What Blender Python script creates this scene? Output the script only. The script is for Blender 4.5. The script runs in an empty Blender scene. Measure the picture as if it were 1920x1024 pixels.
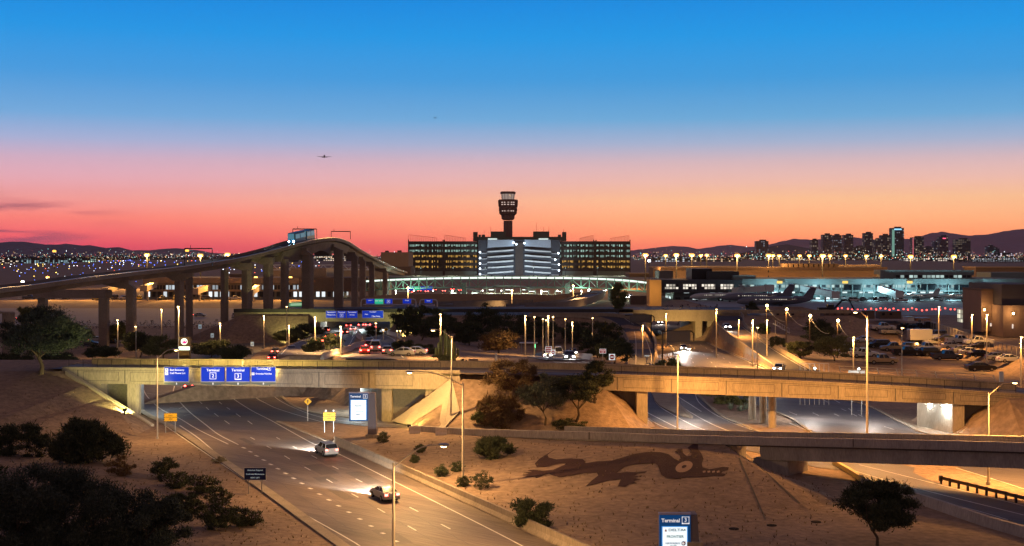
import bpy, bmesh, math, random
from mathutils import Vector, Matrix, noise
from mathutils.geometry import delaunay_2d_cdt
from mathutils.bvhtree import BVHTree
rnd = random.Random(7)
F, H, CX, HY = 2400.0, 24.0, 960.0, 478.0
SC = bpy.context.scene
COL = SC.collection
V = Vector
R = math.radians

def at(px, py, Y):
    return V(((px-CX)*Y/F, Y, H-(py-HY)*Y/F))
def P(px, py, z=0.0):
    Y = F*(H-z)/(py-HY)
    return V(((px-CX)*Y/F, Y, z))

# ---------------------------------------------------------------- materials
MATS = {}
def mat(name, col, rough=0.8, metal=0.0, var=0.0, vs=0.3, bump=0.0, bs=3.0, emit=None, es=0.0, spec=0.3, sample=False, stretch=None, rot=None):
    if name in MATS: return MATS[name]
    m = bpy.data.materials.new(name); m.use_nodes = True
    nt = m.node_tree; b = nt.nodes['Principled BSDF']
    b.inputs['Base Color'].default_value = (*col, 1)
    b.inputs['Roughness'].default_value = rough
    b.inputs['Metallic'].default_value = metal
    b.inputs['Specular IOR Level'].default_value = spec
    tc = None
    if var or bump:
        tc = nt.nodes.new('ShaderNodeTexCoord')
        src = tc.outputs['Object']
        if rot is not None:
            m0 = nt.nodes.new('ShaderNodeMapping'); m0.inputs['Rotation'].default_value = (0, 0, -rot); nt.links.new(src, m0.inputs['Vector']); src = m0.outputs['Vector']
        if stretch:
            mp = nt.nodes.new('ShaderNodeMapping'); mp.inputs['Scale'].default_value = stretch
            nt.links.new(src, mp.inputs['Vector']); src = mp.outputs['Vector']
    if var:
        n1 = nt.nodes.new('ShaderNodeTexNoise'); n1.inputs['Scale'].default_value = vs; n1.inputs['Detail'].default_value = 8; n1.inputs['Roughness'].default_value = 0.65
        nt.links.new(src, n1.inputs['Vector'])
        n2 = nt.nodes.new('ShaderNodeTexNoise'); n2.inputs['Scale'].default_value = vs*14; n2.inputs['Detail'].default_value = 4
        nt.links.new(src, n2.inputs['Vector'])
        ad = nt.nodes.new('ShaderNodeMath'); ad.operation = 'ADD'
        nt.links.new(n1.outputs['Fac'], ad.inputs[0]); nt.links.new(n2.outputs['Fac'], ad.inputs[1])
        mr = nt.nodes.new('ShaderNodeMapRange'); mr.inputs['From Min'].default_value = 0.7; mr.inputs['From Max'].default_value = 1.3
        mr.inputs['To Min'].default_value = 1-var; mr.inputs['To Max'].default_value = 1+var
        nt.links.new(ad.outputs[0], mr.inputs['Value'])
        mx = nt.nodes.new('ShaderNodeVectorMath'); mx.operation = 'SCALE'; mx.inputs[0].default_value = col
        nt.links.new(mr.outputs[0], mx.inputs['Scale']); nt.links.new(mx.outputs[0], b.inputs['Base Color'])
    if bump:
        n3 = nt.nodes.new('ShaderNodeTexNoise'); n3.inputs['Scale'].default_value = bs; n3.inputs['Detail'].default_value = 6
        nt.links.new(src, n3.inputs['Vector'])
        bp = nt.nodes.new('ShaderNodeBump'); bp.inputs['Strength'].default_value = bump; bp.inputs['Distance'].default_value = 0.3
        nt.links.new(n3.outputs['Fac'], bp.inputs['Height']); nt.links.new(bp.outputs[0], b.inputs['Normal'])
    if emit:
        b.inputs['Emission Color'].default_value = (*emit, 1); b.inputs['Emission Strength'].default_value = es
        m.cycles.emission_sampling = 'AUTO' if sample else 'NONE'
    MATS[name] = m
    return m

def glow(name, col, s, sample=False):
    return mat(name, (0.02, 0.02, 0.02), emit=col, es=s, sample=sample)

def windows_mat(name, wall, cell=(3.0, 3.0), pane=(0.6, 0.55), lit=0.4, litcol=(1, .8, .5), s=1.5, dark=(0.01, 0.012, 0.02), seed=0.0):
    """wall with a grid of window openings, some of them lit; grid in object space (x or y, z)"""
    if name in MATS: return MATS[name]
    m = bpy.data.materials.new(name); m.use_nodes = True; nt = m.node_tree; N = nt.nodes; L = nt.links
    b = N['Principled BSDF']; b.inputs['Roughness'].default_value = .6
    tc = N.new('ShaderNodeTexCoord'); sx = N.new('ShaderNodeSeparateXYZ'); L.new(tc.outputs['Object'], sx.inputs[0])
    def M(op, a, bb=None):
        n = N.new('ShaderNodeMath'); n.operation = op
        for i, v in enumerate((a, bb)):
            if v is None: continue
            if isinstance(v, (int, float)): n.inputs[i].default_value = v
            else: L.new(v, n.inputs[i])
        return n.outputs[0]
    u = M('DIVIDE', M('ADD', M('ADD', sx.outputs[0], sx.outputs[1]), 500.0+seed), cell[0]); w = M('DIVIDE', M('ADD', sx.outputs[2], 300.0), cell[1])
    fu, fw = M('FRACT', u), M('FRACT', w)
    inw = M('MULTIPLY', M('LESS_THAN', fu, pane[0]), M('LESS_THAN', M('ABSOLUTE', M('SUBTRACT', fw, .5)), pane[1]/2))
    geo = N.new('ShaderNodeNewGeometry'); sn = N.new('ShaderNodeSeparateXYZ'); L.new(geo.outputs['Normal'], sn.inputs[0])
    inw = M('MULTIPLY', inw, M('LESS_THAN', M('ABSOLUTE', sn.outputs[2]), .5))
    cb = N.new('ShaderNodeCombineXYZ'); L.new(M('FLOOR', u), cb.inputs[0]); L.new(M('FLOOR', w), cb.inputs[1]); cb.inputs[2].default_value = seed
    wn = N.new('ShaderNodeTexWhiteNoise'); L.new(cb.outputs[0], wn.inputs['Vector'])
    on = M('MULTIPLY', inw, M('LESS_THAN', wn.outputs['Value'], lit))
    mix = N.new('ShaderNodeMix'); mix.data_type = 'RGBA'; L.new(inw, mix.inputs['Factor'])
    mix.inputs['A'].default_value = (*wall, 1); mix.inputs['B'].default_value = (*dark, 1); L.new(mix.outputs['Result'], b.inputs['Base Color'])
    b.inputs['Emission Color'].default_value = (*litcol, 1)
    L.new(M('MULTIPLY', on, M('MULTIPLY', M('ADD', .35, wn.outputs['Value']), s/max(lit, .05)*.8)), b.inputs['Emission Strength'])
    m.cycles.emission_sampling = 'NONE'
    MATS[name] = m
    return m

# ---------------------------------------------------------------- mesh building
class MB:
    def __init__(s): s.v = []; s.f = []; s.mi = []; s.cur = 0
    def add(s, vs, fs):
        o = len(s.v); s.v += [tuple(q) for q in vs]
        for f in fs: s.f.append([i+o for i in f]); s.mi.append(s.cur)
    def box(s, c, d, rz=0.0, rx=0.0, ry=0.0, taper=1.0):
        c = V(c); M = Matrix.Rotation(rz, 3, 'Z') @ Matrix.Rotation(ry, 3, 'Y') @ Matrix.Rotation(rx, 3, 'X')
        vs = []
        for z in (-.5, .5):
            t = taper if z > 0 else 1
            for x, y in ((-.5, -.5), (.5, -.5), (.5, .5), (-.5, .5)):
                vs.append(c + M @ V((x*d[0]*t, y*d[1]*t, z*d[2])))
        s.add(vs, [(3, 2, 1, 0), (4, 5, 6, 7), (0, 1, 5, 4), (1, 2, 6, 5), (2, 3, 7, 6), (3, 0, 4, 7)])
        return s
    def box2(s, a, b):
        a, b = V(a), V(b); return s.box((a+b)/2, [abs(q) for q in (b-a)])
    def bar(s, a, b, w, h=None):
        a, b = V(a), V(b); d = b-a; h = h or w
        x = d.normalized(); up = V((0, 0, 1)) if abs(x.z) < .95 else V((0, 1, 0))
        y = up.cross(x).normalized(); z = x.cross(y)
        vs = [p+y*i*w/2+z*j*h/2 for p in (a, b) for i, j in ((-1, -1), (1, -1), (1, 1), (-1, 1))]
        s.add(vs, [(3, 2, 1, 0), (4, 5, 6, 7), (0, 1, 5, 4), (1, 2, 6, 5), (2, 3, 7, 6), (3, 0, 4, 7)])
        return s
    def tube(s, pts, r, n=8, caps=True):
        pts = [V(p) for p in pts]; rs = r if isinstance(r, (list, tuple)) else [r]*len(pts)
        vs = []; fs = []
        for i, p in enumerate(pts):
            d = (pts[min(i+1, len(pts)-1)]-pts[max(i-1, 0)]).normalized()
            up = V((0, 0, 1)) if abs(d.z) < .9 else V((0, 1, 0))
            y = up.cross(d).normalized(); z = d.cross(y)
            for k in range(n):
                a = 2*math.pi*k/n; vs.append(p+(y*math.cos(a)+z*math.sin(a))*rs[i])
        for i in range(len(pts)-1):
            for k in range(n):
                fs.append((i*n+k, i*n+(k+1) % n, (i+1)*n+(k+1) % n, (i+1)*n+k))
        if caps: fs += [tuple(range(n))[::-1], tuple(range((len(pts)-1)*n, len(pts)*n))]
        s.add(vs, fs); return s
    def lathe(s, prof, n=24, c=(0, 0, 0)):
        c = V(c); vs = []; fs = []
        for r, z in prof:
            for k in range(n):
                a = 2*math.pi*k/n; vs.append(c+V((r*math.cos(a), r*math.sin(a), z)))
        for i in range(len(prof)-1):
            for k in range(n): fs.append((i*n+k, i*n+(k+1) % n, (i+1)*n+(k+1) % n, (i+1)*n+k))
        fs += [tuple(range(n))[::-1], tuple(range((len(prof)-1)*n, len(prof)*n))]
        s.add(vs, fs); return s
    def sweep(s, path, prof):
        """closed profile [(u: to the left of travel, w: up)] along a path"""
        path = [V(p) for p in path]; vs = []; fs = []
        for i, p in enumerate(path):
            a = path[max(i-1, 0)]; b = path[min(i+1, len(path)-1)]; d = b-a; d.z = 0; d.normalize()
            if 0 < i < len(path)-1:
                d1 = (path[i]-a); d1.z = 0; d1.normalize(); k = 1/max(.5, V((-d1.y, d1.x, 0)).dot(V((-d.y, d.x, 0))))
            else: k = 1
            nrm = V((-d.y, d.x, 0))*k
            pr = prof(i) if callable(prof) else prof
            for u, w in pr: vs.append(p+nrm*u+V((0, 0, w)))
        n = len(pr)
        for i in range(len(path)-1):
            for k in range(n): fs.append((i*n+k, (i+1)*n+k, (i+1)*n+(k+1) % n, i*n+(k+1) % n))
        fs += [tuple(range(n)), tuple(range((len(path)-1)*n, len(path)*n))[::-1]]
        s.add(vs, fs); return s
    def ribbon(s, A, B, dz=0):
        n = len(A); z = V((0, 0, dz))
        s.add([V(p)+z for p in A]+[V(p)+z for p in B], [(i, n+i, n+i+1, i+1) for i in range(n-1)]); return s
    def line(s, pts, w, dz=0.0):
        pts = [V(p) for p in pts]; A = []; B = []
        for i, p in enumerate(pts):
            d = pts[min(i+1, len(pts)-1)]-pts[max(i-1, 0)]; d.z = 0; d.normalize(); nn = V((-d.y, d.x, 0))*w/2
            A.append(p+nn); B.append(p-nn)
        return s.ribbon(B, A, dz)
    def prism(s, pts, d):
        """polygon pts (3D, planar) extruded by vector d"""
        pts = [V(p) for p in pts]; d = V(d); n = len(pts)
        s.add(pts+[p+d for p in pts], [tuple(range(n))[::-1], tuple(range(n, 2*n))]+[(i, (i+1) % n, n+(i+1) % n, n+i) for i in range(n)])
        return s
    def ball(s, c, r, n=8, m=5, sq=(1, 1, 1)):
        c = V(c); vs = [c+V((0, 0, -r*sq[2]))]; fs = []
        for j in range(1, m):
            t = math.pi*j/m-math.pi/2
            for k in range(n):
                a = 2*math.pi*k/n; vs.append(c+V((r*sq[0]*math.cos(t)*math.cos(a), r*sq[1]*math.cos(t)*math.sin(a), r*sq[2]*math.sin(t))))
        vs.append(c+V((0, 0, r*sq[2])))
        for k in range(n): fs.append((0, 1+(k+1) % n, 1+k)); fs.append((len(vs)-1, 1+(m-2)*n+k, 1+(m-2)*n+(k+1) % n))
        for j in range(m-2):
            for k in range(n): fs.append((1+j*n+k, 1+j*n+(k+1) % n, 1+(j+1)*n+(k+1) % n, 1+(j+1)*n+k))
        s.add(vs, fs); return s
    def mesh(s, name, mats, smooth=False):
        me = bpy.data.meshes.new(name); me.from_pydata(s.v, [], s.f)
        mats = mats if isinstance(mats, (list, tuple)) else [mats]
        for m in mats: me.materials.append(m)
        if len(mats) > 1: me.polygons.foreach_set('material_index', s.mi)
        bm = bmesh.new(); bm.from_mesh(me)
        if len(bm.faces) < 60000 and not getattr(s, 'raw', False): bmesh.ops.recalc_face_normals(bm, faces=bm.faces)
        bm.to_mesh(me); bm.free()
        if smooth:
            for p in me.polygons: p.use_smooth = True
            try: me.set_sharp_from_angle(angle=R(40))
            except Exception: pass
        me.update(); return me
    def build(s, name, mats, parent=None, smooth=False, loc=None):
        o = bpy.data.objects.new(name, s.mesh(name, mats, smooth)); COL.objects.link(o)
        if parent: o.parent = parent
        if loc is not None: o.location = loc
        return o

def tag(o, label, cat, group=None, kind=None):
    if label: o['label'] = label
    if cat: o['category'] = cat
    if group: o['group'] = group
    if kind: o['kind'] = kind
    return o
def struct(o): o['kind'] = 'structure'; return o
def empty(name, loc=(0, 0, 0), rz=0.0, label=None, cat=None, group=None):
    o = bpy.data.objects.new(name, None); COL.objects.link(o); o.location = loc; o.rotation_euler = (0, 0, rz); o.empty_display_size = .2
    return tag(o, label, cat, group)
def kids(o): return [c for c in bpy.data.objects if c.parent == o]
KID = {}
def copy_tree(o, parent=None, swap=None):
    if o.name not in KID: KID[o.name] = kids(o)
    c = o.copy(); COL.objects.link(c); c.parent = parent
    if swap and c.type == 'MESH':
        for i, sl in enumerate(c.material_slots):
            if sl.material and sl.material.name in swap:
                nm = sl.material.name; sl.link = 'OBJECT'; sl.material = swap[nm]
    for ch in KID[o.name]: copy_tree(ch, c, swap)
    return c
def text(s, size, m, parent, loc, rz=0.0, bold=0.012, name='lettering', align='CENTER', ext=0.01, sx=1.0):
    cu = bpy.data.curves.new('t', 'FONT'); cu.body = s; cu.size = size; cu.align_x = align; cu.align_y = 'CENTER'; cu.offset = bold*size; cu.extrude = ext; cu.resolution_u = 2
    t = bpy.data.objects.new('t', cu); COL.objects.link(t)
    dg = bpy.context.evaluated_depsgraph_get(); me = bpy.data.meshes.new_from_object(t.evaluated_get(dg))
    bpy.data.objects.remove(t); me.materials.clear(); me.materials.append(m); me.name = name
    o = bpy.data.objects.new(name, me); COL.objects.link(o); o.parent = parent; o.location = loc; o.rotation_euler = (R(90), 0, rz); o.scale = (sx, 1, 1)
    return o
def smooth_path(pts, step=3.0):
    """Catmull-Rom through the points"""
    pts = [V(p) for p in pts]
    if len(pts) < 3:
        n = max(1, int((pts[1]-pts[0]).length/step)); return [pts[0].lerp(pts[1], i/n) for i in range(n+1)]
    q = [pts[0]*2-pts[1]]+pts+[pts[-1]*2-pts[-2]]; out = []
    for i in range(1, len(q)-2):
        a, b, c, d = q[i-1:i+3]; n = max(1, int((c-b).length/step))
        for k in range(n):
            t = k/n; out.append(.5*((2*b)+(c-a)*t+(2*a-5*b+4*c-d)*t*t+(3*b-a-3*c+d)*t**3))
    out.append(pts[-1]); return out
def offset(path, d):
    out = []
    for i, p in enumerate(path):
        t = path[min(i+1, len(path)-1)]-path[max(i-1, 0)]; t = V((t.x, t.y, 0)).normalized(); out.append(V(p)+V((-t.y, t.x, 0))*d)
    return out
ORD = 'first second third fourth fifth sixth seventh eighth ninth tenth eleventh twelfth thirteenth fourteenth fifteenth sixteenth seventeenth eighteenth nineteenth twentieth'.split()
def nth(i): return ORD[i] if i < 20 else 'number %d' % (i+1)

# ---------------------------------------------------------------- camera, world
cam_d = bpy.data.cameras.new('camera'); cam = bpy.data.objects.new('camera', cam_d); COL.objects.link(cam); SC.camera = cam
cam.location = (0, 0, H); cam.rotation_euler = (R(90), 0, 0)
cam_d.sensor_width = 36; cam_d.lens = 36*F/1920; cam_d.shift_y = -(512-HY)/1920; cam_d.clip_end = 90000; cam_d.clip_start = 1
SC.view_settings.view_transform = 'Standard'; SC.view_settings.look = 'None'; SC.view_settings.exposure = 0; SC.view_settings.gamma = 1
SC.cycles.use_denoising = True; SC.cycles.max_bounces = 5; SC.cycles.diffuse_bounces = 2; SC.cycles.glossy_bounces = 2
SC.cycles.use_light_tree = True; SC.cycles.sample_clamp_indirect = 4

def s2l(c): return tuple(((x/255+.055)/1.055)**2.4 if x > 10 else x/255/12.92 for x in c)
w = bpy.data.worlds.new('World'); SC.world = w; w.use_nodes = True
nt = w.node_tree; N = nt.nodes; L = nt.links; bg = N['Background']
tc = N.new('ShaderNodeTexCoord'); sp = N.new('ShaderNodeSeparateXYZ'); L.new(tc.outputs['Generated'], sp.inputs[0])
def ramp(stops):
    r = N.new('ShaderNodeValToRGB'); L.new(zmap, r.inputs[0]); e = r.color_ramp.elements
    while len(e) > 1: e.remove(e[0])
    for i, (t, c) in enumerate(stops):
        x = e[0] if i == 0 else e.new(t)
        x.position = t; x.color = (*s2l(c), 1)
    return r.outputs[0]
def WM(op, a, b=None, c=None):
    n = N.new('ShaderNodeMath'); n.operation = op
    for i, v in enumerate((a, b, c)):
        if v is None: continue
        if isinstance(v, (int, float)): n.inputs[i].default_value = v
        else: L.new(v, n.inputs[i])
    return n.outputs[0]
# ramp coordinate: sin(elevation)*2.5 (0.5 = top of the visible band)
zmap = WM('MULTIPLY', sp.outputs[2], 2.5)
def T(py): return math.sin(math.atan((HY-py)/F))*2.5
left = ramp([(0, (200, 60, 84)), (T(462), (214, 66, 88)), (T(440), (236, 94, 98)), (T(410), (249, 126, 112)), (T(375), (244, 156, 150)), (T(340), (226, 166, 176)), (T(305), (204, 168, 188)), (T(270), (162, 172, 208)), (T(225), (112, 168, 218)), (T(150), (66, 156, 224)), (T(70), (22, 148, 226)), (T(0), (4, 134, 220)), (.75, (60, 62, 104)), (1, (46, 48, 84))])
right = ramp([(0, (232, 112, 88)), (T(462), (243, 126, 90)), (T(440), (254, 152, 98)), (T(410), (255, 176, 120)), (T(375), (253, 192, 142)), (T(340), (234, 184, 168)), (T(305), (208, 178, 182)), (T(270), (160, 174, 202)), (T(225), (104, 168, 214)), (T(150), (58, 156, 222)), (T(70), (20, 150, 226)), (T(0), (4, 136, 220)), (.75, (60, 62, 104)), (1, (46, 48, 84))])
xm = N.new('ShaderNodeMapRange'); xm.inputs['From Min'].default_value = -.40; xm.inputs['From Max'].default_value = .25; xm.interpolation_type = 'SMOOTHSTEP'; L.new(sp.outputs[0], xm.inputs['Value'])
mx = N.new('ShaderNodeMix'); mx.data_type = 'RGBA'; L.new(xm.outputs[0], mx.inputs['Factor']); L.new(left, mx.inputs['A']); L.new(right, mx.inputs['B'])
# thin dusk cloud streaks low in the west-southwest
mp = N.new('ShaderNodeMapping'); mp.inputs['Scale'].default_value = (11, 3, 130); mp.inputs['Rotation'].default_value = (0, R(4), 0); mp.inputs['Location'].default_value = (3.1, 0, .9); L.new(tc.outputs['Generated'], mp.inputs['Vector'])
cn = N.new('ShaderNodeTexNoise'); cn.inputs['Scale'].default_value = 1; cn.inputs['Detail'].default_value = 6; L.new(mp.outputs[0], cn.inputs['Vector'])
cr = N.new('ShaderNodeMapRange'); cr.inputs['From Min'].default_value = .47; cr.inputs['From Max'].default_value = .60; L.new(cn.outputs['Fac'], cr.inputs['Value'])
ca = N.new('ShaderNodeMapRange'); ca.inputs['From Min'].default_value = -.27; ca.inputs['From Max'].default_value = -.375; ca.interpolation_type = 'SMOOTHSTEP'; L.new(sp.outputs[0], ca.inputs['Value'])
ce = N.new('ShaderNodeMapRange'); ce.inputs['From Min'].default_value = .05; ce.inputs['From Max'].default_value = .03; ce.interpolation_type = 'SMOOTHSTEP'; L.new(sp.outputs[2], ce.inputs['Value'])
cf = WM('MULTIPLY', WM('MULTIPLY', WM('MULTIPLY', cr.outputs[0], ca.outputs[0]), ce.outputs[0]), .8)
mc = N.new('ShaderNodeMix'); mc.data_type = 'RGBA'; L.new(cf, mc.inputs['Factor']); L.new(mx.outputs['Result'], mc.inputs['A']); mc.inputs['B'].default_value = (*s2l((126, 68, 92)), 1)
# the eastern half, behind the camera, has only the dim purple-pink afterglow
em = N.new('ShaderNodeMapRange'); em.inputs['From Min'].default_value = .0; em.inputs['From Max'].default_value = .75; L.new(sp.outputs[1], em.inputs['Value'])
ms = N.new('ShaderNodeMix'); ms.data_type = 'RGBA'; L.new(em.outputs[0], ms.inputs['Factor']); ms.inputs['A'].default_value = (.15, .095, .10, 1); L.new(mc.outputs['Result'], ms.inputs['B'])
lb = N.new('ShaderNodeMapRange'); lb.interpolation_type = 'SMOOTHSTEP'; lb.inputs['From Min'].default_value = .0; lb.inputs['From Max'].default_value = .14; lb.inputs['To Min'].default_value = 1.84; lb.inputs['To Max'].default_value = 1.17; L.new(sp.outputs[2], lb.inputs['Value'])
sb_ = N.new('ShaderNodeVectorMath'); sb_.operation = 'SCALE'; L.new(ms.outputs['Result'], sb_.inputs[0]); L.new(lb.outputs[0], sb_.inputs['Scale'])
L.new(sb_.outputs[0], bg.inputs['Color']); bg.inputs['Strength'].default_value = 1
sky = N.new('ShaderNodeTexSky'); sky.sky_type = 'NISHITA'; sky.sun_disc = False; sky.sun_elevation = R(.5); sky.sun_rotation = R(180)
b2 = N.new('ShaderNodeBackground'); b2.inputs['Strength'].default_value = .003; L.new(sky.outputs[0], b2.inputs['Color'])
ad = N.new('ShaderNodeAddShader'); L.new(bg.outputs[0], ad.inputs[0]); L.new(b2.outputs[0], ad.inputs[1]); L.new(ad.outputs[0], N['World Output'].inputs['Surface'])
# ---------------------------------------------------------------- materials of the place
sand = mat('desert_sand', (.265, .19, .135), .95, var=.38, vs=.09, bump=.5, bs=2.5)
asph = mat('asphalt', (.105, .092, .088), .6, var=.42, vs=.28, bump=.12, bs=8, spec=.4, stretch=(.07, 1, 1), rot=R(139))
asphd = mat('dark_asphalt', (.045, .045, .05), .6, var=.2, vs=.08, bump=.1, bs=6)
conc = mat('concrete', (.31, .262, .20), .85, var=.28, vs=.5, bump=.15, bs=5, stretch=(1, 1, .22))
concg = mat('grey_concrete', (.38, .35, .32), .85, var=.28, vs=.5, bump=.12, bs=5, stretch=(1, 1, .22))
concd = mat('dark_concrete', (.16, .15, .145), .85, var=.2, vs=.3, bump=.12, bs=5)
apronm = mat('apron_concrete', (.30, .28, .25), .8, var=.15, vs=.05)
paint = mat('road_paint', (.72, .70, .64), .6, var=.18, vs=1.5)
painty = mat('yellow_paint', (.70, .50, .10), .6, var=.15, vs=1.5)
galv = mat('galvanised_steel', (.42, .41, .38), .45, .55, var=.1, vs=1)
steeld = mat('dark_steel', (.03, .03, .035), .5, .5)
black = mat('black', (.012, .012, .014), .5)
white = mat('white_paint', (.75, .75, .73), .5)
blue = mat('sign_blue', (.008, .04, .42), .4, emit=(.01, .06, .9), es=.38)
navy = mat('sign_navy', (.01, .02, .09), .4)
signw = mat('sign_white', (.85, .85, .85), .5, emit=(1, 1, 1), es=.55)
yellow = mat('sign_yellow', (.75, .45, .03), .5)
redp = mat('sign_red', (.6, .03, .03), .5)
sod = (1.0, .54, .19)
sod2 = (1.0, .45, .11)
lampm = glow('sodium_lamp', (1, .62, .22), 40)
lampw = glow('white_lamp', (.8, .93, 1), 40)

# ---------------------------------------------------------------- terrain
TP = []
def tl(pts, step=4.0):
    pts = [V(p) for p in pts]
    for a, b in zip(pts, pts[1:]):
        n = max(1, int((b-a).length/step))
        for i in range(n): TP.append(a.lerp(b, i/n))
    TP.append(pts[-1])
def rampY(p): return 163.3/(1+.000351*(p-960))
RTOP = [(770, 797.5), (880, 804), (960, 806.5), (1105, 810), (1274, 816), (1420, 819.5), (1600, 823), (1750, 826), (1920, 830)]
ramp_edge = [at(p, y, rampY(p)) for p, y in RTOP]                     # top of the near parapet
_d = (ramp_edge[-1]-ramp_edge[-2]); ramp_edge.append(ramp_edge[-1]+_d*1.5)
nb = [at(p, y, rampY(p)+.4) for p, y in ((770, 805), (880, 815), (1049, 824), (1217, 829), (1358, 832))]
nb[0].z = 0
# left fill
tl([(-300, 189, 7), (-66, 189, 6.9)]); tl([(-300, 208, 7), (-68, 208, 7)]); tl([(-300, 224, 0), (-74, 223, 0)])
tl([(-300, 160, 1.5), (-100, 162, 1), P(0, 840, .6), P(120, 843, .3), P(200, 842, .2), P(289, 799, 0)]); tl([(-66, 189, 6.9), P(289, 799, 0)])
tl([(-68, 208, 7), (-61, 208, 0)]); tl([P(289, 799, 0), (-57.5, 195, 0), (-61, 208, 0), (-74, 234, 0)])
# centre fill
tl([(-8.5, 183.5, 6.7), (12, 182, 7.0)]); tl([(-8.5, 183.5, 6.7), (-19, 209, 7)]); tl([(-15, 181.5, 0), (-21, 196, 0), (-30, 212, 0), (-42, 225, 0), (-45, 236, 0), (-51, 260, 0), (-57, 300, 0), (-62, 350, 0)])
TP += [V((-7.1, 176.5, 2.2)), V((-9, 173.8, .4)), V((-8, 180, 4.6))]
tl([(-9, 173, .2), (0, 171.5, .3), (12, 170, .2), (20.8, 171, 0)]); tl([(12, 182, 7), (13.5, 207, 7)]); tl([(20, 180, 0), (20, 195, 0), (21, 210, 0), (23, 240, 0), (24.5, 270, 0)])
def midz(x, y):
    t = max(0, min(1, (y-210)/150)); zl = 7-5*t; zr = max(0.0, 7-4.6*(y-207)/63) if y > 207 else 7
    k = max(0, min(1, (x+18)/26)); return zl*(1-k)+zr*k
for y in range(209, 352, 12):
    t = (y-209)/143
    x0 = -19-20*min(1, (y-209)/22)-16*t; x1 = 13.5+5*t
    if y > 215: x0 = -37-17*t
    n = 7
    for i in range(n+1):
        x = x0+(x1-x0)*i/n; TP.append(V((x, y, midz(x, y))))
# ramps beyond
lr_l = [(24.8, 272, 0), (27.4, 298, 1.0), (29.6, 323, 2.2), (29, 338, 4), (27, 345, 5.5), (20, 350, 6.8), (5, 352, 7)]
lr_r = [(30.2, 272, 0), (33, 298, 1.0), (35.7, 325, 2.2), (35.6, 342, 4), (33.6, 350, 5.5), (28, 355, 6.9), (5, 358, 7)]
tl(lr_l); tl(lr_r); tl([(31.2, 272, 0), (34, 298, 0), (37, 325, 0), (37.4, 342, 0), (38.5, 352, 0), (39.5, 358, 0)])
rr_l = [(54.6, 255, 0), (54.6, 265, .6), (54.6, 303, 2.4), (54.8, 338, 4.8), (56.5, 350, 6.6), (57, 357, 7)]
rr_r = [(61, 255, 0), (61, 265, .6), (61, 303, 2.4), (61.5, 338, 4.8), (63, 350, 6.6), (63.5, 357, 7)]
tl([(53.7, 250, 0), (53.7, 357, 0)]); tl(rr_l); tl(rr_r); tl([(66, 255, 0), (70, 303, .8), (74, 338, 3.5), (76, 357, 5)])
tl([(20, 330, 0.3), (24, 330, .5), (26, 318, .5)], 6)
# parking lot and its banks
tl([(68, 245, 0), (95, 240, 0)], 10); tl([(76, 378, 0), (122, 392, 0)], 8); tl([(78, 394, 3), (122, 410, 3)], 8)
tl([(92, 205, 0), (95.5, 220, 0), (101, 262, 0), (107, 309, 0), (118, 390, 0)], 6); tl([(99, 205, 2.5), (101, 220, 2.5), (106, 266, 2.5), (111.6, 309, 2.5), (124, 390, 2.8)], 6)
tl([(300, 205, 2.5), (300, 700, 3)], 60)
# right abutment fill
tl([P(1789, 814, 0), (65.3, 168, 5.0)]); tl([(65.3, 168, 5.0), (66, 186, 5.2)]); tl([(58, 186, 0), P(1789, 814, 0), (64.6, 161, 0), (90, 155, 0), (300, 140, 0)], 6); TP.append(V((66.5, 163, 2)))
tl([(66, 168, 5.0), (90, 165, 4.7), (300, 150, 4.5)], 8); tl([(66, 183, 5.2), (90, 180, 4.9), (300, 165, 4.5)], 8); tl([(64, 192, 0), (90, 190, 0), (300, 180, 1)], 8)
# ramp base, art slope
tl(nb, 3); fb = offset(ramp_edge, 6.4)
tl([V((p.x, p.y, 0)) for p in fb[1:6]], 4)
tl([P(1360, 834, 2.75), P(1450, 897, 1.5), P(1520, 957, 0)], 3); tl([(26.5, 146, 0), (31.5, 134, 0), P(1570, 935, 0)], 3)
tl([P(640, 832, 0), P(750, 872, 0), P(905, 944, 0), P(1090, 1030, 0)], 5)
tl([P(900, 925, 0), P(1100, 930, .1), P(1400, 950, .1)], 5); tl([P(760, 830, .15), P(860, 870, .2), P(960, 880, .5)], 5)
tl([P(256, 724), P(262, 764), P(337, 806), P(411, 855), P(494, 912), P(651, 1024), (-3, 60, 0)], 4); tl([P(905, 944, 0), (14, 80, 0), (22, 50, 0)], 5)
tl([(-61, 208, 0), (-76, 262, 0), (-82, 350, 0)], 8); tl([(33, 258, 0), (33.5, 235, 0), P(1457, 774), P(1520, 809)], 6); tl([P(1590, 880), P(1617, 905), P(1850, 980), P(1980, 1022)], 5)
# plateau of the taxiway crossing
for x0, x1 in ((-76, -57), (-31, 5), (5, 38.5), (58, 95)):
    zz = 7
    tl([(x0, 358, zz), (x1, 358, zz)], 6); tl([(x0, 421, zz), (x1, 421, zz)], 8)
tl([(-57, 358, 7), (-57, 421, 7)], 6); tl([(-31, 358, 7), (-31, 421, 7)], 6); tl([(38.5, 360, 7), (38.5, 421, 7)], 6); tl([(58, 360, 7), (58, 421, 7)], 6)
tl([(-56, 352, 1.6), (-56, 430, 1.5)], 6); tl([(-32, 352, 2), (-32, 430, 1.5)], 6); tl([(39.4, 360, 0), (39.4, 430, 0)], 6); tl([(57, 360, 0), (57, 430, 0)], 6)
tl([(-31, 340, 2), (0, 338, 1.2), (18, 338, .4)], 6)
tl([(-92, 350, .5), (-92, 425, .5)], 10); tl([(-300, 300, 0), (-300, 430, 0)], 30); tl([(-90, 434, 0), (-57, 434, 0), (60, 434, 0), (76, 436, 3), (300, 440, 3)], 12)
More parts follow.
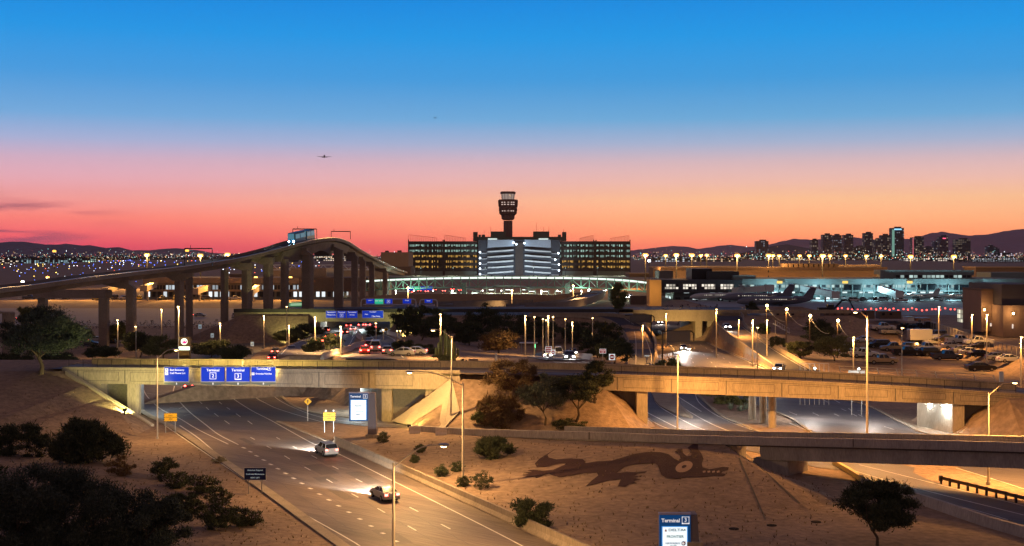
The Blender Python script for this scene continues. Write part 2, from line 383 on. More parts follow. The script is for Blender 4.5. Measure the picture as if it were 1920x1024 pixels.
tl([(95, 400, 3), (95, 421, 3)], 8); tl([(76, 440, 3), (76, 780, 3)], 40); tl([(64, 440, 0), (64, 800, 0)], 40); tl([(60, 800, 0), (500, 800, 0)], 60); tl([(76, 780, 3), (500, 780, 3)], 60); tl([(500, 440, 3), (500, 780, 3)], 60)
tl([(-60, 262, 0), (-110, 330, 0), (-80, 345, 0)], 15)
for x in (-300, -150, -60, 0, 60, 150, 300): TP.append(V((x, 70, 0))); TP.append(V((x, -60, 0)))
TP.append(V((-60, 118, 1.0))); TP.append(V((-52, 128, .7)))
for p in [(-15500, -1400), (15500, -1400), (-15500, 21500), (15500, 21500), (-3000, 3000), (3000, 3000), (-600, 600), (-600, 0), (600, 0), (0, 1200), (0, 6000)]: TP.append(V((p[0], p[1], 0)))
# remove near-duplicates, triangulate
seen = {}; pts = []
for p in TP:
    k = (round(p.x/1.2), round(p.y/1.2))
    if k in seen: continue
    seen[k] = 1; pts.append(p)
res = delaunay_2d_cdt([V((p.x, p.y)) for p in pts], [], [], 0, .001)
zs = [sum(pts[i].z for i in o)/max(1, len(o)) if o else 0 for o in res[3]]
me = bpy.data.meshes.new('ground'); me.from_pydata([(v.x, v.y, z-.06) for v, z in zip(res[0], zs)], [], [list(f) for f in res[2]])
me.materials.append(sand); ground = bpy.data.objects.new('ground', me); COL.objects.link(ground); struct(ground)
bm = bmesh.new(); bm.from_mesh(me); bmesh.ops.recalc_face_normals(bm, faces=bm.faces)
if bm.faces and sum(f.normal.z for f in bm.faces) < 0: bmesh.ops.reverse_faces(bm, faces=bm.faces)
TREE = BVHTree.FromBMesh(bm); bm.to_mesh(me); bm.free()
def gz(x, y):
    h = TREE.ray_cast(V((x, y, 200)), V((0, 0, -1)))
    return h[0].z if h[0] else -.06
def onpix(px, py, guess=0.0):
    """ground point seen at a pixel"""
    d = at(px, py, 1)-V((0, 0, H)); h = TREE.ray_cast(V((0, 0, H)), d.normalized()); return h[0]

# ---------------------------------------------------------------- roads
def road(name, A, B, m=asph, dz=0.0, step=4):
    A = smooth_path(A, 9999) if False else [V(a) for a in A]; B = [V(b) for b in B]
    def rs(X, n):
        X = smooth_path(X, .8); L_ = [0]
        for a, b in zip(X, X[1:]): L_.append(L_[-1]+(b-a).length)
        out = []; j = 0
        for i in range(n+1):
            t = L_[-1]*i/n
            while j < len(X)-2 and L_[j+1] < t: j += 1
            out.append(X[j].lerp(X[j+1], min(1, (t-L_[j])/max(1e-6, L_[j+1]-L_[j]))))
        return out
    n = 40; A, B = rs(A, n), rs(B, n)
    o = MB().ribbon(A, B, dz).build(name, m); struct(o); return o
def flat(name, poly, m, dz=0.0):
    mb = MB(); mb.add([V(p)+V((0, 0, dz)) for p in poly], [tuple(range(len(poly)))]); o = mb.build(name, m)
    if o.data.polygons[0].normal.z < 0:
        o.data.flip_normals()
    return struct(o)
# inbound main road, coming under the first overpass from the back left
mainL = [(-84, 420, 0), (-82, 350, 0), (-80, 300, 0), (-76, 262, 0), P(258, 724), P(262, 764), P(337, 806), P(411, 855), P(494, 912), P(651, 1024), (-3, 60, 0)]
mainR = [(-66, 420, 0), (-64.5, 350, 0), (-61, 300, 0), (-53, 262, 0), P(470, 726), P(483, 765), P(520, 790), P(625, 832), P(735, 879), P(900, 954), (20, 60, 0)]
mainL[-1] = P(651, 1024)+(P(651, 1024)-P(494, 912))*1.2; mainR[-1] = P(900, 954)+(P(900, 954)-P(735, 879))*2.6
road('main_road', mainL, mainR)
lpL = [(-49, 262, .004), P(486, 724, .004), P(500, 752, .004), P(545, 779, .004), P(600, 790, .004), P(700, 800, .004), P(772, 802, .004)]
lpR = [(-47.5, 262, .004), P(512, 724, .004), P(538, 755, .004), P(565, 768, .004), P(606, 778, .004), P(690, 787, .004), P(772, 790, .004)]
road('loop_road', lpL, lpR)
flat('merge_pavement', [P(466, 724, -.008), P(500, 724, -.008), P(512, 757, -.008), P(560, 781, -.008), P(600, 791, -.008), P(520, 790, -.008), P(475, 765, -.008)], asph)

for n_, c_ in {'blue': (.01, .05, .2), 'green': (.01, .2, .15), 'red': (.5, .02, .05), 'grey': (.1, .2, .3), 'violet': (.08, .03, .3), 'cyan': (.02, .3, .6)}.items(): mat('ink_'+n_, c_, .6)
# ---- right-hand roads
r1L = [(24.8, 272, 0), P(1190, 730), P(1211, 768), P(1235, 800), P(1268, 812), (27.5, 160, 0), (36, 142, 0), P(1590, 880), P(1617, 902), P(1850, 978), P(1980, 1020)]
r1R = [(30.0, 272, 0), (29.5, 240, 0), P(1302, 737), P(1348, 776), P(1391, 796), P(1470, 830), (45, 146, 0), P(1700, 880), P(1765, 908), P(1920, 950), P(2050, 985)]
r1L[1] = (21.2, 225, 0); r1L[2] = (20.6, 197, 0)
road('branch_road', r1L, r1R, asph)
r2L = [(46, 405, 0), (42, 355, 0), (39.5, 313, 0), (33.4, 270, 0), (33.5, 235, 0), P(1457, 774), P(1520, 809), (50, 152, 0), P(1792, 876), P(1920, 915), P(2050, 955)]
r2R = [(56.6, 405, 0), (53.6, 351, 0), (53.4, 289, 0), (53.3, 260, 0), (53.4, 220, 0), P(1628, 761), P(1695, 794), P(1772, 821), (72, 142, 0), (84, 126, 0), (95, 112, 0)]
road('outbound_road', r2L, r2R, asph)
road('left_ramp_road', lr_l, lr_r, asphd, .0)
road('right_ramp_road', rr_l, rr_r, asphd, .0)
# slip roads on the centre fill
road('slip_road', [V((x, y, midz(x, y)+.02)) for x, y in ((-41, 222), (-46, 262), (-50, 310), (-52, 352))], [V((x, y, midz(x, y)+.02)) for x, y in ((-31, 222), (-33, 262), (-38, 310), (-42, 352))], asph)
road('slip_road', [V((x, y, midz(x, y)+.02)) for x, y in ((-29, 210), (-29, 240), (-33, 300), (-40, 352))], [V((x, y, midz(x, y)+.02)) for x, y in ((-17, 209), (-21, 240), (-27, 300), (-35, 352))], asph)
road('slip_road', [V((x, y, midz(x, y)+.05)) for x, y in ((5, 207), (3, 240), (4, 275), (10, 325))], [V((x, y, midz(x, y)+.05)) for x, y in ((12, 207), (11, 240), (12, 275), (16, 325))], asph)
flat('portal_road', [(-54, 352, 1.95), (-34, 352, 1.95), (-30, 640, 1.9), (-50, 640, 1.9)], asph)
# cross road carried by the first overpass
def yn(x): return 181.05-.163*x
ZC = [(-300, 7.0), (-67, 7.05), (-7.6, 7.4), (13, 7.25), (38, 6.75), (53, 6.2), (68, 5.4), (140, 4.7), (300, 4.6)]
def zc(x):
    for (a, za), (b, zb) in zip(ZC, ZC[1:]):
        if x <= b: return za+(zb-za)*(x-a)/(b-a)
    return ZC[-1][1]
def cr(x, off, dz=0.0): return V((x+off*.16, yn(x)+off*.987, zc(x)+dz))
XS = [-300, -200, -120]+list(range(-100, 150, 6))+[200, 300]
flatx = MB().ribbon([cr(x, 9.3, -.22) for x in XS], [cr(x, .6, -.22) for x in XS]); struct(flatx.build('cross_road', asph))
# shoulders of earth where the cross road is at grade
sh = MB().ribbon([cr(x, 13, -.30) for x in XS if -12 <= x <= 13], [cr(x, -.4, -.30) for x in XS if -12 <= x <= 13]); struct(sh.build('road_shoulder', sand))
# aprons, taxiway, lot, yard
flat('left_apron', [(-420, 425, .02), (-75, 425, .02), (-75, 575, .02), (-420, 575, .02)], apronm)
flat('taxiway', [(-72, 362, 7.0), (75, 362, 7.0), (75, 417, 7.0), (-72, 417, 7.0)], asphd)
flat('right_apron', [(80, 446, 3.0), (480, 446, 3.0), (480, 640, 3.0), (80, 640, 3.0)], mat('blue_apron', (.26, .28, .29), .7, var=.2, vs=.06))
flat('parking_lot', [(69, 258, .0), (96, 258, .0), (105, 309, .0), (116, 375, .0), (78, 375, .0)], mat('gravel_lot', (.15, .12, .105), .9, var=.25, vs=.15, bump=.3, bs=4))
flat('construction_yard', [(66, 258, .1), (69, 258, .1), (77, 372, .1), (74, 372, .1)], sand)

# the older, browner pavement nearer the viewer, its seams and patches
worn = mat('worn_asphalt', (.155, .125, .105), .62, var=.5, vs=.32, bump=.15, bs=8, spec=.35, stretch=(.06, 1, 1), rot=R(139))
def ycut(X, y0):
    X = smooth_path([V(q) for q in X], 2); out = [p for p in X if p.y < y0]; return out
def xin(X, y):
    for a, b in zip(X, X[1:]):
        if (a.y-y)*(b.y-y) <= 0 and a.y != b.y: return a.x+(b.x-a.x)*(y-a.y)/(b.y-a.y)
XL, XR = smooth_path([V(q) for q in mainL], 2), smooth_path([V(q) for q in mainR], 2)
yy_ = [175.5-k*3 for k in range(30)]; A_ = [V((xin(XL, y)+.1, y, .004)) for y in yy_ if xin(XL, y) is not None and xin(XR, y) is not None]; B_ = [V((xin(XR, y)-.1, y, .004)) for y in yy_ if xin(XL, y) is not None and xin(XR, y) is not None]
struct(MB().ribbon(A_, B_).build('worn_pavement', worn))
seal = mat('crack_seal', (.03, .028, .03), .45); r_ = random.Random(21); mb = MB()
for t_ in (.13, .29, .44, .58, .72, .9):
    y0 = r_.uniform(150, 172); y1 = y0-r_.uniform(20, 55); pp = []
    y = y0
    while y > max(y1, 92): pp.append(V((xin(XL, y)*(1-t_)+xin(XR, y)*t_+r_.uniform(-.10, .10), y, .008))); y -= 1.1
    if len(pp) > 3: mb.line(pp, .06)
for k in range(9):
    y = r_.uniform(100, 172); t0 = r_.uniform(0, .6); t1 = t0+r_.uniform(.12, .4); pp = []
    for j in range(14): t_ = t0+(t1-t0)*j/13; pp.append(V((xin(XL, y)*(1-t_)+xin(XR, y)*t_, y+r_.uniform(-.12, .12)+(t_-t0)*4, .008)))
    mb.line(pp, .05)
struct(mb.build('crack_sealing', seal)); mb = MB()
for k in range(7):
    y = r_.uniform(104, 168); t_ = r_.uniform(.1, .85); l_ = r_.uniform(3, 9); d0 = (V((xin(XL, y-l_)*(1-t_)+xin(XR, y-l_)*t_, y-l_, .006))); c0 = V((xin(XL, y)*(1-t_)+xin(XR, y)*t_, y, .006)); mb.line([c0, d0], r_.uniform(.8, 2.2))
struct(mb.build('asphalt_patch', mat('patch_asphalt', (.11, .095, .085), .65, var=.3, vs=.5)))
mb = MB(); 
for y in (175.6,): mb.line([V((xin(XL, y), y, .009)), V((xin(XR, y), y, .009))], .12)
struct(mb.build('pavement_joint', seal))
# ---------------------------------------------------------------- painted markings
def marking(name, lines, m=paint): 
    mb = MB()
    for l in lines:
        w_ = l[0]; pts = smooth_path([P(*q) if len(q) == 2 else V(q) for q in l[1:]], 2)
        mb.line(pts, w_, .012)
    o = mb.build(name, m); struct(o); return o
marking('edge_marking', [
    (.16, (267, 724), (275, 742), (300, 766), (337, 785), (372, 806), (428, 833)),
    (.16, (327, 724), (325, 740), (340, 757), (357, 774), (385, 796), (410, 815), (447, 834)),
    (.15, (427, 724), (430, 741), (467, 767), (511, 790), (587, 832), (634, 851), (735, 901), (900, 983), (1010, 1040)),
    (.15, (675, 1024), (640, 1003), (494, 921), (411, 867), (337, 817), (262, 766)),
    (.14, (470, 726), (478, 744), (500, 757), (519, 766), (560, 779), (606, 792)),
    (.12, (500, 726), (516, 745), (545, 762), (600, 782), (680, 793), (770, 797)),
    (.10, (272, 737), (298, 740), (325, 737)), (.10, (290, 756), (318, 757), (338, 751)), (.10, (318, 764), (335, 767), (345, 762)), (.10, (345, 779), (357, 777)),
    (.18, (337, 798), (371, 821), (411, 855))])
mb = MB()
def dashes(mb, pts, w_, ln, dz=.014):
    for a, b in pts:
        a, b = P(*a), P(*b); mb.line([a, b], w_, dz)
c6 = lambda x, y: (240+x/3.692, 660+y/3.692)
c2 = lambda x, y: (380+x/3.692, 760+y/3.692)
dashes(mb, [(c6(*a), c6(*b)) for a, b in [((455, 300), (468, 320)), ((495, 343), (513, 360)), ((540, 383), (560, 401)), ((597, 425), (625, 447)), ((668, 475), (703, 500)), ((847, 591), (877, 607)), ((588, 306), (603, 322)), ((630, 346), (650, 362)), ((684, 385), (706, 399)), ((748, 427), (778, 450)), ((828, 477), (860, 500)), ((1027, 592), (1052, 606)), ((962, 652), (992, 668)), ((1140, 654), (1170, 668)), ((572, 245), (575, 262)), ((440, 262), (446, 280))]]+
    [(c2(*a), c2(*b)) for a, b in [((566, 350), (604, 374)), ((705, 428), (746, 450)), ((857, 512), (900, 537)), ((1030, 612), (1078, 638)), ((1210, 714), (1262, 744)), ((1420, 835), (1478, 868)), ((755, 349), (792, 368)), ((898, 422), (940, 443)), ((1060, 510), (1104, 532)), ((1432, 706), (1492, 737)), ((1650, 824), (1714, 857)), ((444, 284), (474, 300))]], .13, 3)
for x, y in [(285, 295), (330, 322), (374, 351), (423, 380), (471, 410), (521, 440), (575, 472), (630, 506), (687, 541), (746, 577), (809, 616), (874, 656), (941, 697), (1012, 741), (1088, 788), (1166, 837), (1248, 887), (1340, 942)]:
    p, q = P(*c2(x-12, y-4)), P(*c2(x+12, y+4)); mb.line([p, q], .32, .014)
struct(mb.build('lane_marking', paint))
c4 = lambda x, y: (1120+x/4.655, 680+y/4.655)
c5 = lambda x, y: (1480+x/2.977, 680+y/2.977)
c7 = lambda x, y: (1150+x/5.486, 560+y/5.486)
marking('branch_marking', [
    (.16, c4(425, 430), c4(600, 520), c4(790, 612)), (.14, c4(425, 475), c4(540, 545), c4(690, 602)),
    (.16, c4(485, 258), c4(505, 335), c4(560, 395), c4(690, 472), c4(860, 560), c4(1025, 618)),
    (.16, c4(668, 262), c4(715, 362), c4(860, 462), c4(1040, 555), c4(1225, 622)),
    (.14, c4(850, 262), c4(885, 345), c4(990, 430), c4(1120, 500), c4(1270, 560), c4(1480, 625)),
    (.16, (29, 196, 0), (28.4, 210, 0), (26.4, 255, 0)), (.16, (1591, 880), (1700, 911), (1920, 966)), (.13, (1618, 901), (1740, 935), (1833, 958), (1890, 975)),
    (.12, c5(390, 570), c5(640, 632), c5(850, 685), c5(1310, 800)), (.12, (32.5, 340, 3.9), (30.8, 318, 2.1), (26.5, 274, .2)),
    (.12, (31, 352, 6.5), (34.3, 340, 3.9), (32.3, 298, 1.2), (29.6, 273, .2))])
marking('outbound_marking', [
    (.14, c5(0, 338), c5(90, 375), c5(170, 402)), (.14, c5(930, 588), c5(1120, 645), c5(1310, 705)),
    (.14, (34.2, 268, 0), (40.2, 313, 0), (42.6, 350, 0)), (.14, (53.0, 262, 0), (53.1, 290, 0), (53.2, 350, 0)), (.14, (55.3, 262, .45), (55.2, 303, 2.5), (55.4, 338, 4.9)), (.14, (60.4, 262, .45), (60.4, 303, 2.5), (60.9, 338, 4.9))])
mb = MB()
for (x0, y0), (x1, y1) in [(c5(178, 200), c5(215, 222)), (c5(245, 204), c5(282, 226)), (c5(290, 258), c5(318, 270)), (c5(330, 256), c5(350, 270)), (c5(0, 275), c5(42, 292)), (c5(130, 280), c5(165, 296)), (c5(250, 286), c5(278, 299)), (c5(350, 286), c5(378, 300)), (c5(385, 290), c5(408, 301)), (c5(530, 357), c5(585, 374)), (c5(380, 268), c5(430, 272))]: mb.line([P(x0, y0), P(x1, y1)], .14, .014)
for lane in (.27, .5, .73):
    for y in range(196, 345, 11):
        def ed(X, y):
            for a, b in zip(X, X[1:]):
                a, b = V(a), V(b)
                if (a.y-y)*(b.y-y) <= 0: return a.lerp(b, (y-a.y)/(b.y-a.y))
        a0, a1 = ed(r2L, y), ed(r2L, y+3); b0, b1 = ed(r2R, y), ed(r2R, y+3)
        if y > 212: mb.line([a0.lerp(b0, lane), a1.lerp(b1, lane)], .13, .014)
struct(mb.build('lane_marking', paint))
mb = MB()   # slip road lines
def gl(pts, w_=.14, up=.06):
    out = []
    for p in smooth_path([V((x, y, 0)) for x, y in pts], 2): out.append(V((p.x, p.y, midz(p.x, p.y)+up)))
    mb.line(out, w_)
gl([(-40.4, 224), (-45.4, 262), (-49.4, 310), (-51.4, 350)]); gl([(-31.6, 224), (-33.6, 262), (-38.6, 310), (-42.5, 350)])
gl([(-28.3, 212), (-28.4, 240), (-32.4, 300), (-39.5, 350)]); gl([(-18, 212), (-21.6, 240), (-27.6, 300), (-35.5, 350)])
for k in range(11):
    y = 226+k*11; t = (y-222)/130
    gl([(-38-9*t+.5, y), (-38.3-9*t, y+3)]); gl([(-34.6-9*t, y), (-34.8-9*t, y+3)]); gl([(-25-10*t, y), (-25.2-10*t, y+3)]); gl([(-21.6-10*t, y), (-21.8-10*t, y+3)])
for x0 in (5.3, 11.7, 8.4): gl([(x0, 208), (x0-1, 240), (x0-.5, 275), (x0+4, 322)], .12, .08)
mb.line([cr(x, 1.3, -.2) for x in XS], .14); mb.line([cr(x, 8.7, -.2) for x in XS], .14)
struct(mb.build('lane_marking', paint))
mb = MB()
for x in XS:
    pass
mb.line([cr(x, 5.1, -.2) for x in XS], .12); mb.line([cr(x, 4.8, -.2) for x in XS], .12); struct(mb.build('centre_marking', painty))

# ---------------------------------------------------------------- kerbs, barriers
def sweepobj(name, path, prof, m, label=None, cat=None, parent=None, kind=None, group=None, step=3):
    mb = MB(); mb.sweep(smooth_path(path, step) if len(path) > 2 else path, prof); o = mb.build(name, m, parent)
    tag(o, label, cat, group, kind); return o
KERB = [(-.25, -.1), (-.25, .14), (.25, .14), (.25, -.1)]
def sidek(path, off): return [p for p in offset([V(q) for q in path], off)]
struct(sweepobj('kerb', [(-76.5, 262, 0), P(256, 724), P(262, 764), P(337, 806), P(411, 855), P(494, 912), P(651, 1024), mainL[-1]], [(-.9, -.1), (-.9, .13), (.12, .13), (.12, -.1)], conc))
struct(sweepobj('kerb', sidek(lpR, .2), KERB, conc))
struct(sweepobj('kerb', [P(520, 791), P(575, 812), P(622, 831)], KERB, conc))
struct(sweepobj('kerb', r1R[1:6], KERB, conc)); struct(sweepobj('kerb', [V(p) for p in r2R[4:9]], KERB, conc)); struct(sweepobj('kerb', [V(p) for p in r2L[3:7]], KERB, conc))
struct(sweepobj('kerb', [P(1224, 737), P(1240, 762), P(1296, 784), P(1272, 758), P(1263, 737)], KERB, conc))
flat('traffic_island', [P(1226, 735, .1), P(1232, 752, .1), P(1250, 768, .1), P(1294, 783, .1), P(1270, 757, .1), P(1262, 735, .1)], conc)
struct(sweepobj('kerb', [(53.75, 262, 0), (53.75, 300, 0), (53.8, 352, 0)], KERB, conc))
JERSEY = [(-.3, -.1), (-.3, .1), (-.12, .45), (-.1, .95), (.1, .95), (.12, .45), (.3, .1), (.3, -.1)]
sweepobj('concrete_barrier', [P(628, 832), P(735, 879), P(900, 954), mainR[-1]], [(-.35, -.1), (-.35, .15), (-.14, .5), (-.12, 1.0), (.12, 1.0), (.14, .5), (.3, .1), (.3, -.1)], conc, 'long pale concrete barrier running along the right edge of the wide road in front', 'barrier')
sweepobj('concrete_barrier', [P(1618, 913), P(1740, 948), P(1850, 985), P(2000, 1028)], [(-.4, -.1), (-.3, .9), (.1, .9), (.1, -.1)], concg, 'low grey concrete wall at the lower right edge of the road below the elevated ramp', 'barrier')
sweepobj('retaining_wall', [P(1564, 871), P(1592, 886), P(1618, 903)], [(-.2, -.1), (-.2, .5), (.2, .5), (.2, -.1)], painty, 'short yellow-topped retaining wall where the road comes out under the ramp', 'wall')
sweepobj('retaining_wall', [V((p[0]-.15, p[1], p[2])) for p in [(54.6, 262, .9), (54.6, 303, 3.3), (54.8, 338, 5.7), (56.4, 352, 7.8)]], [(-.2, -4), (-.2, 0), (.2, 0), (.2, -4)], conc, 'concrete retaining wall under the ramp that climbs beside the outbound road', 'wall')
sweepobj('ramp_barrier', [V(p)+V((.3, 0, 0)) for p in rr_r], JERSEY, conc, 'concrete barrier on the sand side of the ramp right of the outbound road', 'barrier')
sweepobj('ramp_barrier', [V(p)+V((.5, 0, 0)) for p in lr_r], [(-.3, -5), (-.3, .9), (.3, .9), (.3, -5)], conc, 'tall yellow-lit barrier wall on the curved ramp left of the outbound road', 'barrier')
sweepobj('ramp_barrier', [V(p)+V((-.4, 0, 0)) for p in lr_l], JERSEY, conc, 'pale curved barrier on the far left side of the curved ramp', 'barrier')
for pts, lab in (([(-31.0, 209), (-31.0, 222), (-30.5, 240), (-31.5, 256), (-30.5, 272)], 'winding red-lit barrier between the two slip roads behind the overpass'), ([(-35, 300), (-40, 330), (-42, 352)], 'striped barrier near the far portal between two queues of cars'), ([(-26.4, 305), (-29, 325), (-34, 350)], 'pale barrier along the outer edge of the right slip road'), ([(13.0, 208), (13.5, 225), (13, 245), (11.5, 258)], 'curved pale barrier right of the road with the headlights')):
    pp = [V((x, y, midz(x, y))) for x, y in pts]; sweepobj('road_barrier', pp, JERSEY, mat('pale_barrier', (.55, .48, .42), .8, var=.2, vs=2), lab, 'barrier')

# ---------------------------------------------------------------- overpasses
def thing(name, label, cat, group=None, loc=(0, 0, 0)): return empty(name, loc, 0, label, cat, group)
jointm = mat('joint_shadow_gap', (.10, .09, .08), .9)
def overpass(label, x0, x1, xs0, xs1, soff):
    """girder between x0 and x1, far barrier between xs0 and xs1"""
    t = thing('overpass_bridge', label, 'bridge')
    n = max(2, int((x1-x0)/5)); xs = [x0+(x1-x0)*i/n for i in range(n+1)]
    mb = MB(); vs = []; fs = []
    for i, x in enumerate(xs):
        s = soff(x)
        for (o, z) in ((0, zc(x)), (0, s), (9.6, s), (9.6, zc(x)-.24), (.5, zc(x)-.24), (.5, zc(x))): p = cr(x, o); vs.append((p.x, p.y, z))
    for i in range(n):
        for k in range(6): fs.append((i*6+k, (i+1)*6+k, (i+1)*6+(k+1) % 6, i*6+(k+1) % 6))
    fs += [tuple(range(6)), tuple(range(n*6, n*6+6))]; mb.add(vs, fs); mb.build('girder', conc, t)
    m2 = MB(); ys = [x for x in XS if xs0 < x < xs1]; ys = [xs0]+ys+[xs1]
    m2.sweep([cr(x, 9.4) for x in ys], [(-.2, -.6), (-.2, .72), (.2, .72), (.2, -.6)]); m2.build('parapet', conc, t)
    jb = MB()   # coping line and panel joints on the near face
    k = 0; x = x0+2.5
    while x < x1-7:
        a = cr(x, -.015, -.25); b = V((a.x, a.y, soff(x)+.1)); jb.bar(a, b, .12, .03)
        for f_ in (.9, 6.4): c1 = cr(x+f_, -.015, -.55); c2 = V((c1.x, c1.y, soff(x)+.45)); jb.bar(c1, c2, .05, .02)
        jb.bar(cr(x+.9, -.015, -.55), cr(x+6.4, -.015, -.55), .02, .05); e1, e2 = cr(x+.9, -.015), cr(x+6.4, -.015); jb.bar((e1.x, e1.y, soff(x)+.45), (e2.x, e2.y, soff(x)+.45), .02, .05); x += 7.4
    x = x0+3.5
    for a, b in zip(xs, xs[1:]): jb.bar(cr(a, -.012, -.32), cr(b, -.012, -.32), .02, .05)
    jb.build('panel_joint', jointm, t)
    cp = MB(); cp.sweep([cr(x, .1) for x in xs], [(-.2, -.02), (-.2, .14), (.25, .14), (.25, -.02)]); cp.build('coping', conc, t)
    return t
br = overpass('long concrete overpass with four blue lane signs hanging on its side', -67.5, -7.4, -67.5, 13, lambda x: 4.78)
br2 = overpass('concrete overpass on round columns over the outbound roads at right', 12.2, 69, 13, 69, lambda x: 5.1-(x-12)*.0235)
def yb(x, d=0): return yn(x)+d
def wallbox(par, name, pl, z0, z1, m=conc):
    mb = MB(); mb.prism([V((x, y, z0)) for x, y in pl], (0, 0, z1-z0)); return mb.build(name, m, par)
# left abutment
wallbox(br, 'abutment', [(-67.5, yb(-67.5, .3)), (-61.5, yb(-61.5, .3)), (-61.5, yb(-61.5, 9.4)), (-67.5, yb(-67.5, 9.4))], -.5, 4.77)
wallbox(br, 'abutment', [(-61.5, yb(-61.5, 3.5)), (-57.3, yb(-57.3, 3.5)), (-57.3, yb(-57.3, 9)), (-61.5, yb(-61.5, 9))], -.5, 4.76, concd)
mb = MB(); y = yb(-56.4, .4)
mb.prism([V((-57.3, y, -.3)), V((-56.0, y, -.3)), V((-55.6, y+.3, -.3)), V((-55.5, y+.9, -.3)), V((-57.8, y+9, -.3)), V((-59.4, y+9, -.3))], (0, 0, 5.07)); mb.build('pier', conc, br)
mb = MB(); mb.sweep([V((-65.6, 188.6, 6.75)), V((-50.3, 179.0, .12))], [(-.3, -.4), (-.3, .16), (.35, .16), (.35, -.4)]); mb.build('slope_kerb', MATS['slope_paving'] if 'slope_paving' in MATS else mat('slope_paving', (.42, .37, .28), .85, var=.12, vs=.3, bump=.1), br)
# right abutment of the left bridge, skewed along the road
wallbox(br, 'abutment', [(-18.8, yb(-18.8, .5)), (-17.3, yb(-17.3, .3)), (-17.3, yb(-17.3, 9)), (-23.0, yb(-23, 9.2))], -.5, 4.77)
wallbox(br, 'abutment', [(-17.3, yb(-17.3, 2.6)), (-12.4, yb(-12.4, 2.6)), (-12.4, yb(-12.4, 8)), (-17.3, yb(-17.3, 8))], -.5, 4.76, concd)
wallbox(br, 'abutment', [(-12.4, yb(-12.4, .3)), (-7.5, yb(-7.5, .3)), (-7.5, yb(-7.5, 9)), (-12.4, yb(-12.4, 9))], 1, 4.77)
mb = MB()
pv = [V((-8.6, 182.0, 6.4)), V((-7.2, 176.6, 2.35)), V((-9.1, 173.9, .5)), V((-15.4, 180.6, .1)), V((-17.2, 183.4, .15)), V((-12.6, 182.9, 3.2))]
mb.prism(pv, (0, -.1, .12)); mb.build('slope_paving', mat('slope_paving', (.42, .37, .28), .85, var=.12, vs=.3, bump=.1), br)
# left abutment of the right bridge
wallbox(br2, 'abutment', [(12.3, yb(12.3, .3)), (13.7, yb(13.7, .3)), (13.7, yb(13.7, 9)), (12.3, yb(12.3, 9))], .5, 5.0)
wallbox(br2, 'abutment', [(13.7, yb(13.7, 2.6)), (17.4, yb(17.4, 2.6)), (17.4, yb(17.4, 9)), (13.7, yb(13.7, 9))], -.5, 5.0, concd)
wallbox(br2, 'pier', [(17.4, yb(17.4, .35)), (18.9, yb(18.9, .35)), (19.3, yb(18.9, 9)), (17.4, yb(17.4, 9))], -.5, 4.97)
for px, Y in ((1448, 178.6), (1431, 183), (1410.5, 187)):
    c = at(px, 500, Y); mb = MB(); mb.lathe([(.62, -.2), (.55, 0.1), (.55, 4.0), (.75, 4.55)], 20, (c.x, c.y, 0)); mb.build('column', conc, br2, True)
wallbox(br2, 'abutment', [(57.2, yb(57, 9)), (59.2, yb(59, .6)), (60.6, yb(60.6, .3)), (60.6, yb(60.6, 9))], -.5, 3.98)
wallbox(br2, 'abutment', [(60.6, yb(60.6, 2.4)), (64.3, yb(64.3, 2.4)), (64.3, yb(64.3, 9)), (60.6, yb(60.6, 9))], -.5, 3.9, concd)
wallbox(br2, 'abutment', [(64.3, yb(64.3, .3)), (69, yb(69, .3)), (69, yb(69, 9)), (64.3, yb(64.3, 9))], .5, 3.85)
mb = MB(); mb.prism([V((59.6, 171.0, .1)), V((65.3, 169.2, 4.75)), V((66.1, 166.0, 2.3)), V((65.3, 164.3, .1))], (0, -.12, .12)); mb.build('slope_paving', MATS['slope_paving'], br2)

# railings on the overpasses
def railing(label, x0, x1, sp=2.25, h=1.15, off=.15, par=None):
    t = thing('chain_link_railing', label, 'railing'); p0 = None; x = x0; me = MB().box((0, 0, h/2), (.06, .06, h)).mesh('post', steeld)
    a = MB(); xs = []
    while x <= x1:
        o = bpy.data.objects.new('post', me); COL.objects.link(o); o.parent = t; o.location = cr(x, off, .14); xs.append(x); x += sp
    for hh in (h-.03, .35):
        for p, q in zip(xs, xs[1:]): a.bar(cr(p, off, .14+hh), cr(q, off, .14+hh), .04)
    a.build('rail', steeld, t)
railing('thin dark railing along the near edge of the overpass with the blue signs', -66.5, -8.5)
railing('thin dark railing along the near edge of the overpass on round columns', 13, 68)
# tubular fence behind the right bridge
t = thing('pipe_fence', 'pale leaning pipe fence on the far side of the overpass near the parking lot', 'fence')
me_ = MB().bar((0, 0, 0), (-.25, .2, .95), .1).mesh('post', galv)
xs = [45.5+2.6*i for i in range(9)]
for x in xs:
    o = bpy.data.objects.new('post', me_); COL.objects.link(o); o.parent = t; o.location = cr(x, 9.4, .72)
a = MB()
for hh, q in ((.9, 1), (.5, .5)):
    for p, r_ in zip(xs, xs[1:]): a.bar(cr(p, 9.4, .72+hh)+V((-.25*q, .2*q, 0)), cr(r_, 9.4, .72+hh)+V((-.25*q, .2*q, 0)), .06)
a.build('rail', galv, t)

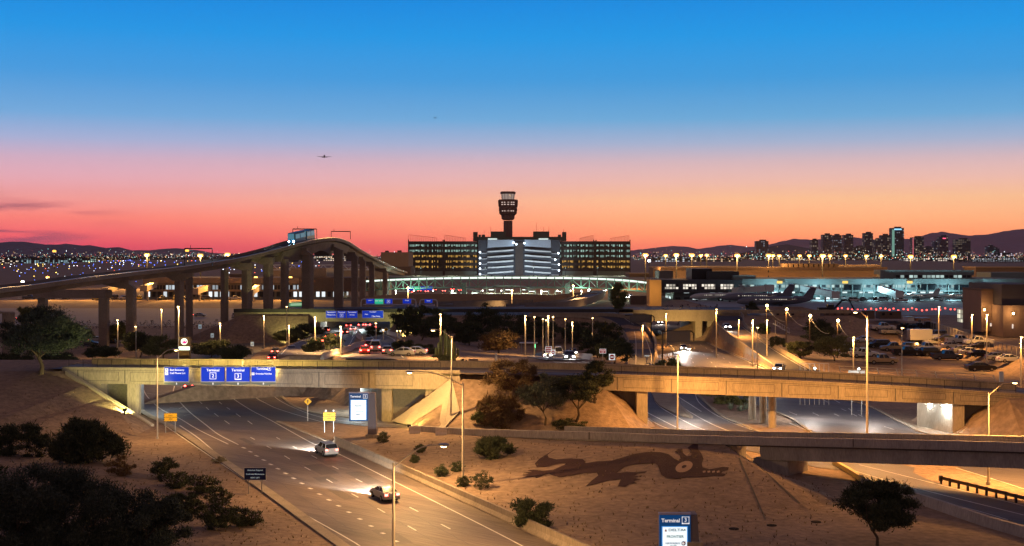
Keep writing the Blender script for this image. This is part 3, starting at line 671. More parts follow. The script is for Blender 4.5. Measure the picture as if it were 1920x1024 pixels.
# near ramp bridge
rb = thing('ramp_bridge', 'long elevated concrete ramp crossing the lower right over the dark road', 'bridge')
rp = smooth_path(ramp_edge, 4)
def sub(a, b): return [p for p in rp if a <= p.x <= b]
mb = MB(); mb.sweep(rp, [(0, -.92), (0, -.05), (.05, 0), (.33, 0), (.33, -.92)]); mb.build('parapet', concg, rb)
mb = MB(); mb.sweep([p for p in rp if p.x > 2], [(6.1, -1.0), (6.1, -.1), (6.4, -.1), (6.4, -1.0)]); mb.build('parapet', concg, rb)
mb = MB(); mb.sweep(rp, [(.33, -1.1), (.33, -.86), (6.1, -.86), (6.1, -1.1)]); mb.build('deck', asph, rb)
emb = sub(-20, 26.5); mb = MB(); mb.sweep(emb, lambda i: [(.25, -.925), (6.2, -1.1), (6.2, -emb[i].z-.5), (.25, -emb[i].z-.5)]); mb.build('embankment_wall', concg, rb)
gd = sub(26, 200); mb = MB(); mb.sweep(gd, [(-.06, -.76), (-.06, -.88), (.5, -1.02), (.75, -2.6), (5.6, -2.6), (5.9, -1.02), (6.4, -1.0), (6.4, -.9), (0.02, -.9)]); mb.build('girder', concg, rb)
a0 = [p for p in rp if p.x > 26.3][0]
mb = MB(); dirv = (gd[3]-gd[0]); dirv.z = 0; dirv.normalize(); nv = V((-dirv.y, dirv.x, 0))
def pl(u, s, z): q = a0+dirv*s+nv*u; return V((q.x, q.y, z))
mb.prism([pl(.9, -1, -.4), pl(.9, 3.2, -.4), pl(5.6, 3.2, -.4), pl(5.6, -1, -.4)], (0, 0, 1.9)); mb.build('abutment', concg, rb)
for p in (rp[int(len(rp)*.62)], rp[int(len(rp)*.30)]): MB().box((p.x-.03, p.y-.03, p.z-.45), (.08, .08, .9)).build('panel_joint', jointm, rb)

# far taxiway bridge with two portals
tb = thing('taxiway_bridge', 'dark taxiway bridge across the middle with yellow-lit portal over the left queue of cars', 'bridge')
mb = MB(); mb.box2((-78, 359, 5.3), (-26, 360, 7.9)); mb.build('girder', conc, tb)
mb = MB(); mb.box2((-57, 360, 5.9), (-30, 421, 6.95)); mb.build('deck', concd, tb)
mb = MB(); mb.box2((-78, 358.6, 7.9), (34, 359.2, 8.9)); mb.build('parapet', asphd, tb)
for x0, x1 in ((-55.5, -53.8), (-34.2, -32.6)): MB().box2((x0, 359.5, 0), (x1, 372, 5.28)).build('pier', conc, tb)
for x0, x1, dy in ((-64, -55.5, 5), (-32.6, -27, 5), (-78, -64, .3)): MB().box2((x0, 359.2+dy, -.3), (x1, 372, 5.28)).build('abutment', conc, tb)
mb = MB(); mb.prism([V((-71, 358.8, 6)), V((-55.5, 356, 1.9)), V((-55.5, 352, 1.8)), V((-57, 351, 1.7))], (0, -.1, .15)); mb.build('slope_paving', MATS['slope_paving'], tb)
tb2 = thing('taxiway_bridge', 'orange-lit concrete taxiway bridge over the outbound road at right with one pillar', 'bridge')
mb = MB(); mb.box2((34, 359, 5.4), (66, 360, 7.6)); mb.box2((30, 358.6, 7.6), (95, 359.2, 8.6)); mb.build('girder', conc, tb2)
mb = MB(); mb.box2((38.6, 360, 5.9), (58, 421, 6.95)); mb.build('deck', concd, tb2)
for x0, x1 in ((51.5, 53.4), (37.4, 38.8)): MB().box2((x0, 359.4, -.3), (x1, 372 if x0 > 50 else 420, 5.38)).build('pier', conc, tb2)
MB().box2((55.2, 362, -.3), (58, 420, 5.38)).build('abutment', concg, tb2)
# dark airside wall along the taxiway edge
# ---------------------------------------------------------------- lamps
def point(name, loc, col, watt, r=.3, par=None):
    d = bpy.data.lights.new(name, 'POINT'); d.color = col; d.energy = watt; d.shadow_soft_size = r
    o = bpy.data.objects.new(name, d); COL.objects.link(o); o.location = loc; o.parent = par; return o
def spot(name, loc, tgt, col, watt, ang=120, r=.3, par=None, blend=.6):
    d = bpy.data.lights.new(name, 'SPOT'); d.color = col; d.energy = watt; d.shadow_soft_size = r; d.spot_size = R(ang); d.spot_blend = blend
    o = bpy.data.objects.new(name, d); COL.objects.link(o); o.location = loc; o.parent = par
    o.rotation_euler = (V(tgt)-V(loc)).to_track_quat('-Z', 'Y').to_euler(); return o
polem = mat('lamp_pole', (.50, .46, .38), .4, .3)
def cobra(base, top, head, label, watt, col=sod, w_=.11, group='cobra head street lamps', soft=.25, lit=True, ang=172):
    """pole from base to top with an arm to head (all world points)"""
    base, top, head = V(base), V(top), V(head); t = thing('street_lamp', label, 'street lamp', group, base)
    loc = lambda p: p-base
    mb = MB(); mb.tube([loc(base), loc(top)], [w_*1.2, w_*.75], 10); mb.tube([V((0, 0, -.1)), V((0, 0, .25))], w_*2.2, 10); mb.build('pole', polem, t, True)
    mid = top.lerp(head, .55); mid.z = max(top.z, head.z)-abs(head.z-top.z)*.18
    mb = MB(); mb.tube([loc(p) for p in smooth_path([top-V((0, 0, .3)), mid, head], .6)], w_*.45, 8); mb.build('arm', polem, t, True)
    d = (head-top); d.z = 0; ang_ = math.atan2(d.y, d.x)
    hb = MB(); hb.cur = 0
    for s in (0,): hb.ball(loc(head), .45, 12, 6, (1, 1, .3))
    h_ = hb.build('lamp_head', galv, t, True)
    if lit:
        lb = MB(); lb.ball(loc(head)-V((0, 0, .12)), .2, 10, 5, (1.2, 1, .4)); lb.build('lens', lampm if col[2] < .5 else lampw, t)
        spot('lamp_light', loc(head)-V((0, 0, .3)), loc(head)-V((0, 0, 5)), col, watt, ang, soft, t)
    return t
def post(px, ptop, Y, label, watt=0, col=sod, w_=.11, group='sodium lamp posts', zbase=None, head='box', hw=.55):
    """straight post with a shoebox head at the top"""
    tp = at(px, ptop, Y); zb = gz(tp.x, tp.y) if zbase is None else zbase
    t = thing('lamp_post', label, 'lamp post', group, (tp.x, tp.y, zb)); h_ = tp.z-zb
    mb = MB(); mb.tube([V((0, 0, -.05)), V((0, 0, h_))], [w_*1.3, w_*.8], 8); mb.build('pole', polem, t, True)
    mb = MB(); mb.box((0, -.35, h_+.08), (hw*.7, .7, .16)); mb.build('lamp_head', galv, t)
    mb = MB(); mb.box((0, -.35, h_-.03), (hw*.5, .45, .07)); mb.build('lens', lampm if col[2] < .5 else lampw, t)
    if watt: spot('lamp_light', (0, -.5, h_-.2), (0, -.5, 0), col, watt, 150, .25, t)
    return t
K = 3.0
# foreground cobra heads
cobra((at(738, 1040, 100).x, 100, 0), at(738, 868, 100), at(832, 834, 99), 'street lamp at the bottom centre with its arm reaching right over the road', 4200*K)
cobra((at(868, 910, 133.3).x, 133.3, 0), at(868, 717, 133.3), at(768, 697, 131), 'tall street lamp among round bushes in the sand, arm to the left', 9000*K)
cobra((at(848, 796, 181).x, 176, gz(at(848, 796, 176).x, 176)), at(848, 630, 176), at(812, 618, 175), 'street lamp at the concrete slope beside the left overpass', 5200*K)
cobra((at(1270, 811, 172).x, 172, 0), at(1271, 663, 172), at(1292, 652, 169), 'street lamp in front of the overpass above the curved branch road', 6500*K, sod2, w_=.1)
cobra((at(1626, 815, 160).x, 160, 0), at(1626, 592, 160), at(1604, 584, 158), 'tallest lit street lamp, standing behind the elevated ramp left of the parking lot', 14500*K, sod2, w_=.15)
cobra((at(1853, 910, 134).x, 134, 0), at(1853, 736, 134), at(1903, 716, 133), 'street lamp whose base shows under the elevated ramp at far right', 11000*K, sod2)
cobra((at(295, 822, 167).x, 167, 0), at(295, 668, 167), at(330, 655, 165), 'slim street lamp on the sand slope left of the yellow sign', 2600*K, w_=.09)
# the pool of light low down at left comes from lamps on the garage side
# lamps along the cross road
SPEC = [ # px, top py, Y, watt
 (221, 600, 300, 900), (255, 612, 290, 0), (303, 580, 330, 1200), (335, 575, 240, 2600), (413, 606, 300, 1300), (495, 592, 330, 1300), (538, 575, 330, 0), (542, 610, 300, 1500),
 (591, 594, 240, 5000), (639, 612, 225, 5000), (705, 606, 300, 0), (719, 618, 300, 0), (745, 620, 300, 0), (751, 620, 310, 0), (826, 589, 215, 5000), (985, 592, 255, 1800), (1002, 594, 262, 0), (1018, 598, 270, 0), (1024, 600, 280, 0), (1028, 592, 265, 1800),
 (1037, 594, 262, 0), (1060, 598, 275, 0), (1073, 604, 300, 1500), (1111, 596, 300, 0), (1411, 600, 275, 15000), (1420, 614, 270, 0), (1438, 600, 285, 3500), (1343, 580, 300, 3500), (1385, 600, 320, 2000), (1249, 588, 335, 3000), (1205, 610, 290, 2500), (1600, 712-80, 255, 5000), (1691, 615, 240, 0),
 (1760, 575, 330, 7000), (1822, 590, 300, 4000), (1914, 712-80, 225, 6000), (1850, 590, 265, 5000)]
for i, (px, pt, Y, w_) in enumerate(SPEC):
    post(px, pt, Y, 'tall lamp post with box head, %s from the left among those behind the overpass' % nth(i), w_*K, sod2 if px > 1150 else sod, w_=.13 if w_ else .1, zbase=None)

# unseen street lamps added near the viewer to brighten the foreground
for i, (x, y, hx) in enumerate(((-22, 46, 6), (26, 48, -6), (4, 36, 5), (60, 52, -6))):
    cobra((x, y, gz(x, y)), (x, y, 10.5), (x+hx, y, 11.6), 'added unseen street lamp nearer the viewer than the picture shows, %s' % ['left of the main road', 'right of the main road', 'in the middle', 'at the lower right road'][i], [14000, 15000, 11000, 9000][i], soft=.5)
# ---------------------------------------------------------------- elevated train guideway
gw = thing('elevated_guideway', 'tall curving concrete train guideway on dark columns rising at left', 'guideway')
GP = [(-60, 549, 262), (0, 541, 270), (60, 535, 285), (150, 522.5, 300), (246, 511, 325), (345, 500, 345), (442, 485.5, 362), (518, 468, 375), (577, 452.5, 388), (624, 446, 412), (653, 453, 455), (680, 470, 520), (716, 490, 610), (743, 503, 700), (764, 510, 820)]
near_edge = smooth_path([at(*g) for g in GP], 5)
gcon = mat('guideway_concrete', (.23, .19, .165), .85, var=.25, vs=.25, bump=.15, bs=4)
W = 8.4   # travel is away from the viewer: the far side is to the left
mb = MB(); mb.sweep(near_edge, [(0, 0), (0, -.95), (1.5, -1.1), (2.3, -2.35), (6.1, -2.35), (6.9, -1.1), (W, -.95), (W, 0), (W-.25, 0), (W-.25, -.8), (.25, -.8), (.25, 0)]); mb.build('girder', gcon, gw)
mb = MB(); mb.sweep(near_edge, [(.02, .02), (.02, .16), (.2, .16), (.2, .02)]); mb.build('cable_rail', mat('bright_rail', (.55, .6, .7), .25, .7), gw)
mb = MB()
for u in (1.5, 3.0, 5.2, 6.7): mb.sweep(near_edge, [(u, -.78), (u, -.55), (u+.3, -.55), (u+.3, -.78)])
mb.build('running_track', mat('running_track', (.10, .11, .14), .35, .4, var=.2, vs=.5), gw)
def edge_at(Y):
    for a, b in zip(near_edge, near_edge[1:]):
        if a.y <= Y <= b.y:
            p = a.lerp(b, (Y-a.y)/(b.y-a.y)); d = (b-a); d.z = 0; d.normalize(); return p, V((-d.y, d.x, 0)), d
    return near_edge[0], V((-1, 0, 0)), V((0, 1, 0))
def column(px, Y, wpx, cap=True, haunch=False, zb=None):
    w_ = wpx*Y/F; x = (px-CX)*Y/F; e, nn, d = edge_at(Y); zt = e.z-2.35
    if zb is None: zb = gz(x, Y)
    a = math.atan2(d.y, d.x)-math.pi/2
    mb = MB(); mb.box((x, Y, (zb+zt-1.5)/2-.2), (w_, w_*.8, zt-1.5-zb+.4), rz=a); o = mb.build('column', gcon, gw)
    bv = o.modifiers.new('b', 'BEVEL'); bv.width = .35; bv.segments = 2
    if cap:
        c = e+nn*W/2; mb = MB(); lo = V((x, Y, zt-1.7)); hw = W*.45
        for s in (0,):
            pr = [V((-w_/2-.2, 0, -1.9)), V((w_/2+.2, 0, -1.9)), V((hw-(x-c.x), 0, -.5)), V((hw-(x-c.x), 0, .25)), V((-hw-(x-c.x), 0, .25)), V((-hw-(x-c.x), 0, -.5))]
            mb.prism([V((x, Y-w_*.45, zt))+q for q in pr], (0, w_*.9, 0))
        mb.build('column_cap', gcon, gw)
for c in ((16, 262, 20), (246, 325, 17), (336, 348, 15), (463, 367, 17), (503, 374, 16)): column(*c)
for c in ((355, 358, 12), (421, 366, 13), (534, 380, 13.5)): column(*c, cap=False)
for c in ((577, 388, 19), (635, 418, 17)): column(*c, zb=6.5)
for c in ((665, 492, 12.5), (680, 528, 11.5), (697, 570, 10), (722, 640, 9)): column(*c)
# haunched main span: arched soffit between the two tall columns
mb = MB(); es = [edge_at(Y) for Y in range(378, 474, 4)]
ps = []
for i, (e, nn, d) in enumerate(es):
    Y = e.y; s = min(abs(Y-388), abs(Y-418), 60)/15; dep = 2.8+2.0*max(0, 1-s)**1.3
    ps.append((e, nn, dep))
vs = []; fs = []
for e, nn, dep in ps:
    for u, w_ in ((.9, -1.3), (1.8, -dep-1.0), (6.6, -dep-1.0), (7.5, -1.3)): vs.append(e+nn*u+V((0, 0, w_)))
for i in range(len(ps)-1):
    for k in range(4): fs.append((i*4+k, (i+1)*4+k, (i+1)*4+(k+1) % 4, i*4+(k+1) % 4))
fs += [(0, 1, 2, 3), tuple(range(len(vs)-4, len(vs)))[::-1]]
mb.add(vs, fs); mb.build('haunched_span', gcon, gw)
# straddle frame at left
sf = thing('straddle_frame', 'lower concrete straddle frame with two columns under the guideway at left', 'frame')
mb = MB(); a, b = at(68, 551, 345), at(204, 551, 331); mb.bar(a, b, 2.2, 2.2); mb.build('beam', gcon, sf)
for px, Y, w_ in ((80, 345, 15), (195, 331, 16)):
    x = (px-CX)*Y/F; zt = H-(558-HY)*Y/F; MB().box2((x-w_*Y/F/2, Y-1, -.2), (x+w_*Y/F/2, Y+1, zt)).build('column', gcon, sf)
# signal gantries over the tracks
for (px0, px1, pt, Y, lab) in ((549, 594, 429.5, 386, 'thin dark portal gantry over the train on the guideway'), (621, 657, 434, 415, 'thin dark portal gantry at the crest of the guideway, right of the train'), (346, 398, 466, 350, 'low portal gantry over the guideway near the left floodlights')):
    g = thing('track_gantry', lab, 'gantry'); a, b = at(px0, pt, Y), at(px1, pt, Y); e, nn, d = edge_at(Y)
    MB().bar(a, b, .22, .3).build('beam', steeld, g)
    for q in (a, b): MB().bar(V((q.x, q.y, e.z-.5)), q, .18).build('leg', steeld, g)
    MB().bar((a+b)/2+V((-2.2, 0, 0)), (a+b)/2+V((-2.2, 0, .9)), .12).build('signal', steeld, g)
# the train: two cars
e, nn, d = edge_at(384); tr = thing('people_mover_train', 'small blue-lit automated train with bright headlights climbing the guideway', 'train')
tb_ = mat('train_body', (.10, .22, .34), .3, .3); tg = mat('train_glass', (.01, .02, .03), .1, emit=(.3, .75, 1), es=.25)
for k in range(2):
    e, nn, d = edge_at(386+k*6.6); c = e+nn*2.45; sl = (edge_at(388+k*6)[0]-edge_at(384+k*6)[0]).normalized(); rz = math.atan2(d.y, d.x)
    q = empty('train_car', c+V((0, 0, -.5)), rz); q.rotation_euler = (0, -math.atan2(sl.z, V((sl.x, sl.y)).length), rz); q.parent = tr; q['label'] = 'front car with headlights' if k == 0 else 'rear car'
    o = MB().box((0, 0, 2.05), (6.2, 2.7, 3.2), taper=.96).build('body', tb_, q); bv = o.modifiers.new('b', 'BEVEL'); bv.width = .3; bv.segments = 3
    m_ = MB(); m_.box((-2.95, 0, 2.6), (.4, 2.1, 1.7)); 
    for s in (-1, 1):
        for x in (-1.4, 1.4): m_.box((x, s*1.32, 2.5), (2.3, .1, 1.3))
    m_.build('windows', tg, q)
    m_ = MB(); m_.box((0, 0, .2), (5, 2, .5)); m_.build('bogie', steeld, q)
    if k == 0:
        hl = MB().ball((-3.15, .8, 1.1), .22, 8, 5).mesh('headlight', glow('train_headlight', (.5, .85, 1), 60))
        for s in (0, -1.6):
            o = bpy.data.objects.new('headlight', hl); COL.objects.link(o); o.parent = q; o.location = (0, s, 0)
e, nn, d = edge_at(372); spot('headlight_beam', e+nn*2.4+V((0, 0, 1.0)), e+nn*2.4-d*20+V((0, 0, -4)), (.45, .75, 1), 6000, 60, .3, None)
bpy.data.objects['headlight_beam'].parent = tr
# ---------------------------------------------------------------- terminal garage and control tower
GY = 1500.0
def gx(px, Y=GY): return (px-CX)*Y/F
def gzz(py, Y=GY): return H-(py-HY)*Y/F
def pbox(px0, px1, py0, py1, Y, dep, mb=None):
    """box whose front face fills these pixels at distance Y"""
    mb = mb or MB(); mb.box2((gx(px0, Y), Y, gzz(py1, Y)), (gx(px1, Y), Y+dep, gzz(py0, Y))); return mb
tg_ = thing('parking_garage', 'wide terminal garage with lit open parking levels under the control tower', 'building')
gcn = mat('garage_concrete', (.06, .045, .04), .8, var=.2, vs=.05); gpl = mat('garage_panel', (.36, .42, .50), .6, var=.08, vs=.05)
inw_ = glow('garage_light_white', (.75, .9, .85), 1.0); iny = glow('garage_light_amber', (1, .62, .15), 1.0)
wall_w = windows_mat('garage_backwall', (.2, .2, .19), (1.3, 40), (.7, 2), .7, (.6, .95, .82), .68); wall_y = windows_mat('garage_backwall_amber', (.2, .14, .08), (1.3, 40), (.7, 2), .7, (1, .55, .12), .85, seed=4.0)  # back walls glow, standing in for light inside the levels
lev = [461, 471, 481, 491, 501]
for side, (a, b) in enumerate(((765, 897), (1050, 1182))):
    m_ = MB()
    for i in range(6):
        y0 = 452.5+i*10; m_.box2((gx(a), GY-1, gzz(y0+6.0)), (gx(b), GY, gzz(y0)))
    m_.build('spandrels', gcn, tg_)
    m_ = MB()
    for i in range(7):
        y0 = 455+i*10; m_.box2((gx(a), GY+.02, gzz(y0+1.2)), (gx(b), GY+60, gzz(y0)))
    m_.box2((gx(a), GY+59, gzz(520)), (gx(b), GY+60, gzz(453))); m_.build('floor_slabs', gcn, tg_)
    m_ = MB()
    for px in ([765, 830, 832.5, 895] if side == 0 else [1052, 1112, 1116.5, 1180]): m_.box2((gx(px), GY-1.6, gzz(516)), (gx(px+2), GY-1.02, gzz(449.5)))
    m_.box2((gx(830), GY-1.5, gzz(516)), (gx(834), GY-1.1, gzz(452))) if side == 0 else m_.box2((gx(1112), GY-1.5, gzz(516)), (gx(1117), GY-1.1, gzz(452)))
    m_.build('stair_towers', gcn, tg_)
    m_ = MB()
    for i in range(5):
        for k in range(26):
            x = gx(a)+(k+.5)*(gx(b)-gx(a))/26; m_.box2((x-.35, GY+4, gzz(465.8+i*10)), (x+.35, GY+5, gzz(456.8+i*10)))
    m_.build('garage_columns', gcn, tg_)
    for i in range(5):
        am = (i >= 2) if side == 0 else (i >= 3)
        pbox(a+1, b-1, 457+i*10+.3, 465+i*10-.3, GY+30, .3).build('glowing_back_wall', wall_y if am else wall_w, tg_)
        m_ = MB()
        for k in range(22):
            x = gx(a)+(k+.5+rnd.uniform(-.25, .25))*(gx(b)-gx(a))/22; z = gzz(456.6+i*10)
            m_.box2((x-1.6, GY+8, z-.45), (x+1.6, GY+8.6, z-.12))
        m_.build('ceiling_lights', glow('tube_amber', (1, .66, .2), 7) if am else glow('tube_white', (.85, 1, .95), 7), tg_)
    m_ = MB(); m_.box2((gx(a), GY, gzz(520)), (gx(b), GY+58, gzz(508))); m_.build('ground_level', mat('garage_base', (.2, .24, .2), .7), tg_)
# roof railings like open pergola frames
for a, b, y0, y1 in ((765, 818, 440, 446), (833, 872, 440.5, 446.5), (1113, 1088, 441, 447), (1180, 1145, 441.5, 447)):
    m_ = MB(); n = 14; A_, B_ = V((gx(a), GY+8, gzz(y0))), V((gx(b), GY+8, gzz(y1)))
    m_.bar(A_, B_, .35)
    for k in range(n): p = A_.lerp(B_, k/(n-1)); m_.bar(p, V((p.x, p.y, gzz(453))), .28)
    m_.build('roof_frame', mat('roof_frame', (.25, .12, .1), .6), tg_)
# central ramp block with chevron bands
gdk = mat('garage_dark_band', (.055, .06, .075), .7, var=.15, vs=.05)
m_ = MB(); m_.box2((gx(897), GY-6, gzz(518)), (gx(1050), GY+50, gzz(450))); m_.build('ramp_block', gdk, tg_)
ban = MB(); bal = MB(); top = MB()
def band(mb, a, b, ya0, ya1, yb0, yb1, Y, d=1.2, bow=1.2):
    n = 10; vs = []
    for i in range(n+1):
        t = i/n; px = a+(b-a)*t; bw = bow*math.sin(math.pi*t)
        y0 = ya0+(yb0-ya0)*t+bw*.3; y1 = ya1+(yb1-ya1)*t+bw*.3; YY = Y-bw*2
        vs += [(gx(px, YY), YY, gzz(y0, YY)), (gx(px, YY), YY, gzz(y1, YY)), (gx(px, YY), YY+d, gzz(y1, YY)), (gx(px, YY), YY+d, gzz(y0, YY))]
    fs = [(0, 1, 2, 3), tuple(range(n*4, n*4+4))[::-1]]
    for i in range(n):
        for k in range(4): fs.append((i*4+k, i*4+(k+1) % 4, (i+1)*4+(k+1) % 4, (i+1)*4+k))
    mb.add(vs, fs)
for s in (0, 1):
    f = (lambda x: x) if s == 0 else (lambda x: 1947-x)
    band(top, f(914), f(963), 449.5, 464.5, 449.5, 461.5, GY-10)
    for i in range(5):
        y = 469.5+i*10
        band(ban, f(914), f(963), y+1.5, y+3.9, y-2.2, y+.9, GY-10)
        band(bal, f(899), f(913), y+5.2, y+7.0, y+4.4, y+6.4, GY-8)
top.build('top_panel', gpl, tg_); ban.build('ramp_parapets', mat('ramp_parapet', (.6, .62, .62), .6), tg_); bal.build('side_bands', mat('side_band', (.3, .31, .33), .6), tg_)
m_ = MB(); m_.box2((gx(966), GY-9, gzz(518)), (gx(981), GY-6.1, gzz(455))); m_.build('centre_tower', gcn, tg_)
wl = MB().ball((0, 0, 0), 1.0, 8, 5).mesh('wall_light', glow('wall_light', (.7, .85, 1), 9))
for px, py in [(900, 473), (900, 484), (900, 494), (900, 504), (900, 514), (1047, 475), (1041, 487), (1048, 496), (1048, 507), (963, 455), (983, 456), (968, 458)]:
    o = bpy.data.objects.new('wall_light', wl); COL.objects.link(o); o.parent = tg_; o.location = at(px, py, GY-13)
# penthouse
grn = mat('penthouse', (.10, .12, .10), .7, var=.1, vs=.05)
for a, b, y0, y1 in ((887, 1062, 444, 452), (887, 895, 435, 444), (897, 901, 440, 444), (903, 909, 440, 444), (920, 948, 434, 444), (1000, 1030, 434, 444), (1047, 1052, 440, 444), (1055, 1062, 435, 444)):
    pbox(a, b, y0, y1, GY+12, 20).build('roof_block', grn, tg_)
m_ = MB()
for px, y in ((920, 424), (908, 432), (1006, 418), (1019, 425), (1029, 425), (1057, 430)): m_.bar(at(px, y, GY+14), at(px, 436, GY+14), .3)
m_.build('antennas', steeld, tg_)
pbox(915, 932, 447, 449.5, GY+11.5, .4).build('lit_strip', inw_, tg_); pbox(1010, 1028, 447, 449.5, GY+11.5, .4).build('lit_strip', inw_, tg_)
# parked cars seen at the edge of every level
cm = MB(); cm.prism([V((-2.3, 0, 0)), V((2.3, 0, 0)), V((2.25, 0, .8)), V((1.3, 0, .9)), V((.7, 0, 1.5)), V((-1.0, 0, 1.5)), V((-1.7, 0, .95)), V((-2.3, 0, .8))], (0, 1.8, 0))
ctr = cm.mesh('garage_car', mat('silhouette_paint', (.05, .05, .055), .4))
for side, (a, b) in enumerate(((767, 893), (1056, 1178))):
    for i in range(5):
        for k in range(14):
            if rnd.random() < .2: continue
            x = gx(a)+(k+.5+rnd.uniform(-.2, .2))*(gx(b)-gx(a))/14
            if abs(x-gx(832)) < 4 or abs(x-gx(1114)) < 4: continue
            o = bpy.data.objects.new('parked_car', ctr); COL.objects.link(o); o.location = (x, GY+2+rnd.uniform(0, 1), gzz(465.2+i*10)+.0); o.scale = (1.2, 1, rnd.uniform(1.5, 2.1))
            tag(o, 'dark car parked at the edge of a lit garage level', 'car', 'cars parked in the terminal garage')
# control tower
ct = thing('control_tower', 'dark airport control tower with lit cab rising behind the garage', 'tower'); TY = 1575
tx = gx(952.5, TY); q = TY/F
dk = mat('tower_concrete', (.19, .11, .09), .8, var=.15, vs=.08)
def zt(py): return gzz(py, TY)
MB().lathe([(8.4*q, -1), (8.4*q, zt(414))], 8, (tx, TY, 0)).build('shaft', dk, ct)
MB().lathe([(9*q, zt(413)), (12*q, zt(410.5)), (12.8*q, zt(404)), (15.5*q, zt(402)), (17*q, zt(390)), (18.3*q, zt(377)), (17.5*q, zt(374.5)), (12*q, zt(374))], 12, (tx, TY, 0)).build('body', dk, ct)
MB().lathe([(11.2*q, zt(374)), (12.6*q, zt(364))], 12, (tx, TY, 0)).build('cab', mat('cab_glass', (.02, .02, .03), .1, emit=(1, .75, .65), es=.32), ct)
MB().lathe([(14*q, zt(364)), (14.4*q, zt(362.5)), (14*q, zt(359.5)), (3*q, zt(359))], 12, (tx, TY, 0)).build('cab_roof', dk, ct)
m_ = MB()
for k in range(24):
    a = 2*math.pi*k/24
    for y0, y1, r0, r1 in ((376, 388, 18.2, 17.2), (391, 401, 16.9, 15.6)): m_.bar(V((tx+r0*q*math.cos(a), TY+r0*q*math.sin(a), zt(y0))), V((tx+r1*q*math.cos(a), TY+r1*q*math.sin(a), zt(y1))), .9)
for k in range(12):
    a = 2*math.pi*k/12; m_.bar(V((tx+12.8*q*math.cos(a), TY+12.8*q*math.sin(a), zt(364))), V((tx+11.3*q*math.cos(a), TY+11.3*q*math.sin(a), zt(374))), .5)
m_.build('ribs', dk, ct)
m_ = MB()
for a in (-2.2, -1.9, -1.55, -1.2, -.95):
    for py in (380, 384, 396): m_.box((tx+18.0*q*math.cos(a)*(1 if py < 390 else .91), TY+18.0*q*math.sin(a)*(1 if py < 390 else .91), zt(py)), (2.2, .6, 1.0), rz=a+math.pi/2)
m_.build('lit_windows', glow('tower_window', (1, .75, .65), .8), ct)

# ---------------------------------------------------------------- truss walkway in front of the garage
tw = thing('truss_walkway', 'long gently curved green steel truss walkway with white light strip', 'walkway')
TWP = [(686, 526, 690), (730, 523.5, 683), (800, 521, 675), (880, 519.6, 670), (960, 519.2, 668), (1040, 519.6, 670), (1120, 521.3, 675), (1180, 525, 682), (1222, 530, 690)]
tpth = smooth_path([at(*p) for p in TWP], 4.2)
gs = mat('green_steel', (.22, .42, .32), .5, .1)
hh = 5.6
mb = MB(); mb.sweep(tpth, [(0, -.25), (0, .2), (4, .2), (4, -.25)]); mb.build('roof', gs, tw)
mb = MB()
for i in range(len(tpth)-1):
    a, b = tpth[i]+V((0, -.1, -.45)), tpth[i+1]+V((0, -.1, -.45)); c = a.lerp(b, .06); d_ = a.lerp(b, .94); mb.bar(c, d_, .3, .8)
mb.build('light_strip', glow('white_strip', (.88, 1, .9), 1.5), tw)
mb = MB(); mb.sweep(tpth, [(0, -hh), (0, -hh+.5), (4, -hh+.5), (4, -hh)]); mb.build('floor_beam', gs, tw)
mb = MB()
for i in range(len(tpth)-1):
    a, b = tpth[i], tpth[i+1]; mb.bar(a+V((0, 0, -1.2)), a+V((0, 0, -hh)), .3)
    mb.bar(a+V((0, 0, -1.2)), b+V((0, 0, -hh+.3)), .26) if i % 2 else mb.bar(a+V((0, 0, -hh+.3)), b+V((0, 0, -1.2)), .26)
    mb.bar(a+V((0, 4, -1.2)), a+V((0, 4, -hh)), .25)
mb.sweep(tpth, [(0, -1.35), (0, -1.1), (.25, -1.1), (.25, -1.35)])
mb.build('truss', gs, tw)
for px in (724, 870, 1064, 1145, 1218): c = at(px, 530, 680); MB().box2((c.x-1.3, 679, -.1), (c.x+1.3, 682, c.z)).build('column', concd, tw)
for px in (760, 930, 1090, 1190): c = at(px, 535, 672); point('walkway_light', (c.x, 671, 3.5), (.7, 1, .8), 6500, 1.0, tw)
# terminal buildings round the forecourt
def bld(name, label, parts, cat='building'):
    t = thing(name, label, cat)
    for p in parts:
        nm, m, px0, px1, py0, py1, Y, dep = p; pbox(px0, px1, py0, py1, Y, dep).build(nm, m, t)
    return t
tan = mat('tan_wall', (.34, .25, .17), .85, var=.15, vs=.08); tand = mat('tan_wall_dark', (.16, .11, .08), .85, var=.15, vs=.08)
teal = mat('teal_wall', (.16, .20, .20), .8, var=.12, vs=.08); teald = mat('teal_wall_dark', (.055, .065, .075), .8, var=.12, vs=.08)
lw = windows_mat('lobby_windows', (.22, .17, .12), (1.7, 4), (.75, .7), .55, (.8, .92, 1), .6)
lw2 = windows_mat('gate_windows', (.14, .17, .17), (2.1, 4.4), (.8, .7), .6, (.75, 1, .95), .6, seed=3)
lw3 = windows_mat('dock_lights', (.2, .18, .15), (3.1, 5), (.6, .6), .42, (.9, .97, 1), 1.0, seed=9)
lw4 = windows_mat('dock_lights_teal', (.10, .14, .14), (4.1, 5), (.6, .6), .5, (.85, 1, 1), 1.1, seed=5)
bld('terminal_building', 'tan concourse behind the guideway columns with rows of lit gate windows', [
    ('wall', tan, 268, 560, 521, 531, 700, 40), ('window_band', lw, 268, 556, 531, 543, 701, 38), ('ledge', tan, 268, 560, 543, 547, 699, 40), ('dock_band', lw3, 270, 640, 547, 561, 702, 30),
    ('upper_storey', tan, 545, 612, 503, 521, 705, 30), ('wing_wall', tand, 560, 690, 521, 547, 700.5, 40), ('roof_plant', tand, 430, 470, 514, 521, 715, 12), ('roof_plant', tan, 300, 330, 512, 521, 715, 12), ('side_block', tan, 690, 724, 530, 561, 690, 30)])
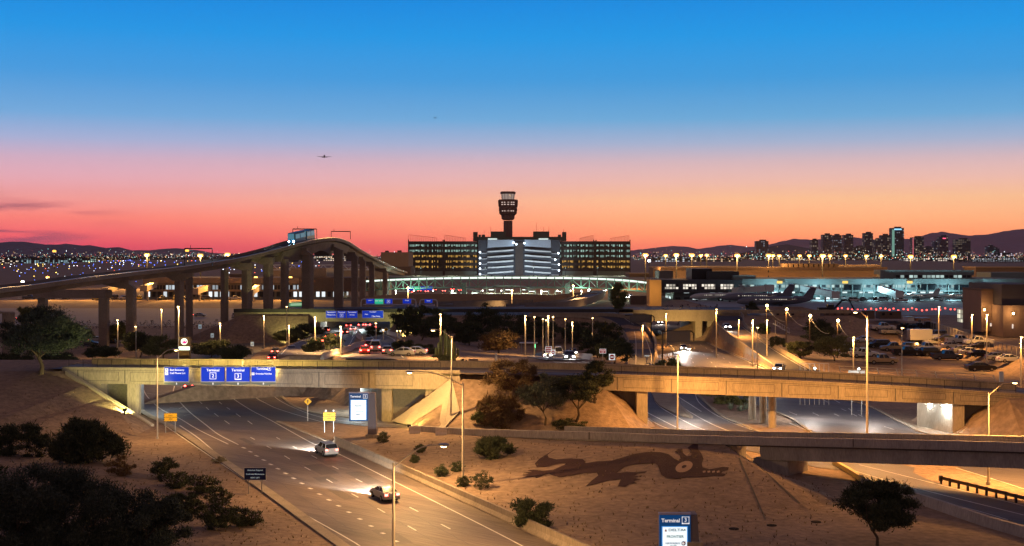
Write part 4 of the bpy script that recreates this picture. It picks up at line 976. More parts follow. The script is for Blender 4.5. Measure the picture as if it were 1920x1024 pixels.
bld('terminal_building', 'tan windowless box building left of the garage roofline', [('wall', tan, 714, 766, 473, 500, 1300, 60), ('roof_plant', tand, 722, 728, 470, 473, 1310, 8), ('roof_plant', tand, 745, 752, 469.5, 473, 1310, 8), ('lower_wall', tand, 690, 770, 500, 516, 1290, 60)])
bld('terminal_building', 'dark teal-grey concourse block with four groups of lit windows right of the walkway', [
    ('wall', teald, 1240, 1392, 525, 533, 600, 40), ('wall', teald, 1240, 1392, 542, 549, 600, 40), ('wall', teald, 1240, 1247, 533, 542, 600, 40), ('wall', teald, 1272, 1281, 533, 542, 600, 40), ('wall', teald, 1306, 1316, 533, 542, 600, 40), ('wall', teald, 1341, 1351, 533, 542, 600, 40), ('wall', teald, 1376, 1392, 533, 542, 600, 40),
    ('window_band', windows_mat('office_windows', (.08, .08, .08), (1.5, 3), (.8, .9), .9, (1, .9, .75), 1.1), 1247, 1376, 533, 542, 600.6, 20), ('dock_band', lw4, 1262, 1392, 549, 562, 603, 30),
    ('roof_plant', black, 1297, 1335, 504, 525, 612, 20), ('roof_plant', teald, 1326, 1386, 509, 525, 608, 20), ('roof_plant', teal, 1376, 1417, 516.5, 530, 602, 20)])
wc = bld('terminal_building', 'long teal-lit concourse with gate windows and docks stretching to the right edge', [
    ('wall', teal, 1392, 1930, 523, 534, 600, 45), ('window_band', lw2, 1392, 1930, 534, 544, 601, 40), ('ledge', teal, 1392, 1930, 544, 547, 599, 45), ('dock_band', lw4, 1392, 1930, 547, 561, 602.5, 30),
    ('upper_storey', teal, 1672, 1826, 507, 516, 606, 30), ('upper_window_band', lw2, 1676, 1822, 516, 521, 606.5, 28), ('upper_ledge', teal, 1670, 1828, 521, 523, 605, 30),
    ('wall_panel', mat('dark_glass', (.01, .015, .02), .2), 1583, 1614, 534, 544.5, 599.5, 1), ('wall_panel', MATS['dark_glass'], 1790, 1822, 534, 545, 599.5, 1), ('wall_panel', MATS['dark_glass'], 1728, 1754, 533, 546, 599.5, 1), ('far_wing', teal, 1858, 1930, 511, 523, 640, 20)])
MB().lathe([(4.2, 0), (4.2, 4.1)], 20, (gx(1672, 605), 610, gzz(523, 605))).build('stair_drum', teal, wc)
for px in (1462, 1585, 1706): pbox(px-5, px+5, 527, 531.5, 598, .4).build('gate_sign', glow('gate_sign', (1, .6, .1), 1.3), wc)
for k in range(27):
    px = 1398+k*20; pbox(px, px+1.6, 534, 561, 598.5, .5).build('column', teal, wc)
for px in (1450, 1540, 1635, 1700, 1780, 1850): c = at(px, 549, 595); point('dock_light', (c.x, 592, 8), (.5, .9, 1), 6000, .8, wc)
bld('hangar', 'long low brown hangar with ribbed roof behind the teal concourse', [('wall', tan, 1240, 1662, 507, 524, 900, 40), ('roof', tand, 1238, 1664, 501, 507, 898, 44), ('window_band', windows_mat('hangar_windows', (.3, .2, .12), (9, 5), (.5, .3), .4, (1, .9, .7), 1.2), 1380, 1655, 511, 517, 899.5, 2)])
for k in range(11): pbox(1470+k*9.5, 1477+k*9.5, 494.5, 501, 905, 12).build('roof_ridge', tand, bpy.data.objects['hangar'])
for i, (px0, px1, y0) in enumerate(((1225, 1300, 500), (1180, 1236, 512), (1560, 1650, 497), (1830, 1925, 500), (1290, 1380, 499))):
    bld('warehouse', 'low brown shed behind the right concourse, %s one built' % ['the wide one beside the garage', 'the one nearest the garage', 'the one with the long flat roof', 'the one at the far right edge', 'the one behind the roof plant'][i].replace(' one built', ''), [('wall', tand, px0, px1, y0+2, 520, 980+i*30, 30), ('roof', tan, px0-1, px1+1, y0, y0+2, 979+i*30, 32)])
# white roof truss behind the left concourse
wt = thing('roof_truss', 'white steel roof truss showing between the tallest guideway columns', 'truss'); a_, b_ = at(512, 497, 850), at(720, 497, 850)
mb = MB(); mb.bar(a_, b_, .5); mb.bar(a_+V((0, 0, -3.2)), b_+V((0, 0, -3.2)), .5); n = 22
for i in range(n):
    p, r_ = a_.lerp(b_, i/n), a_.lerp(b_, (i+1)/n); mb.bar(p+V((0, 0, -3.2 if i % 2 else 0)), r_+V((0, 0, 0 if i % 2 else -3.2)), .35)
mb.build('truss_frame', white, wt)
bld('terminal_building', 'pale low building under the white roof truss', [('wall', tan, 505, 720, 503, 530, 860, 30)])
# brown building at the right edge
bb = bld('service_building', 'brown windowless building with wall lamps at the right edge', [('wall', mat('brown_wall', (.24, .16, .12), .85, var=.12, vs=.3), 1840, 1881, 545, 622, 340, 14), ('parapet', tand, 1839.5, 1881, 541.5, 545, 339.8, 14.2), ('wall', MATS['brown_wall'], 1881, 1960, 573, 632, 332, 24), ('upper_storey', mat('dark_cladding', (.07, .06, .07), .7), 1878, 1960, 533, 573, 334, 24)])
pbox(1872, 1877, 592, 615, 339.7, .2).build('door', black, bb); pbox(1857, 1859, 606, 612, 339.7, .2).build('window', signw, bb); pbox(1898, 1900, 608, 616, 331.7, .2).build('window', signw, bb)
for px, py, Y in ((1846, 581, 338.5), (1900, 588, 330.5), (1870, 586, 338.5)):
    o = MB().ball(at(px, py, Y), .28).build('wall_lamp', lampm, bb); point('lamp_light', at(px, py, Y-.8), sod, 500, .2, bb)
gk = bld('glass_kiosk', 'small bright glass-fronted building beside the brown building', [('wall', windows_mat('kiosk_glass', (.3, .3, .25), (1.6, 1.4), (.9, .85), 1.0, (1, .95, .7), 1.0), 1813, 1839, 582, 606, 372, 8), ('roof', white, 1811, 1839, 579.5, 582, 371, 9)])
# jet bridges
def jet_bridge(px0, py0, Y0, px1, py1, Y1, label, m, zb=3.0):
    t = thing('jet_bridge', label, 'jet bridge'); a, b = at(px0, py0, Y0), at(px1, py1, Y1)
    n = 9
    mb = MB(); mb.bar(a, b, 2.6, 2.8); mb.build('tunnel', m, t)
    mb = MB()
    for i in range(n+1): p = a.lerp(b, i/n); mb.bar(p+V((0, -1.35, -1.4)), p+V((0, -1.35, 1.4)), .14)
    mb.build('tunnel_ribs', white, t)
    d = (b-a).normalized(); MB().box(b+d*1.6, (3.6, 3.6, 3.2)).build('cab', m, t)
    p = a.lerp(b, .75); MB().bar(V((p.x, p.y, zb)), p, .8).build('support', galv, t)
jm = mat('jet_bridge_white', (.55, .58, .58), .5); jo = mat('jet_bridge_tan', (.45, .38, .28), .6)
jet_bridge(1505, 541, 598, 1562, 552, 570, 'pale ribbed jet bridge sloping down right of the two parked jets', jm)
jet_bridge(1650, 541, 598, 1682, 551, 575, 'short pale jet bridge under the rounded upper storey', jm)
jet_bridge(1376, 545, 598, 1438, 541, 580, 'pale jet bridge above the nearer parked jet', jm)
jet_bridge(1842, 541, 598, 1872, 552, 575, 'pale jet bridge near the brown building', jm)
jet_bridge(224, 536, 690, 200, 545, 665, 'tan jet bridge left of the lit concourse', jo, 0); jet_bridge(392, 538, 695, 368, 546, 660, 'tan jet bridge between the left guideway columns', jo, 0); jet_bridge(486, 538, 695, 470, 548, 650, 'tan jet bridge behind the paired guideway columns', jo, 0); jet_bridge(290, 534, 695, 272, 540, 670, 'tan jet bridge at the left end of the lit concourse', jo, 0)
# looping access viaducts in front of the garage
def viaduct(name, label, pts, wd, wall, m=conc):
    t = thing(name, label, 'road bridge'); p = smooth_path([V(q) for q in pts], 5)
    mb = MB(); mb.sweep(p, [(0, -wall), (0, .9), (.3, .9), (.3, 0), (wd-.3, 0), (wd-.3, .9), (wd, .9), (wd, -wall)]); mb.build('wall', m, t)
    MB().ribbon(offset(p, wd-.35), offset(p, .35), .03).build('road_deck', asph, t)
viaduct('access_viaduct', 'long low curved access road wall in front of the garage', [at(690, 561, 560), at(800, 556, 590), at(950, 556.5, 600), at(1060, 557, 590), at(1120, 552, 620)], 9, 3.4, tan)
viaduct('access_viaduct', 'bright amber curved road sweeping up to the white headlights', [at(985, 575, 455), at(1050, 571, 480), at(1100, 563, 530), at(1128, 553, 600), at(1136, 545, 690)], 8, 2.0, concd)
viaduct('access_viaduct', 'low roundabout wall left of the amber curved road', [at(850, 571, 470), at(930, 568, 500), at(1000, 566, 520)], 8, 1.4, concd)
sb = bld('service_building', 'orange-lit wall below the right end of the walkway', [('wall', mat('ochre_wall', (.45, .30, .12), .85, var=.1), 1218, 1240, 525, 574, 520, 12)])
point('lamp_light', at(1228, 545, 512), sod, 2500, .3, sb)
mb = MB()
for px0, px1, py0, py1 in ((1180, 1218, 545, 552), (1178, 1200, 553, 566)): pbox(px0, px1, py0, py1, 640, 20, mb)
sb2 = bld('service_building', 'dark block under the right end of the walkway', [('wall', concd, 1236, 1262, 508, 560, 660, 20), ('wall', tand, 1182, 1222, 555, 572, 620, 6)])
# construction site: site huts, walls
for i, (px0, px1, y0, y1, Y, m, l) in enumerate(((1545, 1640, 583, 598, 400, tand, 'long brown site trailer beyond the yard lamps'), (1650, 1690, 584, 598, 404, tand, 'short brown site trailer next to the long one'), (1452, 1500, 584, 598, 390, tan, 'tan site trailer behind the second yard lamp'), (1380, 1418, 586, 600, 380, tan, 'orange-lit site hut right of the outbound portal'), (1718, 1745, 597, 602, 392, mat('orange_box', (.5, .2, .08), .7), 'flat orange container at the back of the lot'), (1702, 1714, 595, 602, 392, white, 'small pale container left of the orange one'))):
    t = bld('site_trailer', l, [('body', m, px0, px1, y0, y1, Y, 5)])
    pbox(px0-.5, px1+.5, y0-.7, y0, Y-.2, 5.4).build('roof', galv, t)
    for k in range(int((px1-px0)/14)): pbox(px0+4+k*14, px0+9+k*14, y0+3, y0+7, Y-.1, .08).build('window', black, t)
# floodlights for the aprons
hm_mesh = None
HM = [(1210, 478, 900), (1248, 479, 1150), (1268, 478, 820), (1297, 478.5, 950), (1314, 479, 1250), (1325, 478.5, 1200), (1382, 479, 780), (1441, 479, 900), (1449, 479, 1150), (1461, 479.5, 1150), (1499, 479.5, 1150), (1517, 479.5, 1050), (1542, 479.5, 780), (1556, 479.5, 1050), (1585, 479.5, 1000), (1624, 480, 1000), (1652, 480, 1050), (1707, 481, 900), (1788, 481, 850), (276, 478, 900), (376, 479, 860), (427, 477, 900), (102, 471, 2200), (351, 470, 2100)]
for i, (px, py, Y) in enumerate(HM):
    c = at(px, py, Y); t = thing('floodlight_mast', 'tall apron mast with bright orange floodlights, %s from the left of those at %s' % (nth(i if i < 19 else i-19), 'right' if i < 19 else 'left'), 'floodlight', 'apron floodlight masts', (c.x, c.y, 0))
    MB().tube([(0, 0, 0), (0, 0, c.z)], [.5, .3], 8).build('pole', steeld, t)
    s = .62*(Y/900)**.9*(1.0 if Y < 1000 else .75)
    mb = MB()
    for k in range(3): mb.ball(((k-1)*1.3*s, -.5, c.z), 2.0*s, 10, 6, (1, 1, .9))
    mb.build('floodlights', glow('floodlight', (1, .44, .07), 2.6), t)
    if Y < 1300: point('lamp_light', (0, -2, c.z-1), (1, .5, .13), 120000 if i in (6, 12, 0, 2, 7) or 19 <= i < 22 else 45000, 1, t)

# floodlights added on the left concourse roof and garage foot to brighten both areas
lc = bpy.data.objects['terminal_building']
for px in (90, 180, 285, 350, 420, 480, 545):
    c = at(px, 522, 690); MB().box((c.x, 689.4, c.z+.6), (1.6, .8, .6)).build('floodlight', glow('added_floodlight_glow', (1, .5, .1), 6), lc)
    spot('lamp_light', (c.x, 688, c.z+.6), (c.x, 610, 0), (1, .46, .10), 55000, 150, .8, lc)
for px in (790, 850, 910, 1000, 1060, 1120, 1165):
    c = at(px, 512, 1470); t_ = thing('floodlight', 'added white floodlight pole at the foot of the garage, %s from the left' % nth([790, 850, 910, 1000, 1060, 1120, 1165].index(px)), 'floodlight', 'added floodlights at the garage foot', (c.x, 1462, 0)); MB().tube([(0, 0, 0), (0, 0, 9)], .25, 6).build('pole', steeld, t_); MB().ball((0, 0, 9), .3, 8, 5).build('lamp', glow('white_green', (.8, 1, .85), 3), t_); spot('lamp_light', (0, -2, 8.5), (0, -8, 0), (.7, 1, .8), 26000, 140, 1, t_)

# forecourt canopies, kerbside roofs and viaduct columns under and behind the walkway
cm_ = mat('canopy_green', (.30, .36, .31), .6, var=.2, vs=.2)
for i, (px0, px1, py, Y, l) in enumerate(((905, 1000, 541, 800, 'long low pale canopy roof behind the walkway, left of the tower axis'), (985, 1060, 544, 770, 'second low canopy roof just right of the first'), (840, 900, 547, 740, 'short canopy roof left of the long one'))):
    t = thing('canopy', l, 'canopy'); a, b = at(px0, py, Y), at(px1, py+1.2, Y); mb = MB(); n = 10
    mb.sweep([V((a.x+(b.x-a.x)*k/n, Y, a.z+1.6*math.sin(math.pi*k/n))) for k in range(n+1)], [(0, -.4), (0, .3), (14, .3), (14, -.4)]); mb.build('roof', cm_, t)
    for k in range(6): x = a.x+(b.x-a.x)*(k+.5)/6; MB().box2((x-.3, Y+1, 0), (x+.3, Y+1.6, a.z)).build('column', concd, t)
    for k in range(3): x = a.x+(b.x-a.x)*(k+.5)/3; MB().box((x, Y+3, a.z-.9), (3, 1, .15)).build('canopy_light', glow('canopy_lamp', (.8, 1, .85), 6), t); point('lamp_light', (x, Y+1, a.z-1.6), (.75, 1, .8), 5000, .6, t)
for i, px in enumerate((742, 776, 812, 848, 905, 940, 1015, 1045, 1070, 1090)):
    c = at(px, 552, 640); t = thing('lamp_post', 'short white-lit post in the forecourt below the walkway, %s from the left' % nth(i), 'lamp post', 'forecourt posts', (c.x, 640, 0)); MB().tube([(0, 0, 0), (0, 0, 6.0)], .2, 6).build('pole', cm_, t); MB().ball((0, 0, 6.1), .35, 8, 5).build('lamp', glow('forecourt_lamp', (1, .95, .8), 8), t)
    if i % 3 == 0: spot('lamp_light', (0, -.8, 6), (0, -1, 0), (1, .85, .55), 9000, 150, .4, t)
for i, (px, py, Y, w_) in enumerate(((765, 560, 520, 9000), (960, 565, 500, 6000), (1075, 556, 560, 14000), (1150, 560, 520, 9000))):
    c = at(px, py-20, Y); t = thing('lamp_post', 'amber lamp post on the access roads in front of the garage, %s from the left' % nth(i), 'lamp post', 'amber access road lamps', (c.x, Y, 0)); MB().tube([(0, 0, 0), (0, 0, c.z)], .2, 6).build('pole', polem, t); MB().ball((0, 0, c.z), .35, 8, 5).build('lamp', lampm, t); spot('lamp_light', (0, -.8, c.z), (0, -3, 0), sod, w_*2, 150, .4, t)

for i, px in enumerate((922, 948, 1000, 1028)):  # floodlights added to light the centre bands of the garage
    c = at(px, 515, 1440); t_ = thing('floodlight', 'added floodlight aimed at the banded centre of the garage, %s from the left' % nth(i), 'floodlight', 'added floodlights at the garage centre', (c.x, 1440, 0)); MB().box((0, 0, .6), (1.4, 1.0, 1.2)).build('lamp_head', steeld, t_)
    spot('lamp_light', (0, .8, 1.6), (0, 52, 19), (.66, .86, 1), 52000, 75, .5, t_)
# ---------------------------------------------------------------- mountains, downtown, airfield
def range_(name, pts, Y, m, deep=3000, rough=1.0, seed=1):
    xs = []; r_ = random.Random(seed)
    px = pts[0][0]
    def yy(p):
        for (a, ya), (b, yb_) in zip(pts, pts[1:]):
            if p <= b: return ya+(yb_-ya)*(p-a)/(b-a)
        return pts[-1][1]
    n = int((pts[-1][0]-pts[0][0])/4); rows = 9; vs = []; fs = []
    for j in range(rows):
        t = j/(rows-1)      # 0 front foot, .5 ridge, 1 back foot
        for i in range(n+1):
            p = pts[0][0]+i*4; Yr = Y+(t-.5)*2*deep; x = (p-CX)*Y/F
            h = H-(yy(p)-HY)*Y/F; k = 1-abs(t-.5)*2
            nz = noise.noise(V((x*.0012, Yr*.0012, seed)))*.5+noise.noise(V((x*.004, Yr*.004, seed)))*.25
            hz = h*(k**.9)*(1+ (nz*.9 if 0 < t < 1 and abs(t-.5) > .05 else noise.noise(V((x*.006, 0, seed)))*.05*rough)) if t != .5 else h*(1+noise.noise(V((x*.008, 0, seed)))*.06*rough)
            if k <= 0: hz = -5
            if t != .5: hz = min(hz, h*.97*(k**.5))
            vs.append((x+nz*150*(1 if t != .5 else 0), Yr, hz))
    for j in range(rows-1):
        for i in range(n): a = j*(n+1)+i; fs.append((a, a+1, a+n+2, a+n+1))
    mb = MB(); mb.add(vs, fs); return struct(mb.build(name, m, None, True))
mtl = mat('far_mountain', (.12, .06, .10), .95, var=.3, vs=.002); mtr = mat('far_mountain_right', (.34, .15, .18), .95, var=.2, vs=.002); mth = mat('near_hill', (.10, .05, .04), .95, var=.2, vs=.003)  # purple base colours carry some of the haze, most on the right
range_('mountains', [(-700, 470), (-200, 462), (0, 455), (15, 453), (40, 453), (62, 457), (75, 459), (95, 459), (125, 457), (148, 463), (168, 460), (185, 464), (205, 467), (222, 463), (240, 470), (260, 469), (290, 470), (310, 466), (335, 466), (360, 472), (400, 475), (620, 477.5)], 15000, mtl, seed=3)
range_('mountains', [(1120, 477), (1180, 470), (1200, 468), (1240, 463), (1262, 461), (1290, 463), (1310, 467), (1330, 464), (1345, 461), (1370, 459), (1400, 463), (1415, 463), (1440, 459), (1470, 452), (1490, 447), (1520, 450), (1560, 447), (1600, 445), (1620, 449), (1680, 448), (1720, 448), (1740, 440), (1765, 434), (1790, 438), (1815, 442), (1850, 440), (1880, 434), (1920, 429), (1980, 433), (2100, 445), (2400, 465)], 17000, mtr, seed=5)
range_('hill', [(1395, 474), (1420, 467), (1450, 461), (1475, 458), (1500, 462), (1530, 469), (1560, 475)], 6500, mth, 900, seed=8)
# downtown towers
DT = [(1418, 1441, 452, (.10, .05, .04)), (1522, 1534, 450, (.06, .04, .05)), (1543, 1560, 440, (.05, .04, .05)), (1562, 1578, 441, (.05, .03, .04)), (1583, 1600, 440.5, (.08, .03, .03)), (1621, 1637, 437, (.05, .025, .04)), (1631, 1643, 456, (.12, .1, .09)), (1641, 1652, 449, (.05, .04, .05)), (1653, 1669, 441, (.05, .04, .05)), (1672, 1695, 427.5, (.03, .04, .06)), (1711, 1732, 445, (.02, .03, .04)), (1733, 1750, 464, (.04, .02, .03)), (1752, 1770, 452, (.04, .03, .05)), (1763, 1778, 443.5, (.07, .02, .05)), (1792, 1820, 449, (.02, .025, .03)), (1853, 1866, 462, (.03, .025, .04)), (1862, 1874, 466, (.03, .025, .04)), (1600, 1622, 463, (.07, .04, .04)), (1570, 1590, 460, (.06, .04, .04))]
DLAB = ['brown block left of the hill', 'narrow block right of the hill', 'block with a flat roof at the left of the cluster', 'block in the middle of the left cluster', 'reddish block at the right of the left cluster', 'slim dark reddish slab standing alone', 'short pale block below the slim slab', 'stepped block beside the tallest tower', 'grey block touching the tallest tower', 'tallest tower with a glowing left edge', 'black slab with a pink-lit left edge', 'low dark block right of the black slab', 'wide dark block with scattered lights', 'block with a small red rooftop light', 'dark block full of lit windows', 'left one of the two small right-hand blocks', 'right one of the two small right-hand blocks', 'low reddish podium between the towers', 'low podium in front of the left cluster']
for i, (a, b, top, c) in enumerate(DT):
    Y = 5300+(i*97) % 600; t = thing('office_tower', 'distant downtown %s' % DLAB[i], 'tower', 'downtown office towers', at((a+b)/2, 478, Y))
    o = empty('x'); bpy.data.objects.remove(o)
    w_ = (b-a)*Y/F; h_ = H-(top-HY)*Y/F; L_ = t.location
    t.location.z = 0
    wm = windows_mat('tower_windows_%d' % i, c, (9.0, 8.5), (.55, .45), .2 if i not in (14, 10) else .4, (1, .78, .55) if i % 3 else (.75, .85, 1), .16, seed=i*3.0)
    mb = MB(); mb.box((0, 20, h_/2), (w_, 40, h_)); mb.build('wall', wm, t)
    MB().box((w_*.1, 20, h_+3), (w_*.5, 18, 6)).build('roof_plant', mat('tower_roof', (.04, .03, .04)), t)
    if i == 9: MB().box((-w_*.38, -.6, h_*.5), (w_*.2, 1.0, h_*.9)).build('lit_edge', glow('edge_green', (.35, .75, .6), .45), t); MB().box((0, -.8, h_-6), (w_*.6, 1, 6)).build('lit_sign', glow('edge_blue', (.3, .7, 1), 1.5), t)
    if i == 10: MB().box((-w_*.45, -.6, h_*.5), (w_*.1, 1.0, h_*.95)).build('lit_edge', glow('edge_pink', (.9, .2, .25), .55), t)
    if i == 13: MB().box((0, -.6, h_-8), (w_*.4, 1, 4)).build('lit_sign', glow('edge_red', (1, .1, .2), 2), t)
# low buildings of the far town
FB = [(35, 122, 484, 492, 3400, (.5, .8, .9), .8), (128, 175, 485, 490, 3300, (.6, .9, .8), .4), (150, 215, 482, 487, 4200, (1, .6, .25), .7), (0, 32, 486, 492, 3300, (1, .8, .6), .3), (500, 560, 484, 490, 3600, (1, .7, .4), .4), (590, 700, 481, 488, 3900, (1, .8, .6), .4), (1830, 1925, 484, 489, 3500, (.8, .9, 1), .9), (1700, 1790, 484, 488, 3700, (1, .85, .7), .5), (1222, 1300, 483, 489, 3300, (.8, .9, 1), .6), (1290, 1390, 484, 489, 3400, (1, .7, .4), .4), (1860, 1900, 474, 481, 4300, (.9, .8, 1), .4), (1440, 1540, 482, 487, 3600, (1, .7, .35), .4)]
FL = ['bright white-lit low terminal shed at far left', 'dim teal-lit shed beside the white-lit one', 'orange-walled shed beyond the airfield lights', 'dark shed at the far left edge of the airfield', 'low shed below the right of the left floodlights', 'long low shed between the guideway and the garage', 'long shed with an even row of white lights at far right', 'low shed under the downtown towers', 'white-lit shed just right of the garage', 'amber-lit shed right of the white-lit one', 'small block in front of the right mountains', 'low amber shed in front of the brown hill']
for i, (a, b, y0, y1, Y, c, l) in enumerate(FB):
    t = thing('far_shed', FL[i], 'building', 'far low buildings'); 
    pbox(a, b, y0, y1+1.5, Y, 30).build('wall', windows_mat('shed_windows_%d' % i, (.05, .045, .05), (7, 5), (.6, .6), l, c, .8, seed=i*2.0), t)
    pbox(a-.5, b+.5, y0-.5, y0, Y-1, 32).build('roof', mat('shed_roof', (.05, .045, .055)), t)
# far trees as one ragged mass
def massed(name, label, spans, seed=4):
    r_ = random.Random(seed); mb = MB(); mb.raw = True
    for a, b, y0, y1, Y in spans:
        n = int((b-a)*9)
        for k in range(n):
            px = a+(b-a)*r_.random(); top = y1-(y1-y0)*(.35+.65*abs(noise.noise(V((px*.09, Y*.01, seed))))*1.6); py = top+(y1-top)*r_.random()
            c = at(px, py, Y+r_.uniform(-30, 30)); s = 1.5*Y/F
            d1 = V((r_.uniform(-1, 1), r_.uniform(-1, 1), r_.uniform(-.6, .6)))*s; d2 = V((r_.uniform(-1, 1), r_.uniform(-1, 1), r_.uniform(-1, 1)))*s
            mb.add([c-d1, c+d1, c+d2], [(0, 1, 2)])
    o = mb.build(name, mat('far_foliage', (.018, .016, .018), .95)); tag(o, label, 'trees', None, 'stuff'); return o
massed('distant_trees', 'dark band of trees along the far edge of the airfield and town', [(0, 760, 474, 486, 4300), (0, 420, 478, 487, 3300), (1185, 1925, 474, 486, 4200), (1780, 1925, 478, 492, 2600), (95, 125, 468, 484, 3200)])
# scattered town lights, each one tiny: uncountable
def lights(name, label, n, fx, cols, es, rr, seed):
    r_ = random.Random(seed)
    mbs = [MB() for _ in cols]
    for k in range(n):
        px, py, Y = fx(r_); c = at(px, py, Y); s = rr(r_)*Y/1280; mb = mbs[int(r_.random()**1.3*len(cols))]
        mb.raw = True; mb.add([c+V((s, 0, 0)), c+V((0, 0, s)), c+V((-s, 0, 0)), c+V((0, 0, -s)), c+V((0, -s, 0)), c+V((0, s, 0))], [(0, 1, 4), (1, 2, 4), (2, 3, 4), (3, 0, 4), (0, 1, 5), (1, 2, 5), (2, 3, 5), (3, 0, 5)])
    for i, (mb, c) in enumerate(zip(mbs, cols)):
        o = mb.build(name, glow('town_light_%.1f_%.1f_%.1f' % c, c, es)); tag(o, label % ['warm', 'white', 'orange', 'cyan', 'red'][i % 5], 'lights', None, 'stuff')
def fx1(r_):
    if r_.random() < .42: px = r_.uniform(0, 770)
    else: px = r_.uniform(1185, 1920)
    py = 485-abs(r_.gauss(0, 1))*6 if px < 800 else 487-abs(r_.gauss(0, 1))*8
    return px, max(py, 466 if px < 800 else 462), 3200 + (487-py)*120
lights('town_lights', 'scattered %s points of light of the far town', 1900, fx1, [(1, .75, .45), (.85, .93, 1), (1, .5, .15), (.3, .9, .85), (1, .15, .12)], 4.2, lambda r_: r_.uniform(.10, .24)*(1.9 if r_.random() < .08 else 1), 11)
# taxiway and runway lights: small lamps standing on the airfield
tlm = {c: MB().lathe([(.5, 0), (.62, .5), (.4, 1.0), (.1, 1.2)], 6).mesh('airfield_light', glow('airfield_'+c, col, es)) for c, col, es in (('blue', (.10, .20, 1), 6), ('white', (.85, .9, 1), 6), ('amber', (1, .65, .12), 6), ('red', (1, .12, .06), 6))}
r_ = random.Random(5)
NAMEC = {'blue': 'small blue taxiway edge light on the dark airfield at left', 'white': 'small white airfield light on the dark airfield at left', 'amber': 'small amber airfield light on the dark airfield at left', 'red': 'small red airfield light on the dark airfield at left'}
cnt = 0
while cnt < 290:
    px = r_.uniform(0, 600); py = 486+abs(r_.gauss(0, 1))*17
    if py > 545: continue
    row = round(py/3.2)*3.2+r_.uniform(-.5, .5) if r_.random() < .8 else py
    if row < 485: continue
    c = r_.choices(['blue', 'white', 'amber', 'red'], [.5, .22, .2, .08])[0]; q = P(px, row)
    if q.y > 6000: continue
    o = bpy.data.objects.new('airfield_light', tlm[c]); COL.objects.link(o); o.location = q; s = q.y/1280*r_.uniform(.36, .62); o.scale = (s*(1.6 if c == 'amber' else 1), s, s*.9)
    tag(o, NAMEC[c], 'airfield light', c+' airfield lights'); cnt += 1
# red marker lamps at the edge of the right apron
rm = MB(); rm.box((0, 0, .25), (.5, .3, .5)); rl = rm.mesh('marker_lamp', glow('marker_red', (1, .08, .06), 5))
for k in range(30):
    px = 1537+k*8.7+r_.uniform(-2, 2); q = P(px, 579+r_.uniform(-1.5, 3), 3.3); o = bpy.data.objects.new('marker_lamp', rl); COL.objects.link(o); o.location = V((q.x, q.y, gz(q.x, q.y)+.1)); tag(o, 'small red marker lamp in the row along the dark edge of the right apron', 'marker lamp', 'red marker lamps')
# bright single lights
for px, py, Y, col, w_, l in ((1105, 545, 690, (1, .97, .9), 30000, 'brilliant white floodlight at the top of the amber curved road'), (145/3.41, 400+440/3.41, 700, (.7, .85, 1), 0, 'bluish-white lamp low on the airfield above the left end of the guideway'), (1217, 489, 1100, (.9, .95, 1), 0, 'cool white floodlight right of the garage')):
    c = at(px, py, Y); t = thing('floodlight', l, 'floodlight', None, (c.x, c.y, 0)); MB().tube([(0, 0, 0), (0, 0, c.z)], .25, 6).build('pole', steeld, t)
    MB().ball((0, 0, c.z), .0011*Y if Y < 1000 else .9, 8, 5).build('lamp', glow('bright_white', (.9, .95, 1), 40), t)
    if w_: point('lamp_light', (0, -1.5, c.z), col, w_, .5, t)
# airliners in the air and on the stand
def airliner(label, loc, rz, pitch=0, bank=0, L_=36, jet=False, m=None, group=None):
    m = m or mat('aircraft_dark', (.035, .04, .055), .35, .2); t = thing('airliner' if not jet else 'regional_jet', label, 'airplane', group, loc); t.rotation_euler = (bank, pitch, rz); r = L_*.052
    prof = [(-.5, .12, .5), (-.42, .45, .35), (-.3, .8, .12), (-.15, 1, 0), (.3, 1, 0), (.42, .8, -.1), (.48, .45, -.2), (.5, .1, -.3)]
    vs = []; fs = []; n = 12
    for x, k, dz in prof:
        for a in range(n): an = 2*math.pi*a/n; vs.append(V((x*L_, r*k*math.cos(an), r*k*math.sin(an)+dz*r)))
    for i in range(len(prof)-1):
        for a in range(n): fs.append((i*n+a, i*n+(a+1) % n, (i+1)*n+(a+1) % n, (i+1)*n+a))
    fs += [tuple(range(n)), tuple(range(len(vs)-n, len(vs)))[::-1]]
    b = MB(); b.add(vs, fs); b.build('fuselage', m, t, True)
    sp = L_*.47
    for s in (-1, 1): MB().prism([V((L_*.10, s*r*.6, -r*.5)), V((-L_*.10, s*sp, r*.5)), V((-L_*.15, s*sp, r*.5)), V((-L_*.10, s*r*.6, -r*.5))], (0, 0, r*.18)).build('wing', m, t)
    z = r*3.2 if jet else r*.6
    for s in (-1, 1): MB().prism([V((-L_*.42, 0, z)), V((-L_*.49, s*L_*.17, z+.1)), V((-L_*.53, s*L_*.17, z+.1)), V((-L_*.50, 0, z))], (0, 0, r*.12)).build('tailplane', m, t)
    MB().prism([V((-L_*.33, -.15, r*.7)), V((-L_*.44, -.15, r*(3.3 if jet else 4.7))), V((-L_*.52, -.15, r*(3.3 if jet else 4.7))), V((-L_*.47, -.15, r*.7))], (0, .3, 0)).build('tail_fin', m, t)
    for s in (-1, 1):
        c = V((-L_*.30, s*r*1.5, r*.7)) if jet else V((L_*.06, s*L_*.16, -r*.9)); MB().tube([c+V((L_*.05, 0, 0)), c-V((L_*.05, 0, 0))], [r*.5, r*.35], 10).build('engine', m, t)
    if jet:
        MB().box((-L_*.02, 0, .35*r), (L_*.60, r*2.0, .30)).build('window_row', windows_mat('cabin_windows', (.02, .02, .03), (.9, 20), (.5, 2), .8, (1, .9, .75), .9), t)
        for x, y in ((L_*.38, 0), (-.06*L_, 1.6), (-.06*L_, -1.6)): MB().box((x, y, -r-.7), (.8, .4, 1.5)).build('landing_gear', black, t)
    return t
